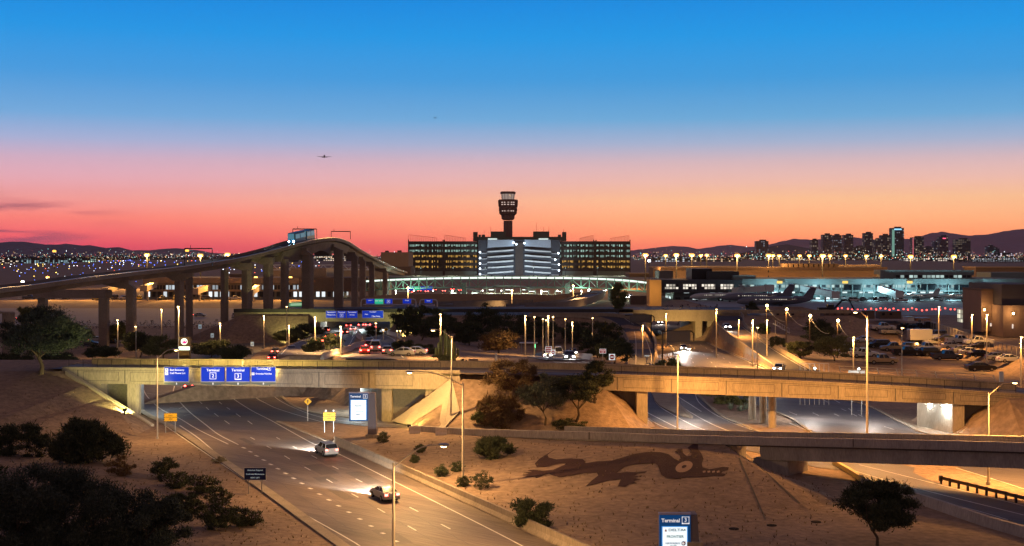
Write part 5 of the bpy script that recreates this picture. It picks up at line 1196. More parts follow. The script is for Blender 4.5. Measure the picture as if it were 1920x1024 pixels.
a1 = airliner('small dark airliner silhouette climbing in the pink sky left of the tower', at(608, 293.8, 3100), R(-80), R(-6), 0)
a2 = airliner('tiny distant airliner silhouette high in the blue sky', at(815.5, 221, 6800), R(-95), R(-4), 0, L_=30)
jd = mat('jet_paint', (.13, .15, .21), .3, .2)
airliner('dark regional jet nearer the camera parked on the right apron, row of lit cabin windows', (gx(1455, 530), 530, 5.0), R(183), 0, 0, L_=33, jet=True, m=jd)
airliner('dark regional jet parked behind the nearer one, only its tail and rear showing', (gx(1420, 572), 572, 5.2), R(183), 0, 0, L_=33, jet=True, m=jd)
airliner('dark jet tail beside the brown building at right', (gx(1885, 560), 560, 5.2), R(30), 0, 0, L_=26, jet=True, m=jd)
wj = mat('jet_paint_pale', (.45, .5, .52), .35, .1)
airliner('pale jet parked nose-in beside the dark concourse block, left of the dark jets', (gx(1345, 585), 585, 5.2), R(200), 0, 0, L_=28, jet=True, m=wj)
airliner('small pale jet parked under the rounded upper storey', (gx(1716, 588), 588, 5.0), R(150), 0, 0, L_=22, jet=True, m=wj)
airliner('small pale jet parked at the docks left of the brown building', (gx(1800, 585), 585, 5.0), R(170), 0, 0, L_=22, jet=True, m=wj)
# excavator
ex = thing('excavator', 'dark excavator silhouette with raised arm in front of the right apron', 'excavator', None, (gx(1556, 440), 440, 3)); q = 440/F
for n_, mbx in (('cab', MB().box((0, 0, 2.6), (2.6, 2.4, 2.6), taper=.9)), ('engine_cover', MB().box((-2.6, 0, 2.1), (3, 2.6, 1.7))), ('track', MB().box((-.8, -1.2, .5), (4.6, .7, 1.0))), ('track', MB().box((-.8, 1.2, .5), (4.6, .7, 1.0))), ('boom', MB().bar((1, 0, 2), (4.2, 0, 5.4), .6).bar((4.1, 0, 5.3), (6.6, 0, 5.6), .5)), ('stick', MB().bar((6.4, 0, 5.9), (8.6, 0, 1.6), .42)), ('bucket', MB().box((8.6, 0, 1.1), (1.1, 1.2, 1.1), ry=.4))): mbx.build(n_, black, ex)
# ---------------------------------------------------------------- vehicles
tyre = mat('tyre', (.012, .012, .012), .9); rimm = mat('rim', (.25, .25, .26), .4, .8); glassm = mat('car_glass', (.012, .014, .018), .08, spec=.6)
hl0 = mat('headlight_off', (.5, .5, .5), .2); tl0 = mat('taillight_off', (.25, .01, .01), .3)
hl1 = glow('headlight_on', (1, .97, .9), 70); tl1 = glow('taillight_on', (1, .06, .045), 26, True)
paints = {n: mat('car_paint_'+n, c, .3, .25, spec=.5) for n, c in (('white', (.55, .56, .56)), ('silver', (.30, .31, .32)), ('black', (.012, .012, .014)), ('grey', (.09, .09, .10)), ('red', (.28, .02, .02)), ('tan', (.34, .27, .18)), ('blue', (.03, .05, .12)), ('teal', (.05, .16, .15)), ('yellow', (.5, .4, .05)))}
KIND = {  # length, width, lower profile top, cabin (x0,x1,top x0,x1,h), wheelbase
 'sedan': (4.7, 1.82, [(-2.35, .3), (-2.38, .72), (-2.25, .98), (-1.5, 1.02), (1.0, .98), (2.0, .84), (2.32, .62), (2.35, .3)], (-1.95, 1.15, -1.15, .25, 1.44), 1.4, .33),
 'suv': (4.8, 1.92, [(-2.4, .35), (-2.42, 1.1), (-2.3, 1.15), (1.1, 1.12), (2.1, 1.02), (2.38, .75), (2.4, .35)], (-2.32, 1.2, -2.1, .5, 1.74), 1.45, .37),
 'pickup': (5.8, 1.98, [(-2.9, .45), (-2.9, 1.15), (-.7, 1.15), (1.5, 1.18), (2.6, 1.1), (2.88, .8), (2.9, .45)], (-.8, 1.45, -.55, .75, 1.86), 1.75, .39),
 'van': (5.3, 2.0, [(-2.6, .35), (-2.62, 1.2), (1.6, 1.15), (2.45, 1.0), (2.62, .7), (2.62, .35)], (-2.55, 2.0, -2.4, 1.2, 2.05), 1.6, .36),
}
def mkcar(kind):
    L_, W_, low, (cx0, cx1, tx0, tx1, hh), wb, wr = KIND[kind]; r_ = thing('proto_'+kind, 'x', 'car')
    body = MB(); y = W_/2
    vs = []; n = len(low)
    for s, yy, sh in ((0, -y*.94, 1), (1, -y, .97), (2, y, .97), (3, y*.94, 1)): pass
    body.prism([V((a, -y, b)) for a, b in low], (0, W_, 0)); zb = low[2][1]-.04
    roof = MB(); ty = y*.76
    roof.add([(tx0, -ty, hh-.05), (tx1, -ty, hh-.05), (tx1, ty, hh-.05), (tx0, ty, hh-.05), (tx0+.12, -ty*.9, hh+.03), (tx1-.12, -ty*.9, hh+.03), (tx1-.12, ty*.9, hh+.03), (tx0+.12, ty*.9, hh+.03)], [(3, 2, 1, 0), (4, 5, 6, 7), (0, 1, 5, 4), (1, 2, 6, 5), (2, 3, 7, 6), (3, 0, 4, 7)])
    body.add(roof.v, roof.f)
    zt_ = hh-.06
    for s in (-1, 1):      # pillars
        for a, b in ((cx0, tx0), (cx1, tx1), ((cx0+cx1)/2-.1, (tx0+tx1)/2)): body.bar((a, s*y*.93, zb), (b, s*ty*1.01, zt_), .09)
    if kind == 'pickup':
        body.box2((-2.85, -y+.05, 1.1), (-.8, -y+.13, 1.28)); body.box2((-2.85, y-.13, 1.1), (-.8, y-.05, 1.28)); body.box2((-2.9, -y+.05, 1.1), (-2.82, y-.05, 1.28))
    for s in (-1, 1): body.box((cx1-.25, s*(y+.08), zb+.12), (.18, .2, .14))
    o = body.build('body', paints['white'], r_)
    bv = o.modifiers.new('b', 'BEVEL'); bv.width = .07; bv.segments = 2; bv.limit_method = 'ANGLE'
    g = MB(); ins = .03
    g.add([(cx0+ins, -y*.92, zb), (cx1-ins, -y*.92, zb), (cx1-ins, y*.92, zb), (cx0+ins, y*.92, zb), (tx0+ins, -ty, zt_), (tx1-ins, -ty, zt_), (tx1-ins, ty, zt_), (tx0+ins, ty, zt_)], [(3, 2, 1, 0), (4, 5, 6, 7), (0, 1, 5, 4), (1, 2, 6, 5), (2, 3, 7, 6), (3, 0, 4, 7)])
    g.build('windows', glassm, r_)
    wme = MB().tube([(0, -.11, 0), (0, .11, 0)], wr, 14).mesh('wheel', tyre); rme = MB().tube([(0, -.118, 0), (0, .118, 0)], wr*.62, 10).mesh('rim', rimm)
    for sx in (-1, 1):
        for sy in (-1, 1):
            o = bpy.data.objects.new('wheel', wme); COL.objects.link(o); o.parent = r_; o.location = (sx*wb, sy*(y-.06), wr)
            p = bpy.data.objects.new('rim', rme); COL.objects.link(p); p.parent = o
    zl = .68 if kind == 'sedan' else .82
    h_ = MB().box((0, 0, 0), (.14, .36, .15)).mesh('headlight', hl0); tt = MB().box((0, 0, 0), (.1, .34, .2) if kind != 'pickup' else (.1, .2, .4)).mesh('taillight', tl0)
    for s in (-1, 1):
        o = bpy.data.objects.new('headlight', h_); COL.objects.link(o); o.parent = r_; o.location = (L_/2-.04, s*(y-.3), zl)
        o = bpy.data.objects.new('taillight', tt); COL.objects.link(o); o.parent = r_; o.location = (-L_/2-.0, s*(y-.25), zl+.12)
    MB().box((0, 0, .3), (L_*.9, W_*.9, .25)).build('underbody', black, r_)
    return r_
PROTO = {k: mkcar(k) for k in KIND}
def boxtruck(label, loc, rz):
    t = thing('box_truck', label, 'truck', None, loc); t.rotation_euler = (0, 0, rz); wh = paints['white']
    for nm, a, b, m in (('cargo_box', (-3.9, -1.2, 1.0), (1.6, 1.2, 3.6), wh), ('cab', (1.7, -1.05, .6), (3.6, 1.05, 2.3), wh), ('chassis', (-3.8, -.6, .6), (3.4, .6, .98), black)):
        o = MB().box2(a, b).build(nm, m, t); bv = o.modifiers.new('b', 'BEVEL'); bv.width = .08; bv.segments = 2
    MB().box2((2.9, -1.07, 1.45), (3.62, 1.07, 2.1)).build('windows', glassm, t)
    for sx in (-2.6, 2.6):
        for sy in (-1, 1): MB().tube([(sx, sy*1.0-.15, .45), (sx, sy*1.0+.15, .45)], .45, 14).build('wheel', tyre, t)
    return t
used = set()
def car(kind, px, py, rz, color, label, lit='', scale=1.0, z=None, group=None, loc=None, name=None):
    q = loc if loc is not None else onpix(px, py)
    if z is not None: q = P(px, py, z)
    sw = {'car_paint_white': paints[color]}
    if 'h' in lit: sw['headlight_off'] = hl1
    if 't' in lit: sw['taillight_off'] = tl1
    c = copy_tree(PROTO[kind], None, sw); c.name = name or {'sedan': 'sedan', 'suv': 'suv', 'pickup': 'pickup_truck', 'van': 'van'}[kind]
    c.location = (q.x, q.y, q.z+.06); c.rotation_euler = (0, 0, rz); c.scale = (scale,)*3
    c['label'] = label; c['category'] = 'pickup truck' if kind == 'pickup' else kind if kind in ('van', 'suv') else 'car'
    if group: c['group'] = group
    if 'b' in lit:
        spot('headlight_beam', (2.6, 0, .8), (20, 0, -1.7), (1, .96, .88), 2600*(10 if 'B' in lit else 1), 70, .3, c)
    return c
S = 1.12
LOT = [('suv', 1647, 653, 185, 'black', 'black suv right of the tall lit lamp in the gravel lot'), ('sedan', 1618, 643, 185, 'white', 'white car just left of the tall lit lamp, back row of the lot'), ('pickup', 1653, 683, 2, 'tan', 'tan pickup truck lit from the left at the front edge of the lot'),
 ('suv', 1587, 662, 5, 'white', 'white suv at the left end of the lot beside the trees'), ('sedan', 1597, 669, 5, 'silver', 'silver car in front of the white suv at the left end of the lot'), ('pickup', 1619, 671, 5, 'white', 'white pickup truck behind the tan one'),
 ('pickup', 1677, 659, 178, 'tan', 'tan-backed pickup truck behind the black pickup truck'), ('pickup', 1700, 667, 2, 'black', 'black pickup truck left of centre in the lot'), ('suv', 1714, 658, 5, 'silver', 'silver suv between two pickup rows'), ('pickup', 1737, 659, 5, 'white', 'white pickup truck behind the dark cars in the middle row'),
 ('sedan', 1731, 666, 5, 'silver', 'silver car left of the dark hatch in the middle row'), ('suv', 1748, 668, 5, 'black', 'black suv in the middle row behind the grey pickup truck'), ('pickup', 1775, 675, 2, 'grey', 'grey pickup truck nearest the front in the middle of the lot'), ('sedan', 1786, 654, 3, 'white', 'white car alone in the open middle of the lot'),
 ('sedan', 1750, 646, 180, 'white', 'white car in front of the box truck'), ('sedan', 1771, 641, 182, 'black', 'black car right of the box truck'), ('suv', 1756, 634, 182, 'grey', 'grey suv behind the black car by the box truck'), ('pickup', 1799, 645, 4, 'white', 'white pickup truck in the back row facing right'),
 ('pickup', 1834, 648, 184, 'white', 'white pickup truck at the right of the back row'), ('sedan', 1838, 655, 184, 'black', 'black car in front of the rightmost white pickup truck'), ('sedan', 1806, 662, 4, 'silver', 'silver car leftmost of the three parked close together'), ('sedan', 1821, 666, 4, 'white', 'white car in the middle of the three parked close together'),
 ('sedan', 1839, 670, 4, 'black', 'black car rightmost of the three parked close together'), ('sedan', 1872, 676, 4, 'silver', 'silver car right of the close trio'), ('sedan', 1894, 680, 4, 'white', 'white car at the far right of the lot'), ('sedan', 1839, 696, 4, 'black', 'black car alone at the front right of the lot'),
 ('pickup', 1655, 620, 4, 'white', 'white pickup truck on the sand at the back left of the lot'), ('sedan', 1668, 627, 4, 'silver', 'silver car on the sand at the back left of the lot')]
for k, px, py, a, c, l in LOT: car(k, px, py, R(a), c, l, scale=S*(1.15 if py > 690 else 1.05), group='vehicles parked in the gravel lot')
boxtruck('white box truck parked at the back of the gravel lot', onpix(1733, 645), R(2)).scale = (1.1,)*3
# dark machinery at the back of the lot
for i, (px, py, l) in enumerate(((1700, 622, 'dark flatbed trailer loaded with crates, left of the stored machinery'), (1718, 624, 'dark trailer of pipes in the middle of the stored machinery'), (1736, 621, 'dark trailer with a tall rack at the right of the stored machinery'))):
    q = onpix(px, py); t = thing('equipment_trailer', l, 'trailer', 'stored machinery', q); t.rotation_euler = (0, 0, R(4)); MB().box((0, 0, .9), (6, 2.2, .3)).build('bed', black, t)
    m_ = MB()
    for k in range(7): m_.box((-2.4+k*.8, rnd.uniform(-.4, .4), 1.5+rnd.random()*.4), (.6, 1.2, .9+rnd.random()*.9))
    m_.build('load', black, t)
    for sx in (-1.6, 1.8):
        for sy in (-1, 1): MB().tube([(sx, sy*1.0-.1, .45), (sx, sy*1.0+.1, .45)], .45, 10).build('wheel', tyre, t)
# moving cars on the left slip roads, tail lights towards the camera
def head(dx, dy): return math.atan2(dy, dx)
aw = head(-.10, 1); back = head(-.1, -1)
TR = [('sedan', 517, 664, aw, 'grey', 'nearest left car of the red-tailed pair on the left slip road', 't'), ('sedan', 547, 662, aw, 'silver', 'right car of the red-tailed pair on the left slip road', 't'), ('sedan', 511, 676, aw, 'red', 'low red car just beyond the overpass railing', 't'),
 ('sedan', 596, 645, head(-.3, 1), 'blue', 'blue car leaving the left slip road into the queue', 't'), ('sedan', 613, 636, head(-.3, 1), 'black', 'black car in the left queue before the portal', 't'), ('suv', 612, 624, aw, 'black', 'black suv at the left side of the portal', 't'), ('sedan', 634, 633, aw, 'white', 'white car in the left queue beside the barrier', 't'),
 ('sedan', 647, 627, aw, 'grey', 'grey car in the middle of the portal queue', 't'), ('sedan', 654, 614.5, aw, 'red', 'red car in the mouth of the portal', 't'), ('sedan', 662, 621, aw, 'silver', 'silver car behind the red one at the portal', 't'), ('suv', 677, 614, aw, 'grey', 'grey suv entering the portal', 't'), ('sedan', 690, 613, aw, 'white', 'white car deep in the portal', 't'),
 ('sedan', 701, 617, aw, 'red', 'red car at the right of the portal queue', 't'), ('sedan', 684, 664, aw, 'red', 'red car nearest the camera on the right slip road', 't'), ('suv', 693, 655, aw, 'red', 'red suv with bright brake lights on the right slip road', 't'), ('van', 704, 659, aw, 'white', 'white van beside the red cars on the right slip road', 't'), ('sedan', 692, 647, aw, 'grey', 'grey car with bright brake lights ahead of the red suv', 't'),
 ('sedan', 726, 664, aw, 'silver', 'silver car turning at the right of the slip road', 't'), ('sedan', 753, 668, R(175), 'silver', 'silver car waiting side-on behind the bushes', ''), ('sedan', 775, 666, R(178), 'white', 'white car with a pink tail light side-on at the edge of the trees', 't')]
for k, px, py, a, c, l, lit in TR: car(k, px, py, a, c, l, lit)
# towards the camera on the centre road
for k, px, py, c, l in (('sedan', 1026, 671, 'grey', 'car with headlights on, left of the approaching three'), ('sedan', 1067, 675, 'grey', 'car with the brightest headlights in the centre road'), ('van', 1047, 667, 'white', 'van with one bluish headlight behind the centre cars'), ('sedan', 1074, 665, 'grey', 'small car furthest back behind the centre headlights')):
    car(k, px, py, head(.02, -1), c, l, 'hb')
car('sedan', 1281, 657, head(-.05, -1), 'silver', 'car with glaring headlights alone on the outbound road', 'hbB'); car('sedan', 1362, 617, head(.0, -1), 'white', 'white car with headlights coming down the right ramp', 'hb')
car('sedan', 1237, 607, head(-.05, -1), 'grey', 'car with headlights under the right portal', 'hb', z=0); car('sedan', 1461, 696, head(-.4, -1), 'silver', 'silver car at the foot of the right ramp', 'hb')
d = P(625, 832)-P(735, 879); hd = head(d.x, d.y)
car('suv', 612, 853, hd, 'silver', 'silver suv with red tail lights passing the start of the barrier', 'tbB', z=0, scale=.88); car('sedan', 721, 936, hd, 'silver', 'silver car with red tail lights nearest the camera on the main road', 'tbB', z=0, scale=.9)
car('sedan', 353, 730, head(-.3, 1), 'red', 'red car with tail lights just under the left overpass', 'tb', z=0)
car('pickup', 440, 596, R(100), 'white', 'white pickup truck behind the left guideway columns', '', z=0); car('sedan', 448, 601, R(100), 'red', 'red car with tail lights behind the left guideway columns', 't', z=0); car('sedan', 375, 594, R(5), 'silver', 'silver car side-on beyond the left guideway columns', 't', z=0)
car('sedan', 183, 641, R(10), 'white', 'white car under the straddle frame', 't', z=0); car('sedan', 168, 648, R(10), 'grey', 'grey car next to the trees under the straddle frame', '', z=0); car('van', 155, 628, R(0), 'white', 'white van under the straddle frame', '', z=0); car('sedan', 44, 601, R(10), 'red', 'red car at the far left behind the trees', 't', z=0); car('pickup', 212, 644, R(95), 'black', 'black pickup truck right of the straddle frame column', '', z=0)
# city bus
bs = thing('bus', 'green-lit bus with headlights between the tall guideway columns', 'bus', None, at(556, 577, 560)); bs.location.z = 0; q = bs
for nm, mbx, m in (('body', MB().box((0, 0, 1.9), (11, 2.6, 2.9)), mat('bus_green', (.06, .3, .14), .4, emit=(.1, .8, .3), es=.10)), ('windows', MB().box((0, -1.3, 2.4), (10, .08, 1.1)).box((-5.5, 0, 2.3), (.08, 2.2, 1.5)), mat('bus_glass', (.02, .05, .03), .1, emit=(.6, 1, .6), es=.5)), ('wheel', MB().tube([(-3.4, -1.4, .5), (-3.4, 1.4, .5)], .5, 12), tyre), ('wheel', MB().tube([(3.4, -1.4, .5), (3.4, 1.4, .5)], .5, 12), tyre)): mbx.build(nm, m, bs)
for s in (-.8, .8): MB().ball((-5.55, s, .9), .3, 8, 5).build('headlight', glow('bus_headlight', (.8, 1, .85), 50), bs)
bs.rotation_euler = (0, 0, R(55))
# service vehicles on the aprons, small
AP = [(1600, 566), (1618, 565), (1640, 564), (1655, 565), (1690, 566), (1720, 562), (1737, 562), (1775, 563), (1760, 564), (1815, 568), (1496, 563), (1585, 562)]
for i, (px, py) in enumerate(AP):
    q = P(px, py, 3.1); car(['van', 'pickup', 'suv'][i % 3], px, py, R(10+37*i), ['white', 'grey', 'black', 'silver'][i % 4], 'service vehicle on the right apron in front of the docks, %s from the left' % nth(sorted(a for a, b in AP).index(px)), '', z=3.1, group='service vehicles on the right apron')
AL = [(55, 561), (92, 561), (124, 561), (180, 563), (210, 562), (232, 562), (305, 563), (330, 563), (345, 563), (440, 563), (385, 563), (262, 562)]
for i, (px, py) in enumerate(AL):
    car(['pickup', 'van', 'suv'][i % 3], px, py, R(5+41*i), ['grey', 'white', 'black', 'yellow'][i % 4], 'service vehicle on the orange-lit left apron, %s from the left' % nth(sorted(a for a, b in AL).index(px)), '', z=0, group='service vehicles on the left apron', scale=1.25)
# forecourt queue beyond the walkway
for i, (px, py) in enumerate(((1112, 553), (1120, 551), (1128, 550), (1098, 556), (1116, 558), (1133, 547), (1175, 560), (1186, 563), (1196, 566), (1182, 557))):
    car('sedan', px, py, head(.1, -1), ['grey', 'white'][i % 2], 'tiny car with headlights in the forecourt, %s from the left' % nth(sorted([1112, 1120, 1128, 1098, 1116, 1133, 1175, 1186, 1196, 1182]).index(px)), 'h', z=0, group='forecourt cars with headlights', scale=1.2)
for i, (px, py) in enumerate(((786, 548), (800, 549), (815, 546), (832, 548), (848, 545), (770, 551), (862, 547))):
    car('sedan', px, py, head(-.1, 1), ['grey', 'white'][i % 2], 'tiny car with red tail lights left of the forecourt, %s from the left' % nth(sorted([786, 800, 815, 832, 848, 770, 862]).index(px)), 't', z=0, group='forecourt cars with tail lights', scale=1.3)
def rm_tree(o):
    for c in list(o.children): rm_tree(c)
    bpy.data.objects.remove(o)
for p in PROTO.values(): rm_tree(p)
# ---------------------------------------------------------------- plants
def leafmat(name, a, b):
    m = mat(name, a, .9, spec=.1); nt = m.node_tree; oi = nt.nodes.new('ShaderNodeNewGeometry'); mx = nt.nodes.new('ShaderNodeMix'); mx.data_type = 'RGBA'
    mx.inputs['A'].default_value = (*a, 1); mx.inputs['B'].default_value = (*b, 1); nt.links.new(oi.outputs['Random Per Island'], mx.inputs['Factor'])
    nt.links.new(mx.outputs['Result'], nt.nodes['Principled BSDF'].inputs['Base Color']); return m
lf1 = leafmat('leaves_dark', (.035, .05, .03), (.09, .10, .055)); lf2 = leafmat('leaves_olive', (.08, .10, .04), (.20, .21, .09)); lf3 = leafmat('leaves_grey', (.07, .09, .07), (.16, .18, .13)); lf4 = leafmat('leaves_dry', (.12, .08, .04), (.24, .17, .09))
lfd = leafmat('leaves_darkest', (.035, .05, .042), (.085, .105, .08)); flw = mat('blossom', (.55, .42, .42), .8); bark = mat('bark', (.10, .075, .055), .95, var=.3, vs=4, bump=.4, bs=8)
def crownmesh(name, m, rx, ry, rz, n, leaf, nclump=40, up=0.3, seed=0, flower=0, low=-.35, wisp=1.0):
    r_ = random.Random(seed); mb = MB(); mb.raw = True
    cl = []
    while len(cl) < nclump:
        p = V((r_.uniform(-1, 1), r_.uniform(-1, 1), r_.uniform(low, 1)))
        l_ = p.length
        if l_ > 1 or (l_ < .45 and r_.random() < .6): continue
        k = 1+.22*noise.noise(p*2.2+V((seed*3.1, 0, 0)))*1.5; cl.append((p*k, r_.uniform(.10, .26)))
    for i in range(n):
        c, cr_ = cl[int(r_.random()*nclump)]
        d = V((r_.gauss(0, 1), r_.gauss(0, 1), r_.gauss(0, .8)))*cr_*.62; p = c+d
        q = V((p.x*rx, p.y*ry, p.z*rz)); s = leaf*r_.uniform(.6, 1.4)
        ax = (V((d.x, d.y, abs(d.z)*.6+up))+V((r_.uniform(-1, 1), r_.uniform(-1, 1), r_.uniform(-1, 1)))*.6).normalized()*s*wisp
        sd = ax.cross(V((r_.uniform(-1, 1), r_.uniform(-1, 1), r_.uniform(-1, 1)))).normalized()*s*.28
        mb.cur = 1 if flower and c.z > .1 and r_.random() < flower else 0
        mb.add([q-sd, q+sd, q+ax], [(0, 1, 2)])
    return mb.mesh(name, [m, flw] if flower else m)
def limbs(h, spread, seed, r0=.16, n=5, lean=.15, fork=.35):
    r_ = random.Random(seed); mb = MB(); f = V((r_.uniform(-1, 1)*lean*h, r_.uniform(-1, 1)*lean*h, h*fork)); mb.tube([(0, 0, -.2), f*.5+V((.05*h, 0, 0)), f], [r0*1.3, r0, r0*.85], 8)
    for k in range(n):
        a = 2*math.pi*(k+r_.random()*.6)/n; e = V((math.cos(a)*spread*.7, math.sin(a)*spread*.7, h*r_.uniform(.75, .98))); mid = f.lerp(e, .5)+V((r_.uniform(-.3, .3), r_.uniform(-.3, .3), -.2))
        mb.tube([f, mid, e], [r0*.6, r0*.35, r0*.12], 6)
        for j in range(2): e2 = mid+(e-mid)*.6+V((r_.uniform(-1, 1), r_.uniform(-1, 1), r_.uniform(.2, .8)))*spread*.3; mb.tube([mid, e2], [r0*.28, r0*.08], 5)
    return mb
def tree(name, px, pb, ztop, rx, label, m=lf1, n=9000, leaf=.22, seed=0, Y=None, rz=None, cz=None, cat='tree', group=None, nclump=45, trunk=True, r0=.16, flower=0, low=-.35, ry=None, fork=.35, lean=.15, wisp=1.6):
    """px, pb: pixel of the foot (or Y given); ztop height of the plant"""
    if Y is None: b = onpix(px, pb)
    else: x = (px-CX)*Y/F; b = V((x, Y, gz(x, Y)))
    t = thing(name, label, cat, group, b); rz = rz or ztop*.33; cz = cz if cz is not None else ztop-rz
    if trunk: limbs(cz+rz*.3, rx, seed, r0, lean=lean, fork=fork).build('trunk', bark, t, True)
    me = crownmesh('crown', m, rx, ry or rx, rz, n, leaf, nclump, seed=seed, flower=flower, low=low, wisp=wisp)
    o = bpy.data.objects.new('crown' if trunk else 'foliage', me); COL.objects.link(o); o.parent = t; o.location = (0, 0, cz); return t
def shrub(px, pb, r, label, m=lf1, n=2500, leaf=.12, seed=0, h=None, flower=0, Y=None, name='shrub', group=None, nclump=28, wisp=1.6, ry=None):
    h = h or r*1.3
    return tree(name, px, pb, h, r, label, m, n, leaf, seed, Y, rz=h*.55, cz=h*.42, cat='shrub', group=group, trunk=False, flower=flower, low=-.8, nclump=nclump, wisp=wisp, ry=ry)
# bottom left thicket, close to the camera
tree('mesquite_tree', 30, 0, 7.6, 3.6, 'large dark bushy tree filling the bottom left corner', lfd, 42000, .15, 1, Y=97, rz=3.6, cz=4.0, nclump=70, low=-.8)
tree('mesquite_tree', 150, 0, 7.0, 3.6, 'large dark bushy tree second from the bottom left corner', lfd, 42000, .15, 2, Y=99, rz=3.4, cz=3.5, nclump=70, low=-.8)
tree('mesquite_tree', 262, 0, 5.6, 3.2, 'dark bushy tree at the right end of the bottom left thicket', lfd, 34000, .15, 3, Y=100, rz=2.9, cz=2.6, nclump=60, low=-.8)
tree('mesquite_tree', -60, 0, 8, 3.6, 'dark bushy tree cut off by the left edge at the bottom', lf1, 14000, .2, 4, Y=100, rz=3.6, cz=4.2, nclump=50, low=-.8)
shrub(160, 868, 3.7, 'wide dark shrub with upright twigs on the slope above the thicket', lf1, 16000, .24, 5, h=5.0, Y=146, nclump=60, wisp=2.2, ry=2.4)
shrub(40, 862, 3.3, 'dark round shrub at the left edge on the slope', lf1, 12000, .2, 6, h=3.9, Y=150, nclump=50, ry=2.4)
shrub(228, 890, 1.4, 'small dry shrub between the dark shrub and the thicket', lf4, 3000, .16, 7, h=2, Y=138)
shrub(312, 896, 1.7, 'low dark shrub above the pale-flowering one', lf1, 6000, .15, 8, h=1.9, Y=137, nclump=30)
shrub(335, 915, 1.6, 'pale-flowering oleander shrub left of the navy sign', lf1, 6000, .14, 9, h=1.7, Y=131, flower=.16, nclump=30)
shrub(382, 926, 1.7, 'pale-flowering shrub nearest the navy sign', lf1, 6000, .14, 10, h=1.6, Y=128, flower=.16, nclump=30)
shrub(412, 950, 1.2, 'small dark flowering shrub below the navy sign', lf1, 4000, .12, 11, h=1.5, Y=123, flower=.06)
shrub(412, 1005, 2.0, 'broad dark flowering shrub at the bottom below the navy sign', lf1, 9000, .14, 12, h=2.4, Y=112, flower=.06, nclump=40)
shrub(468, 1000, 1.2, 'small flowering shrub right of the broad bottom one', lf1, 5000, .13, 13, h=1.6, Y=113, flower=.12)
shrub(345, 935, 2.0, 'dark shrub between the flowering shrubs and the thicket', lf1, 8000, .16, 14, h=1.8, Y=118, nclump=40)
shrub(412, 868, .75, 'small dry bush at the kerb left of the main road', lf4, 1500, .1, 15, h=.7)
# clipped round bushes in the sand
for i, (px, pb, r, l) in enumerate(((718, 829, .85, 'round clipped bush at the foot of the tall terminal sign'), (787, 848, .65, 'round bush, upper one of the pair left of the tall lamp'), (777, 867, .6, 'round bush, lower one of the pair left of the tall lamp'), (828, 893, .75, 'round bush left of the tall lamp pole'), (858, 884, .75, 'round bush just behind the tall lamp pole'), (868, 912, .65, 'round bush at the foot of the tall lamp pole'), (903, 915, 1.1, 'largest round bush, right of the tall lamp pole'))):
    shrub(px, pb, r, l, lf1, 3800, .10, 20+i, h=r*1.55, nclump=60, group=None, wisp=1.1)
shrub(921, 858, 2.1, 'wide wispy dark bush below the end of the low concrete wall', lf1, 7000, .2, 30, h=2.4, wisp=2.6)
shrub(1004, 990, 1.9, 'dark wispy bush in the shaded sand near the bottom centre', lf1, 7000, .17, 31, h=2.6, wisp=2)
tree('mesquite_tree', 1645, 0, 4.9, 2.9, 'dark round tree at the bottom right in front of the road', lf1, 22000, .15, 32, Y=106, rz=2.0, cz=3.3, nclump=52, low=-.7, r0=.12, wisp=2.2)
shrub(1383, 840, .8, 'small dry bush at the top corner of the sand slope under the ramp', lf4, 1500, .12, 33, h=.8)
# centre slope
shrub(935, 798, 2.8, 'broad dry bush on the sand between the two overpasses', lf4, 9000, .22, 34, h=4.2, wisp=2.4, nclump=45)
shrub(910, 795, 1.6, 'smaller olive bush left of the broad dry bush', lf2, 4000, .2, 35, h=3.0, wisp=2.4)
tree('palo_verde_tree', 1022, 797, 6.2, 2.9, 'pale green feathery tree with a slim trunk in front of the sand slope', lf3, 14000, .2, 36, rz=2.1, cz=4.3, low=-.6, r0=.13)
tree('mesquite_tree', 1080, 790, 5.7, 3.0, 'dark tree right of the pale green tree', lf1, 11000, .2, 37, rz=1.9, cz=4.3, low=-.6)
tree('mesquite_tree', 965, 745, 5.0, 3.4, 'dark reddish tree behind the pale green tree at the top of the slope', lf4, 12000, .2, 38, rz=2.4, cz=2.9, low=-.7)
tree('mesquite_tree', 1115, 755, 5.0, 2.4, 'dark tree leaning over the corner of the right overpass', lf1, 8000, .2, 39, rz=1.9, cz=3.6, low=-.6)
shrub(1075, 803, 2.6, 'low spreading bush along the ramp wall', lf1, 5000, .15, 40, h=1.2)
# left of the guideway
tree('mesquite_tree', 77, 700, 8.3, 5.6, 'big dark spreading tree beside the overpass road at far left', lfd, 30000, .24, 41, Y=188, rz=3.4, cz=5.9, nclump=80, low=-.7, r0=.3, lean=.1)
TL = [(150, 4.9, 3.3, 340, lf2, 'olive tree lit yellow behind the big dark tree'), (222, 6.2, 3.2, 335, lf2, 'yellow-lit tree beside the single guideway column'), (190, 3.5, 3.8, 290, lf1, 'low dark tree right of the big spreading tree'), (262, 6.2, 4.2, 300, lf1, 'dark tree between two lamp posts left of the round emblem sign'), (303, 5.6, 4.0, 290, lf2, 'wide olive tree left of the round emblem sign'), (110, 4.4, 3.4, 260, lf1, 'dark tree behind the trunk of the big spreading tree'), (20, 5.5, 4, 250, lf1, 'dark tree at the left edge behind the overpass road'), (50, 7.6, 2.6, 400, lf2, 'small yellow-lit tree at far left behind the parked cars')]
for i, (px, h, r, Y, m, l) in enumerate(TL): tree('mesquite_tree', px, 0, h, r, l, m, 9000, .3, 50+i, Y=Y, rz=h*.42, low=-.7)
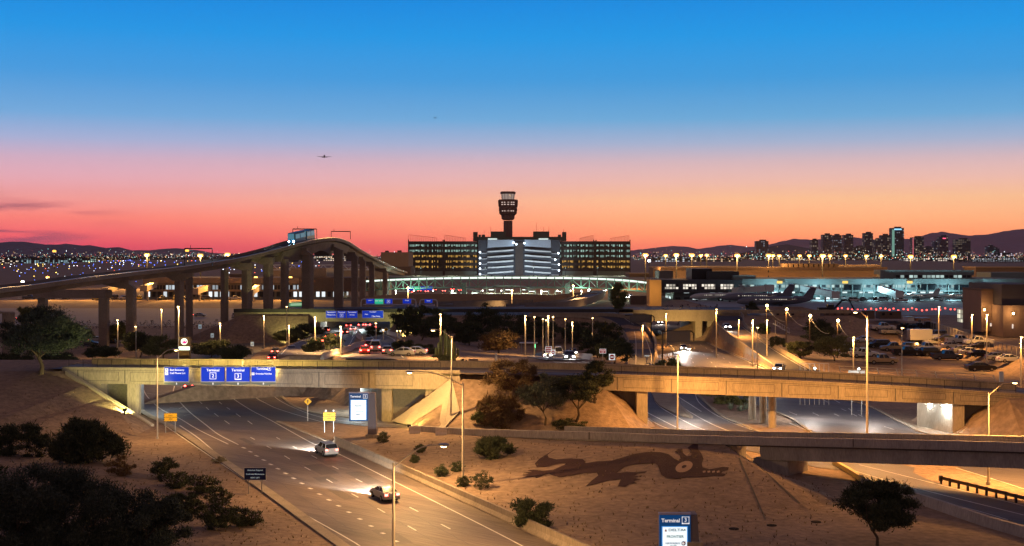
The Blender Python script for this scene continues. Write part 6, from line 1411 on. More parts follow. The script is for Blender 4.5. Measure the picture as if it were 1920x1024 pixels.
# dark clumps on the embankments in the middle
MC = [(395, 4, 4, 300, lf1, 'dark bush at the foot of the guideway columns'), (438, 3.4, 4, 290, lf1, 'dark bush between the guideway columns and the overpass'), (545, 3.6, 5, 338, lf1, 'dark bush on the bank right of the paired columns'), (575, 3.5, 4.5, 345, lf1, 'dark bush on the bank at the left of the portal'), (612, 3.0, 3.4, 245, lf1, 'dark round bush between the lit lamp posts and the slip roads'), (585, 2.0, 2.0, 236, lf1, 'small dark bush left of the round one'), (762, 7.5, 4.0, 330, lf1, 'dark tree right of the portal'), (790, 8.0, 5.0, 300, lf1, 'dark tree behind the cactus'), (835, 6, 5, 330, lf1, 'dark tree on the bank behind the lamp with the left arm'), (880, 5.5, 4, 300, lf1, 'dark tree left of the round-crowned tree'),
 (935, 4.6, 3.6, 262, lf4, 'brownish round-crowned tree in the middle'), (955, 8.0, 6, 335, lf1, 'large dark tree behind the round-crowned tree'), (905, 7.5, 5, 345, lf1, 'dark tree under the taxiway edge'), (1010, 6.5, 5, 338, lf1, 'dark tree behind the row of thin lamp posts'), (1075, 6.5, 5, 340, lf1, 'dark tree under the taxiway right of the thin lamp posts'), (1135, 7.5, 4.5, 310, lf1, 'dark tree left of the curved ramp'), (1150, 5.5, 4, 270, lf1, 'dark bushy tree behind the red signs'), (1120, 5, 4, 290, lf1, 'dark tree behind the approaching headlights'), (755, 2.2, 3, 235, lf1, 'low dark hedge-like bush behind the waiting cars'), (795, 1.6, 2.2, 232, lf1, 'low bush left of the cactus'), (700, 2.5, 2.4, 330, lf1, 'dark bush at the right pier of the portal'), (1250, 3, 2.6, 262, lf2, 'green bush between the ramp wall and the outbound road'), (1160, 8.4, 2.3, 372, lf2, 'small yellow-lit tree at the top of the curved ramp')]
for i, (px, h, r, Y, m, l) in enumerate(MC):
    if h < 3.2: shrub(px, 0, r, l, m, 4000, .25, 70+i, h=h, Y=Y)
    else: tree('mesquite_tree', px, 0, h, r, l, m, 8000, .32, 70+i, Y=Y, rz=h*.45, cz=h*.52, low=-.85)
RC = [(1500, 3.4, 3, 285, lf1, 'dark bush on the sand right of the right ramp'), (1545, 5.5, 4.4, 310, lf1, 'dark spreading tree left of the lot'), (1565, 5.2, 4.2, 285, lf2, 'olive tree with a wide crown left of the tall lit lamp'), (1530, 4.6, 3.6, 330, lf1, 'dark tree behind the olive tree'), (1508, 2.0, 1.7, 240, lf4, 'small dry tree by the end of the right ramp'), (1458, 3, 2.0, 300, lf1, 'small dark tree by the construction steps'), (1570, 2.6, 1.8, 232, lf1, 'round bush behind the overpass left of the tall lamp'), (1600, 2.4, 2.4, 232, lf1, 'dark bush behind the pale sign backs'), (1660, 1.8, 1.8, 232, lf1, 'low dark bush right of the tall lit lamp'), (1430, 2.4, 2, 330, lf1, 'bush at the top of the right ramp'), (1700, 1.5, 2.0, 228, lf1, 'low bush behind the pipe fence'), (1270, 8.6, 3.5, 440, lf1, 'dark shrub line above the outbound portal'), (1300, 8.6, 3.5, 445, lf1, 'dark shrub right of the shrub line above the portal'), (1410, 6.8, 2.2, 385, lf1, 'small dark round tree behind the right ramp')]
for i, (px, h, r, Y, m, l) in enumerate(RC):
    if h < 3.2: shrub(px, 0, r, l, m, 3500, .22, 100+i, h=h, Y=Y)
    else: tree('mesquite_tree', px, 0, h, r, l, m, 7000, .3, 100+i, Y=Y, rz=(h if h < 7 else 3)*.42, cz=None if h < 7 else 3, low=-.8)
# under the right overpass
shrub(1352, 768, 2.4, 'olive desert shrub on the median under the right overpass', lf2, 6000, .2, 120, h=3.0, Y=208); shrub(1390, 768, 2.0, 'yellow-green shrub behind the agaves under the right overpass', lf2, 5000, .2, 121, h=2.8, Y=206)
shrub(583, 745, 1.3, 'dark shrub on the sand seen under the left overpass', lf1, 3000, .16, 122, h=1.6, Y=222); shrub(607, 752, 1.5, 'rounded dark shrub under the left overpass nearest the abutment', lf1, 3500, .16, 123, h=1.8, Y=216); shrub(560, 735, 1.2, 'shrub under the left overpass furthest back', lf1, 2500, .16, 124, h=1.4, Y=230)
agm = mat('agave_leaf', (.22, .28, .20), .6)
for i, (px, Y) in enumerate(((1370, 199), (1388, 197), (1398, 199))):
    x = (px-CX)*Y/F; t = thing('agave', 'pale spiky agave on the median under the overpass, %s of three' % ('leftmost', 'middle', 'rightmost')[i], 'plant', None, (x, Y, gz(x, Y))); mb = MB(); r_ = random.Random(i)
    for k in range(26):
        a = k*2.4; el = r_.uniform(.3, 1.3); d_ = V((math.cos(a)*math.cos(el), math.sin(a)*math.cos(el), math.sin(el)))*r_.uniform(.9, 1.3); sd = V((-math.sin(a), math.cos(a), 0))*.09
        mb.add([sd, -sd, d_*.6-sd*.9, d_, d_*.6+sd*.9, d_*.5+V((0, 0, -.06))], [(0, 1, 2, 3, 4), (0, 5, 4), (1, 5, 2)])
    mb.build('leaves', agm, t)
# saguaro cactus cluster
cb = onpix(838, 676); cc = thing('cactus', 'tall cluster of yellow-lit columnar cactus beside the bright lamp post', 'cactus', None, cb); r_ = random.Random(4); gm = mat('cactus_skin', (.24, .25, .10), .8, var=.25, vs=2, bump=.5, bs=10)
for k in range(9):
    x = (k-4)*.42+r_.uniform(-.1, .1); h_ = [2.2, 3.0, 4.2, 5.0, 4.4, 3.6, 3.9, 2.9, 2.0][k]; y = r_.uniform(-.5, .5)
    n = 10; pts_ = [V((x*.5, y, 0)), V((x, y, .8)), V((x, y, h_-.3)), V((x, y, h_))]; MB().tube(pts_, [.16, .24, .24, .08], n).build('arm', gm, cc, True)
shrub(831, 690, 2.4, 'round olive shrub below the cactus', lf2, 6000, .14, 130, h=1.9); shrub(868, 690, .9, 'small spiky shrub right of the cactus', lf1, 1500, .14, 131, h=1.3)
# boulders by the road
for i, (px, py, s, l) in enumerate(((890, 688, .55, 'pale boulder right of the cactus by the road'), (1300, 777, .01, ''), (790, 689, .5, 'rounded boulder left of the cactus'), (300, 690, .5, 'boulder near the round emblem sign'))):
    if s < .1: continue
    b = onpix(px, py); mb = MB().ball((0, 0, s*.4), s, 10, 7, (1.3, 1, .7)); mb.v = [tuple(V(v)*(1+.25*noise.noise(V(v)*2+V((i, 0, 0))))) for v in mb.v]; o = mb.build('boulder', conc, None, True, b); tag(o, l, 'boulder')

# loose stones and dry tufts on the sand: uncountable
r_ = random.Random(9); sm = MB(); tm = MB(); sm.raw = tm.raw = True
def on_sand(x, y):
    d = V((x, y, 0))
    return True
cnt = 0
mL = [V(p) for p in mainL]; mR = [V(p) for p in mainR]
def xat(X, y):
    for a, b in zip(X, X[1:]):
        if (a.y-y)*(b.y-y) <= 0 and abs(a.y-b.y) > 1e-6: return a.x+(b.x-a.x)*(y-a.y)/(b.y-a.y)
    return None
for k in range(9000):
    y = 104+(r_.random()**1.1)*84; px = r_.uniform(-20, 1560); x = (px-CX)*y/F
    a, b = xat(mL, y), xat(mR, y)
    if a is not None and b is not None and a-1.6 < x < b+1.2: continue
    if y > rampY(px)-1.2 and x > -14.5: continue
    if y > 165 and -48 < x < -8.5: continue
    z = gz(x, y); s = r_.uniform(.025, .08)*(1.8 if r_.random() < .04 else 1)
    if r_.random() < .72:
        c = V((x, y, z+s*.3)); vs = [c+V((r_.uniform(.6, 1.2)*s*q[0], r_.uniform(.6, 1.2)*s*q[1], r_.uniform(.5, .9)*s*q[2])) for q in ((1, 0, 0), (0, 1, 0), (-1, 0, 0), (0, -1, 0), (0, 0, 1))]
        sm.add(vs, [(0, 1, 4), (1, 2, 4), (2, 3, 4), (3, 0, 4)])
    else:
        for j in range(6):
            a_ = r_.random()*6.28; h_ = r_.uniform(.1, .32); e = V((x+math.cos(a_)*h_*.7, y+math.sin(a_)*h_*.7, z+h_)); w2 = V((-math.sin(a_), math.cos(a_), 0))*.025; tm.add([V((x, y, z))-w2, V((x, y, z))+w2, e], [(0, 1, 2)])
o = sm.build('stones', mat('stone_chips', (.30, .21, .15), .95)); tag(o, 'scattered stone chips lying all over the sand', 'stones', None, 'stuff')
o = tm.build('dry_tufts', lf4); tag(o, 'small dry grass tufts scattered over the sand', 'grass', None, 'stuff')

massed('hedge_line', 'dark scrub along the near edge of the left apron', [(40, 545, 596, 616, 432), (1240, 1345, 566, 584, 428)], 8)
# ---------------------------------------------------------------- signs
frame_m = mat('sign_frame', (.55, .55, .52), .5)
def arrow_down(t, x, z, y, s, m):
    mb = MB(); mb.prism([V((x-.12*s, y, z+.5*s)), V((x-.12*s, y, z)), V((x-.38*s, y, z)), V((x, y, z-.45*s)), V((x+.38*s, y, z)), V((x+.12*s, y, z)), V((x+.12*s, y, z+.5*s))], (0, .02, 0)); return mb.build('arrow', m, t)
def boxnum(t, x, z, y, s, n, m=None, gate=False):
    m = m or signw; mb = MB(); w_ = s*.5; th = s*.07
    for a, b, c, d in ((x-w_, z+w_-th, x+w_, z+w_), (x-w_, z-w_, x+w_, z-w_+th*(2.2 if gate else 1)), (x-w_, z-w_, x-w_+th, z+w_), (x+w_-th, z-w_, x+w_, z+w_)): mb.box2((a, y-.01, b), (c, y+.012, d))
    mb.build('number_frame', m, t); text(n, s*.74, m, t, (x, y-.012, z+(s*.05 if gate else 0)), bold=.012)
def overhead(px0, px1, py0, py1, Y, label, rows, tab=6, number=None, cat='sign'):
    a, b = at(px0, py1, Y), at(px1, py0, Y); w_, h_ = b.x-a.x, b.z-a.z; c = V(((a.x+b.x)/2, Y, a.z)); t = thing('road_sign', label, cat, None, c)
    o = MB().box((0, 0, h_/2), (w_, .12, h_)).build('panel', blue, t)
    f = MB()
    for q in ((-w_/2, 1), (w_/2, 1)): f.box((q[0], -.02, h_/2), (.09, .16, h_))
    f.box((0, -.02, 0), (w_+.09, .16, .12)); f.box((0, -.02, h_), (w_+.09, .16, .06)); f.build('frame', frame_m, t)
    if tab:
        tt = tab*Y/F; mb = MB(); mb.prism([V((-w_/2, -.05, -.06)), V((w_/2, -.05, -.06)), V((w_/2, -.05, -.06-tt*.55)), V((.15, -.05, -.06-tt)), V((-.15, -.05, -.06-tt)), V((-w_/2, -.05, -.06-tt*.55))], (0, .1, 0)); mb.build('arrow_tab', mat('tab_grey', (.16, .19, .18), .6), t); arrow_down(t, 0, -.06-tt*.45, -.08, tt*.75, signw)
    for (s, x, z, sz, al) in rows: text(s, sz*h_, signw, t, (x*w_, -.075, z*h_), align=al)
    if number: n, x, z, s, g_ = number; boxnum(t, x*w_, z*h_, -.07, s*h_, n, gate=g_)
    return t, w_, h_
def pbadge(t, x, z, s):
    MB().box((x, -.07, z), (s, .02, s)).build('parking_symbol', signw, t); text('P', s*.85, blue, t, (x, -.085, z), bold=.03)
Ys = 188
t, w_, h_ = overhead(308, 354.5, 688, 716, 187.8, 'blue overhead sign for east economy and cell phone lot, leftmost on the overpass', [('East Economy', -.27, .80, .17, 'LEFT'), ('Cell Phone Lot', -.27, .58, .17, 'LEFT')])
pbadge(t, -.40*w_, .80*h_, .17*h_*1.2); pbadge(t, -.40*w_, .57*h_, .17*h_*1.2)
overhead(377, 422, 688, 716, 186.6, 'second blue overhead sign from the left on the overpass, with a boxed two', [('Terminal', 0, .78, .24, 'CENTER')], number=('2', 0, .40, .44, False))
overhead(424, 469, 688, 716, 185.9, 'third blue overhead sign from the left on the overpass, with a boxed three', [('Terminal', 0, .78, .24, 'CENTER')], number=('3', 0, .36, .44, True))
t, w_, h_ = overhead(471, 517, 688, 716, 185.2, 'blue overhead sign reading Terminal 4 and Oversize Vehicles', [('Terminal', -.05, .87, .22, 'CENTER'), ('Oversize Vehicles', -.32, .54, .15, 'LEFT')], number=('4', .24, .88, .22, True))
pbadge(t, -.42*w_, .54*h_, .17*h_)
for px, Y in ((331, 187.5), (399, 186.4), (446, 185.6), (494, 185)):
    b = at(px, 689, Y); s_ = thing('sign_floodlight', 'small floodlight on a bracket above the %s blue sign on the overpass' % {331: 'leftmost', 399: 'second', 446: 'third', 494: 'rightmost'}[px], 'floodlight', None, b)
    MB().bar((0, .8, -.1), (0, -.9, .15), .07).build('bracket', galv, s_); MB().box((0, -1.0, .15), (.4, .25, .18)).build('lamp_head', galv, s_); spot('lamp_light', (0, .45, .35), (0, 9, .3), (1, .72, .18), 4200, 150, .15, s_); spot('lamp_light', (0, -1.0, .0), (0, .2, -1.6), (1, .9, .6), 60, 120, .15, s_)  # first spot is added, facing backwards to light the far parapet
# mounting brackets and far bridge signs
overhead(611, 631, 583, 596.5, 356, 'first small blue sign on the far portal, from the left', [('Terminal 4', 0, .8, .26, 'CENTER'), ('P Departures', 0, .45, .22, 'CENTER')], tab=0)
overhead(632, 649, 583, 596.5, 356, 'second small blue sign on the far portal, with a boxed number', [('Terminal', 0, .8, .26, 'CENTER')], tab=0, number=('3', 0, .36, .44, False))
overhead(650, 670.5, 583, 596.5, 356, 'third small blue sign on the far portal', [('Terminal 4', 0, .8, .26, 'CENTER'), ('Arrivals', 0, .45, .22, 'CENTER')], tab=0)
overhead(679, 719, 582.5, 596.5, 356, 'widest blue sign on the far portal', [('Terminal 4', 0, .82, .2, 'CENTER'), ('West', -.3, .5, .2, 'CENTER'), ('P East Garage', .15, .25, .2, 'CENTER')], tab=0)
def gantry(px0, px1, y0, y1, Y, label, m):
    t = thing('sign_gantry', label, 'gantry'); a, b = at(px0, y0, Y), at(px1, y1, Y); x0, x1, z1, z0 = a.x, b.x, a.z, b.z
    for z in (z0, z1): MB().tube([(x0+.8, Y, z), (x1-.8, Y, z)], .22, 8).build('beam', m, t)
    MB().tube(smooth_path([V((x0+.8, Y, z1)), V((x0+.2, Y, z1-.25)), V((x0, Y, z1-1)), V((x0, Y, z0-6 if z0 > 5 else 0))], .4), .22, 8).build('post', m, t)
    MB().tube(smooth_path([V((x1-.8, Y, z1)), V((x1-.2, Y, z1-.25)), V((x1, Y, z1-1)), V((x1, Y, z0-6 if z0 > 5 else 0))], .4), .22, 8).build('post', m, t)
    return t
wp = mat('white_pipe', (.6, .62, .6), .5)
gantry(677, 780, 561, 571.5, 432, 'white pipe sign gantry beyond the taxiway with two blue signs and a green one', wp)
overhead(686.5, 702, 560.5, 569.5, 431, 'blue sign left of the green one on the white gantry', [('Level 1', 0, .7, .3, 'CENTER')], tab=0)
t, a_, b_ = overhead(702.5, 719, 560.5, 570, 431, 'green sign on the white gantry', [('EXIT ONLY', 0, .6, .3, 'CENTER')], tab=0); [setattr(c.data.materials.__class__, 'x', 0) if False else c.data.materials.__setitem__(0, mat('sign_green', (.01, .3, .2), .4, emit=(.05, .9, .5), es=.5)) for c in t.children if c.name.startswith('panel')]
overhead(721, 736, 560.5, 569.5, 431, 'blue sign with a boxed number right of the green one', [], tab=0, number=('4', 0, .45, .6, False))
overhead(755, 771, 560.5, 569.5, 431, 'rightmost blue sign on the white gantry', [('Garage', 0, .7, .3, 'CENTER')], tab=0)
gantry(787, 820, 562, 572.5, 434, 'small white pipe gantry right of the long one', wp); overhead(796, 811, 561, 568.5, 433, 'dark blue sign on the small white gantry', [('Rental', 0, .6, .35, 'CENTER')], tab=0)
gantry(742, 768, 546, 553, 700, 'white pipe gantry in front of the garage at left', wp)
overhead(764, 776, 537, 544.5, 735, 'small blue sign left of the tiny green one near the garage', [], tab=0); t, a_, b_ = overhead(776.5, 788, 537, 544.5, 735, 'tiny green sign near the garage', [], tab=0)
for c in t.children:
    if c.name.startswith('panel'): c.data.materials[0] = MATS['sign_green']
overhead(788.5, 799, 537, 544.5, 735, 'small blue sign right of the tiny green one near the garage', [], tab=0); overhead(800, 811, 537, 544.5, 735, 'rightmost small blue sign near the garage', [], tab=0)
# sign gantries seen from behind
for px0, px1, y0, y1, Y, px, l in ((1172, 1222, 591, 605, 330, 1221, 'dark sign gantry seen from behind over the curved ramp'), (1240, 1296, 621, 642, 290, 1242, 'dark sign gantry seen from behind over the outbound road')):
    t = thing('sign_gantry', l, 'gantry'); a, b = at(px0, y0, Y), at(px1, y1, Y); MB().tube([(a.x, Y, a.z), (b.x, Y, a.z), (b.x+.6, Y, a.z-.5), (b.x+.6, Y, b.z+.2)], .16, 8).build('beam', steeld, t)
    MB().box2((a.x+1.2, Y-.15, b.z), (b.x-.2, Y-.05, a.z+.1)).build('sign_back', mat('sign_back', (.10, .10, .11), .5, .3), t)
    x = (px-CX)*Y/F; MB().tube([(x, Y, gz(x, Y)), (x, Y, a.z)], .18, 8).build('post', steeld, t)
for px0, px1, l in ((976, 1005, 'left grey sign back standing on the far side of the overpass road'), (1011, 1041, 'right grey sign back standing on the far side of the overpass road')):
    t = thing('road_sign', l, 'sign'); a, b = at(px0, 680, 202), at(px1, 697, 202); MB().box2((a.x, 202, b.z), (b.x, 202.1, a.z)).build('sign_back', mat('sign_back_blue', (.10, .14, .18), .5, .2), t)
    for k in (.25, .75): x = a.x+(b.x-a.x)*k; MB().bar((x, 202.15, 6.5), (x, 202.15, a.z), .1).build('post', galv, t)
for px0, px1, y0, y1, l in ((1591, 1622, 695, 709, 'pair of pale sign backs left of the tall lamp behind the overpass'), (1874, 1882, 697, 716, 'narrow pale sign back at the right behind the overpass')):
    t = thing('road_sign', l, 'sign'); Y = 192; a, b = at(px0, y0, Y), at(px1, y1, Y); MB().box2((a.x, Y, b.z), (b.x, Y+.1, a.z)).build('sign_back', frame_m, t)
    for k in (.2, .8): x = a.x+(b.x-a.x)*k; MB().bar((x, Y+.15, gz(x, Y)), (x, Y+.15, a.z), .1).build('post', galv, t)
# terminal monuments
def monument(px0, px1, py0, pyb, Y, pylon_px, base_py, num, label, rows, rz=0.0, lab_gate=False):
    a = at(px0, py0, Y); b = at(px1, pyb, Y); w_ = b.x-a.x; h_ = a.z-b.z; cx = (a.x+b.x)/2; t = thing('terminal_sign', label, 'sign', None, (cx, Y, 0)); z0 = b.z
    nav = mat('monument_blue', (.01, .03, .09), .35, emit=(.0, .12, .42), es=.30)
    MB().box((0, 0, z0+h_/2), (w_, .5, h_)).build('cabinet', nav, t)
    MB().box((0, -.02, z0+h_+.06), (w_+.1, .6, .12)).build('cap', mat('monument_cap', (.35, .32, .40), .5), t)
    ph = h_*.70; pw = w_*.78; MB().box((-.01*w_, -.27, z0+h_*.05+ph/2), (pw, .06, ph)).build('light_panel', mat('panel_white', (.8, .85, .9), .5, emit=(.80, .95, 1), es=1.0, sample=True), t)
    MB().box((-.01*w_, -.26, z0+h_*.05+ph/2), (pw*1.08, .04, ph*1.05)).build('panel_glow_edge', mat('panel_edge', (.1, .3, .6), .5, emit=(.05, .35, .9), es=.6), t)
    text('Terminal', h_*.104, signw, t, (-w_*.44, -.27, z0+h_*.88), align='LEFT', bold=.02)
    boxnum(t, w_*.34, z0+h_*.885, -.26, h_*.15, num, gate=lab_gate)
    for s, x, z, sz, col, sx in rows:
        text(s, sz*h_, mat('ink_'+col, {'blue': (.01, .05, .2), 'green': (.01, .2, .15), 'red': (.5, .02, .05), 'grey': (.1, .2, .3), 'violet': (.08, .03, .3), 'cyan': (.02, .3, .6)}[col], .6), t, (x*w_, -.31, z0+z*h_), sx=sx, bold=.015)
    p0, p1 = at(pylon_px[0], 0, Y).x-cx, at(pylon_px[1], 0, Y).x-cx; p2 = at(pylon_px[2], 0, Y).x-cx
    mb = MB(); mb.prism([V((p0, -.2, -.1)), V((p2, -.2, -.1)), V((p1, -.2, z0+h_)), V((p0, -.2, z0+h_))], (0, 1.4, 0)); mb.build('pylon', mat('pylon_grey', (.16, .14, .16), .6, .2), t)
    MB().box(((p0+p2)/2, .5, .15), (p2-p0+.5, 2, .5)).build('footing', conc, t)
    return t, w_, h_, z0
t, w_, h_, z0 = monument(655, 691, 737, 789, 168.4, (690, 703, 707), 820, '2', 'tall lit terminal sign with grey pylon beside the right abutment of the left overpass', [('Alaska', -.02, .55, .10, 'grey', 1), ('CONTOUR', -.02, .33, .065, 'cyan', 1.2), ('spirit', -.02, .24, .085, 'blue', 1), ('UNITED', -.06, .125, .055, 'blue', 1.1)])
MB().prism([V((-.16*w_, -.31, z0+.66*h_)), V((0, -.31, z0+.64*h_)), V((.16*w_, -.31, z0+.66*h_)), V((.05*w_, -.31, z0+.63*h_)), V((-.05*w_, -.31, z0+.63*h_))], (0, .02, 0)).build('wing_logo', MATS['ink_grey'], t)
# place so that the foot sits on the sand
t, w_, h_, z0 = monument(1236, 1294, 964, 1056, 105.5, (1293, 1307, 1311), 1100, '3', 'brightly lit terminal sign at the bottom edge listing airlines', [('DELTA', .03, .69, .072, 'blue', 1.45), ('FRONTIER', .0, .555, .075, 'green', 1.0), ('HAWAIIAN', -.08, .42, .058, 'violet', 1.0), ('AIRLINES', -.06, .375, .022, 'grey', 1.6)], lab_gate=True)
MB().prism([V((-.34*w_, -.31, z0+.66*h_)), V((-.26*w_, -.31, z0+.66*h_)), V((-.30*w_, -.31, z0+.72*h_))], (0, .02, 0)).build('triangle_logo', MATS['ink_red'], t)
MB().prism([V((.27*w_, -.31, z0+.68*h_)), V((.35*w_, -.31, z0+.68*h_)), V((.31*w_, -.31, z0+.72*h_))], (0, .02, 0)).build('small_logo', MATS['ink_green'], t)
mb = MB()
for k in range(20):
    a = 2*math.pi*k/20
mb.lathe([(.07*w_, 0), (.07*w_, .02)], 20); o = mb.build('round_logo', MATS['ink_violet'], t); o.rotation_euler = (R(90), 0, 0); o.location = (.27*w_, -.30, z0+.42*h_)
mb = MB(); mb.lathe([(.04*w_, 0), (.04*w_, .02)], 16); o = mb.build('round_logo_face', signw, t); o.rotation_euler = (R(90), 0, 0); o.location = (.262*w_, -.315, z0+.42*h_)
MB().prism([V((.27*w_, -.34, z0+.43*h_)), V((.335*w_, -.34, z0+.465*h_)), V((.33*w_, -.34, z0+.43*h_))], (0, .02, 0)).build('round_logo_accent', MATS['ink_red'], t)
# navy roadside sign
def roadsign(px0, px1, py0, py1, base, label, m, rows, col=signw, rz=0, posts=(.2, .8), name='road_sign', border=None, pz=0):
    b = onpix(*base); Y = b.y; a, c = at(px0, py0, Y), at(px1, py1, Y); w_ = c.x-a.x; h_ = a.z-c.z; t = thing(name, label, 'sign', None, ((a.x+c.x)/2, Y, b.z)); t.rotation_euler = (0, 0, rz); z = (a.z+c.z)/2-b.z
    MB().box((0, 0, z), (w_, .06, h_)).build('panel', m, t)
    for p in posts: MB().bar((w_*(p-.5), .06, -.1), (w_*(p-.5), .06, z+h_/2), .09).build('post', galv, t)
    for s, x, zz, sz in rows: text(s, sz*h_, col, t, (x*w_, -.045, z+(zz-.5)*h_))
    if border:
        mb = MB()
        for s in (-1, 1): mb.box((s*w_*.5, -.035, z), (.05, .02, h_)); mb.box((0, -.035, z+s*h_*.5), (w_, .02, .05))
        mb.build('border', border, t)
    return t, w_, h_, z
signd = mat('sign_lettering_pale', (.6, .75, .8), .5, emit=(.6, .8, .9), es=.25)  # unlit sign paint with a faint glow put into it
roadsign(458, 499, 877, 900, (467, 926), 'navy roadside sign on two posts left of the main road', navy, [('American Support', 0, .80, .17), ('Southwest Maintenance', 0, .48, .155), ('NEXT LEFT', 0, .18, .155)], signd, border=frame_m)
for px0, px1, py0, py1, base, l in ((308, 332, 775, 790, (312, 812), 'yellow notice sign on thin posts left of the main road'), (606, 629, 773, 789, (609, 811), 'yellow notice sign on thin posts right of the main road')):
    t, w_, h_, z = roadsign(px0, px1, py0, py1, base, l, yellow, [('ONLY', 0, .72, .20), ('AUTHORIZED VEHICLES', 0, .5, .15), ('AREA', 0, .28, .20)], black, posts=(.1, .85))
    mb = MB()
    for k in range(9):
        for s in (-1, 1): mb.box((-w_/2+w_*k/8, -.035, z+s*h_/2), (.07, .02, .12))
    for k in range(5):
        for s in (-1, 1): mb.box((s*w_/2, -.035, z-h_/2+h_*k/4), (.1, .02, .08))
    mb.build('border_marks', black, t)
    if px0 > 500:
        for s in (-.28, .34): MB().ball((s*w_, 0, z+h_*.68), .13, 10, 6).build('warning_lamp', signw, t)
# diamond signs
def diamond(px, py, s, base, label, m, sym=True):
    b = onpix(*base); c = at(px, py, b.y); t = thing('warning_sign', label, 'sign', None, b); z = c.z-b.z; r_ = s*b.y/F
    MB().prism([V((-r_, 0, z)), V((0, 0, z-r_)), V((r_, 0, z)), V((0, 0, z+r_))], (0, .05, 0)).build('panel', m, t)
    if sym: MB().prism([V((-.07*r_, -.03, z-.5*r_)), V((.12*r_, -.03, z-.5*r_)), V((.12*r_, -.03, z+.15*r_)), V((.32*r_, -.03, z+.1*r_)), V((.02, -.03, z+.55*r_)), V((-.3*r_, -.03, z+.1*r_)), V((-.07*r_, -.03, z+.1*r_))], (0, .02, 0)).build('arrow', black, t)
    MB().bar((0, .08, -.1), (0, .08, z+r_*.5), .07).build('post', galv, t)
diamond(577, 753, 7, (577, 790), 'yellow diamond arrow sign under the left overpass by the loop road', yellow)
diamond(314, 643, 6, (314, 660), 'orange diamond sign left of the round emblem sign', mat('sign_orange', (.8, .18, .03), .5, emit=(1, .2, .05), es=.12), False)
diamond(744, 645, 6, (744, 661), 'orange-yellow diamond sign right of the slip roads', yellow); diamond(724, 618, 4, (724, 631), 'small yellow diamond sign at the right pier of the portal', yellow)
# red signs
for px0, px1, py0, py1, base, l, rows, m in ((1023, 1034, 650, 661, (1028, 676), 'upper red and white sign left of the headlights', [('WRONG', 0, .68, .3), ('WAY', 0, .3, .3)], redp), (1033, 1041, 656, 665, (1037, 678), 'lower white sign with red circle left of the headlights', [], signw), (1124.5, 1136, 654.5, 662.5, (1130, 690), 'red rectangular wrong way sign right of the curved barrier', [('WRONG', 0, .68, .3), ('WAY', 0, .3, .3)], redp), (1142, 1153, 664, 675, (1144, 692), 'white square sign with red disc right of the wrong way sign', [], signw)):
    t, w_, h_, z = roadsign(px0, px1, py0, py1, base, l, m, rows, posts=(.5,), border=signw)
    if m is signw:
        o = MB().lathe([(w_*.42, 0), (w_*.42, .03)], 20).build('red_disc', redp, t); o.rotation_euler = (R(90), 0, 0); o.location = (0, -.03, z); MB().box((0, -.08, z), (w_*.6, .02, h_*.14)).build('bar', signw, t)
# emblem sign
b = onpix(345, 672); Y = 205; x = (345.5-CX)*Y/F; zg = gz(x, Y); t = thing('emblem_sign', 'brown pillar sign with a round white bird emblem above a bright white band', 'sign', None, (x, Y, 0))
wx = 20*Y/F; top = at(345, 632, Y).z; MB().box2((-wx/2, 0, at(0, 673, Y).z-1.5), (wx/2, .9, top)).build('pillar', mat('pillar_brown', (.12, .07, .04), .7), t)
MB().box2((-wx/2-.02, -.08, at(0, 656.5, Y).z), (wx/2+.02, -.01, at(0, 650, Y).z)).build('lit_band', glow('band_white', (.85, 1, .8), 2.2, True), t)
zc_ = at(0, 640.5, Y).z; r_ = 6.3*Y/F; o = MB().lathe([(r_, 0), (r_, .06)], 28).build('disc', mat('disc_white', (.8, .85, .85), .5, emit=(.85, 1, 1), es=.9), t); o.rotation_euler = (R(90), 0, 0); o.location = (0, -.02, zc_)
bird = [(-.62, .05), (-.35, -.12), (-.42, .02), (-.1, .1), (.02, .35), (-.2, .55), (.15, .48), (.25, .12), (.45, -.05), (.62, .3), (.85, .15), (.78, -.3), (.45, -.55), (.0, -.62), (-.45, -.6), (-.2, -.42), (-.55, -.3)]
MB().prism([V((a*r_, -.11, zc_+c*r_)) for a, c in bird], (0, .02, 0)).build('bird_emblem', mat('emblem_pink', (.7, .0, .2), .5, emit=(1, .02, .3), es=.8), t)
# speed-limit style small signs on the left
for px, py, l in ((375, 612.5, 'small white sign above the guideway road'), (398, 629, 'small white sign nearer the overpass by the guideway road'), (473, 645, 'small square lit sign between the guideway and the slip road'), (160, 624, 'small white sign by the cars under the straddle frame')): roadsign(px-3, px+3, py-4, py+4, (px, py+22), l, signd, [('35', 0, .4, .5)], black, posts=(.5,))
for i, (px, py, l) in enumerate(((1213, 667, 'small pale T-shaped marker on the curved ramp road'),)):
    b = onpix(px, 680); t = thing('road_marker', l, 'marker', None, b); MB().bar((0, 0, 0), (0, 0, 1.3), .25).build('post', frame_m, t); MB().box((0, 0, 1.5), (1.1, .1, .3)).build('panel', signd, t)
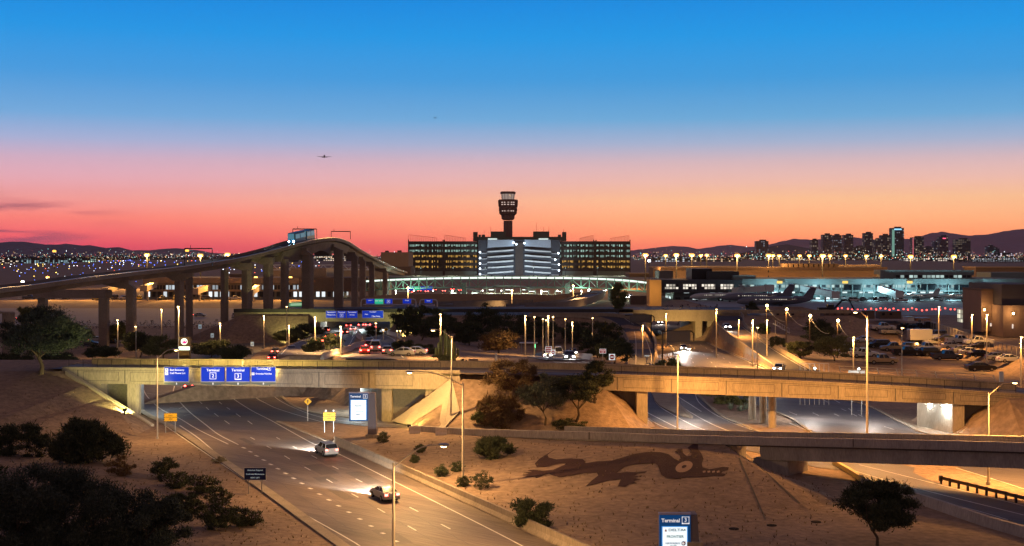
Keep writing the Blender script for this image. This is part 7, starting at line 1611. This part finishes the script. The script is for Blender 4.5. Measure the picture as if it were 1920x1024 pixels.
# ground drawing laid in dark gravel on the slope
GC = lambda x, y: (880+x/3.556, 780+y/3.556)
GP_ = [(585, 215), (520, 262), (530, 280), (580, 292), (680, 285), (755, 290), (768, 300), (775, 318), (850, 305), (950, 300), (1020, 280), (1100, 255), (1180, 243), (1270, 243), (1330, 258), (1370, 290), (1395, 300), (1410, 288), (1400, 262), (1370, 240), (1395, 222), (1420, 220), (1425, 250), (1450, 272), (1478, 268), (1480, 240), (1455, 215), (1490, 190), (1525, 192), (1525, 225), (1545, 250), (1562, 290), (1550, 320), (1555, 345), (1600, 358), (1650, 350), (1690, 342), (1730, 345), (1725, 362), (1690, 372), (1680, 385), (1710, 388), (1700, 403), (1640, 400), (1550, 410), (1450, 412), (1380, 422), (1310, 415), (1280, 395), (1255, 330), (1240, 320), (1180, 318), (1100, 325), (1040, 340), (1010, 360), (980, 385), (1050, 375), (1110, 378), (1185, 372), (1170, 382), (1120, 388), (1100, 405), (1145, 402), (1095, 418), (1148, 425), (1090, 438), (1120, 452), (1070, 455), (1040, 475), (990, 472), (1010, 425), (940, 430), (850, 455), (775, 472), (820, 430), (860, 400), (850, 380), (760, 385), (680, 400), (600, 412), (555, 400), (530, 385), (480, 405), (445, 418), (438, 405), (400, 408), (350, 412), (400, 399), (345, 398), (405, 388), (360, 380), (420, 376), (385, 365), (430, 361), (490, 368), (560, 362), (640, 325), (645, 318), (600, 320), (540, 335), (500, 345), (450, 345), (437, 320), (465, 290), (500, 268)]
def drape(name, poly, m, up, step=14):
    from mathutils.geometry import delaunay_2d_cdt as cdt
    vs = [V(p) for p in poly]; n = len(vs); xs = [p.x for p in vs]; ys = [p.y for p in vs]; ex = []
    y = min(ys)
    while y < max(ys):
        x = min(xs)
        while x < max(xs): ex.append(V((x, y))); x += step
        y += step*.6
    r = cdt(vs+ex, [(i, (i+1) % n) for i in range(n)], [list(range(n))], 1, .01)
    mb = MB(); mb.add([onpix(*GC(p.x, p.y))+V((0, 0, up)) for p in r[0]], [tuple(f) for f in r[2]])
    return mb.build(name, m)
drawing = drape('ground_drawing', GP_, mat('dark_gravel', (.05, .022, .02), .95, var=.25, vs=.8, bump=.5, bs=6), .05); tag(drawing, 'large dark lizard-like figure with a round eye laid out on the sand slope', 'ground drawing')
def ell(cx, cy, a, b, rot, n=22): return [(cx+a*math.cos(t)*math.cos(rot)-b*math.sin(t)*math.sin(rot), cy+a*math.cos(t)*math.sin(rot)+b*math.sin(t)*math.cos(rot)) for t in [2*math.pi*k/n for k in range(n)]]
o = drape('eye_ring', ell(1432, 343, 60, 34, -.35), mat('pale_gravel', (.36, .24, .16), .95, var=.2, vs=1), .075); o.parent = drawing
o = drape('eye_pupil', ell(1432, 343, 17, 9, -.35), MATS['dark_gravel'], .1); o.parent = drawing
for k in range(4): o = drape('tooth', [(1556+k*31, 372), (1574+k*31, 368), (1576+k*31, 380), (1558+k*31, 384)], MATS['pale_gravel'], .075); o.parent = drawing
# drainage joints in the sand slope
for a, b, l in (((1376, 836), (1435, 975), 'thin dark drainage channel down the sand slope, left one'), ((1384, 838), (1500, 945), 'thin dark drainage channel down the sand slope, right one')):
    pts_ = [onpix(a[0]+(b[0]-a[0])*k/12, a[1]+(b[1]-a[1])*k/12)+V((0, 0, .04)) for k in range(13)]; o = MB().line(pts_, .16).build('drain_channel', jointm); tag(o, l, 'drain')
for px, py, l in ((1376, 992, 'left dark manhole cover in the sand right of the airline sign'), (1447, 985.5, 'middle dark manhole cover in the sand right of the airline sign'), (1530, 979, 'right dark manhole cover in the sand near the dark tree')): tag(MB().lathe([(.45, -.02), (.45, .05), (.38, .07)], 20).build('manhole_cover', mat('cast_iron', (.02, .018, .018), .95, spec=.1), None, False, onpix(px, py)), l, 'manhole cover')
# portable barriers, guard rail, delineators
for px, py, l in ((778, 813, 'left pale portable barrier standing at the low wall'), (827, 816, 'right pale portable barrier standing at the low wall')):
    b = onpix(px, py); mb = MB(); mb.sweep([V((-.75, 0, 0)), V((.75, 0, 0))], JERSEY); o = mb.build('portable_barrier', mat('barrier_white', (.6, .52, .45), .7, var=.2, vs=3), None, False, b); tag(o, l, 'barrier')
gr = thing('guard_rail', 'dark steel guard rail on posts at the lower right', 'guard rail'); ga, gb = P(1765, 907), P(1985, 962); n = 13
pm = MB().box((0, .1, .35), (.18, .25, .9)).mesh('post', steeld)
for k in range(n): p = ga.lerp(gb, k/(n-1)); o = bpy.data.objects.new('post', pm); COL.objects.link(o); o.parent = gr; o.location = p
MB().bar(ga+V((0, -.08, .62)), gb+V((0, -.08, .62)), .08, .34).build('rail', mat('weathered_steel', (.14, .10, .07), .7, .4), gr); MB().box(ga+V((-.1, -.1, .6)), (.35, .3, .55)).build('end_cap', steeld, gr)
# fence along the bank at right
fn = thing('chain_link_fence', 'long chain-link fence along the top of the sand bank at right', 'fence'); fp = smooth_path([V((124, 390, 2.8)), V((111.6, 309, 2.5)), V((106, 266, 2.5)), V((101, 220, 2.5)), V((99, 205, 2.5))], 4)
pm = MB().box((0, 0, 1.1), (.09, .09, 2.2)).mesh('post', galv)
for p in fp[::1]: o = bpy.data.objects.new('post', pm); COL.objects.link(o); o.parent = fn; o.location = p
a = MB(); a.sweep(fp, [(-.03, 2.1), (-.03, 2.17), (.03, 2.17), (.03, 2.1)]); a.sweep(fp, [(-.03, .1), (-.03, .16), (.03, .16), (.03, .1)])
a.build('rail', galv, fn)
# slats of light mesh: thin wires
a = MB()
for p, q in zip(fp, fp[1:]):
    for k in range(6): t_ = k/6; a.bar(p.lerp(q, t_)+V((0, 0, .15)), p.lerp(q, t_)+V((0, 0, 2.1)), .022)
a.build('mesh_wire', galv, fn)
# chain-link panels behind the right overpass at the centre
fn = thing('chain_link_fence', 'short chain-link fence behind the overpass near the foot of the right ramp', 'fence'); xs = [at(px, 700, 205).x for px in range(1500, 1556, 9)]
for x in xs: MB().bar((x, 205, gz(x, 205)), (x, 205, 6.6), .07).build('post', galv, fn)
MB().bar((xs[0], 205, 6.6), (xs[-1], 205, 6.6), .05).build('rail', galv, fn)
# yard lamps with slack festoon cables
for i, (px, py, Y, ex_) in enumerate(((1437, 573, 330, 38), (1474, 580, 312, 40), (1518, 592, 300, 36), (1570, 601, 292, 34))):
    c = at(px, py, Y); zb = gz(c.x, c.y); t = thing('yard_lamp', 'wooden-post yard lamp with a slack cable, %s from the left' % nth(i), 'lamp post', 'yard lamps', (c.x, c.y, zb)); h_ = c.z-zb
    MB().tube([(0, 0, 0), (0, 0, h_)], .13, 8).build('pole', mat('wood_pole', (.16, .11, .07), .8), t); MB().ball((.1, -.3, h_), .32, 10, 6).build('lamp', lampm, t)
    e_ = ex_*Y/F; MB().tube([V((e_*k/10, 0, h_-4.2*(1-(1-k/10)**2.2))) for k in range(11)], .045, 6, False).build('cable', frame_m, t); spot('lamp_light', (.1, -.35, h_-.3), (.1, -3, 0), sod, 3000, 150, .2, t)
# steps and odd bright bits at the construction yard
st = thing('site_stairs', 'lit scaffold stairs on the sand by the first yard lamps', 'stairs', None, onpix(1452, 625)); mb = MB()
for k in range(7): mb.box((k*.6, 0, 2.4-k*.35), (.6, 2.2, .1)); mb.bar((k*.6, -1.1, 2.4-k*.35), (k*.6, -1.1, 3.4-k*.35), .06)
mb.bar((0, -1.1, 3.4), (3.6, -1.1, 1.3), .07); mb.bar((0, -1.1, 2.3), (0, -1.1, 0), .12); mb.bar((3.6, -1.1, .2), (3.6, -1.1, 0), .12); mb.build('stair_frame', frame_m, st)
for i, (px, py, Y) in enumerate(((911, 684, 206), (888, 690, 0), (770, 664, 0))):
    pass
b = cr(at(908, 0, 196).x, 11.5, -.3); t = thing('utility_cabinet', 'narrow white utility post beside the road right of the cactus', 'cabinet', None, b); MB().box((0, 0, .9), (.35, .35, 1.8)).build('body', white, t); MB().ball((0, 0, 1.9), .2, 8, 5).build('cap', frame_m, t)
b = onpix(888, 686); t = thing('utility_cabinet', 'low tan utility box beside the road near the cactus', 'cabinet', None, b); MB().box((0, 0, .5), (1.4, .6, 1.0)).build('body', tan, t); MB().box((0, 0, 1.03), (1.5, .7, .06)).build('lid', conc, t)
b = onpix(991, 664); t = thing('bus_shelter', 'small lit shelter roof with a green light left of the approaching headlights', 'shelter', None, b); MB().box((0, 0, 2.6), (4.2, 2, .2)).build('roof', white, t)
for s in (-1.6, 1.6): MB().bar((s, .6, 0), (s, .6, 2.6), .15).build('post', galv, t)
MB().box((1.4, -.6, 1.9), (.3, .15, .8)).build('signal', glow('green_signal', (.1, 1, .4), 5), t)
for px, py, l in ((1528, 694, 'small white lamp low behind the overpass'), (1610, 696, 'small white lamp on the pale sign backs')): 
    c = at(px-0, py-4 if px > 1600 else py-3, 205 if px < 1600 else 191); o = MB().ball(c, .16, 8, 5).build('small_lamp', glow('cool_lamp', (.8, 1, 1), 25)); tag(o, l, 'lamp')
# wall packs under the overpasses
for loc, tg, col, w_, par, nm in (((58.4, 173.2, 3.6), (60.3, 177, 0), (.85, .97, 1), 900, br2, 'wall_light'), ((57.9, 177.5, 3.6), (57.0, 176, 0), (.85, .97, 1), 900, br2, 'wall_light'), ((-24, 195, 4.4), (-27, 193, 0), (.75, .95, 1), 1500, br, 'wall_light'), ((-54.5, 196.5, 4.4), (-52, 197, 0), (.8, .95, 1), 600, br, 'wall_light')):
    MB().box(loc, (.35, .35, .2)).build(nm, lampw, par); point('under_bridge_light', V(loc)+V((0, 0, -.35)), col, w_, .25, par)
# made-up floodlights, added to wash the bridge faces with light
for (x, y), tg, col, w_, l in (((-54, 178.5), (-60, 191, 5), (1, .86, .28), 9000, 'added floodlight washing the left pier of the overpass yellow'), ((-37.5, 186), (-41, 186.5, 6), (1, .9, .3), 0, ''), ((-14, 174.5), (-12, 183, 3), (1, .68, .16), 4200, 'added floodlight in front of the yellow concrete slope'), ((-60, 346), (-60, 360, 5), (.95, .9, .3), 9000, 'added floodlight at the left wing of the far portal'), ((-29, 346), (-30, 360, 5), (.95, .9, .3), 7000, 'added floodlight at the right pier of the far portal'), ((46, 348), (46, 360, 6), (1, .6, .18), 9000, 'added floodlight at the right portal')):
    if not w_: continue
    z = gz(x, y); t = thing('added_floodlight', l, 'floodlight', None, (x, y, z)); MB().bar((0, 0, 0), (0, 0, .6), .12).build('stand', steeld, t); MB().box((0, 0, .75), (.5, .3, .35)).build('lamp_head', steeld, t); spot('lamp_light', (0, .25, .85), V(tg)-V((x, y, z)), col, w_, 110, .3, t)
for x, Y in ((25.5, 185), (43.5, 187), (51, 182)): MB().box((x, Y, 4.35), (.6, .6, .2)).build('soffit_light', lampw, br2); point('under_bridge_light', (x, Y, 3.9), (1, .88, .78), 2200, .3, br2)  # soffit fixtures added here to brighten the roads under the bridge
for x, Y in ((-50, 372), (-45, 380), (-40, 376)): MB().box((x, Y, 5.1), (.6, .6, .2)).build('soffit_light', lampw, tb); point('under_bridge_light', (x, Y, 4.7), (.8, .95, 1), 1500, .3, tb)

# thin dusk haze over the whole valley
HAZE = True
if HAZE:
    hm = bpy.data.materials.new('haze'); hm.use_nodes = True; nt = hm.node_tree
    for n_ in list(nt.nodes):
        if n_.type == 'BSDF_PRINCIPLED': nt.nodes.remove(n_)
    vol = nt.nodes.new('ShaderNodeVolumePrincipled'); vol.inputs['Color'].default_value = (.85, .80, .85, 1); vol.inputs['Density'].default_value = 2.6e-5; vol.inputs['Anisotropy'].default_value = .2
    nt.links.new(vol.outputs[0], nt.nodes['Material Output'].inputs['Volume'])
    o = MB().box2((-16000, -1500, -70), (16000, 22000, 1100)).build('haze', hm); o['kind'] = 'stuff'; tag(o, 'thin purple dusk haze over the far town and mountains', 'haze')
    cam_d.clip_end = 120000
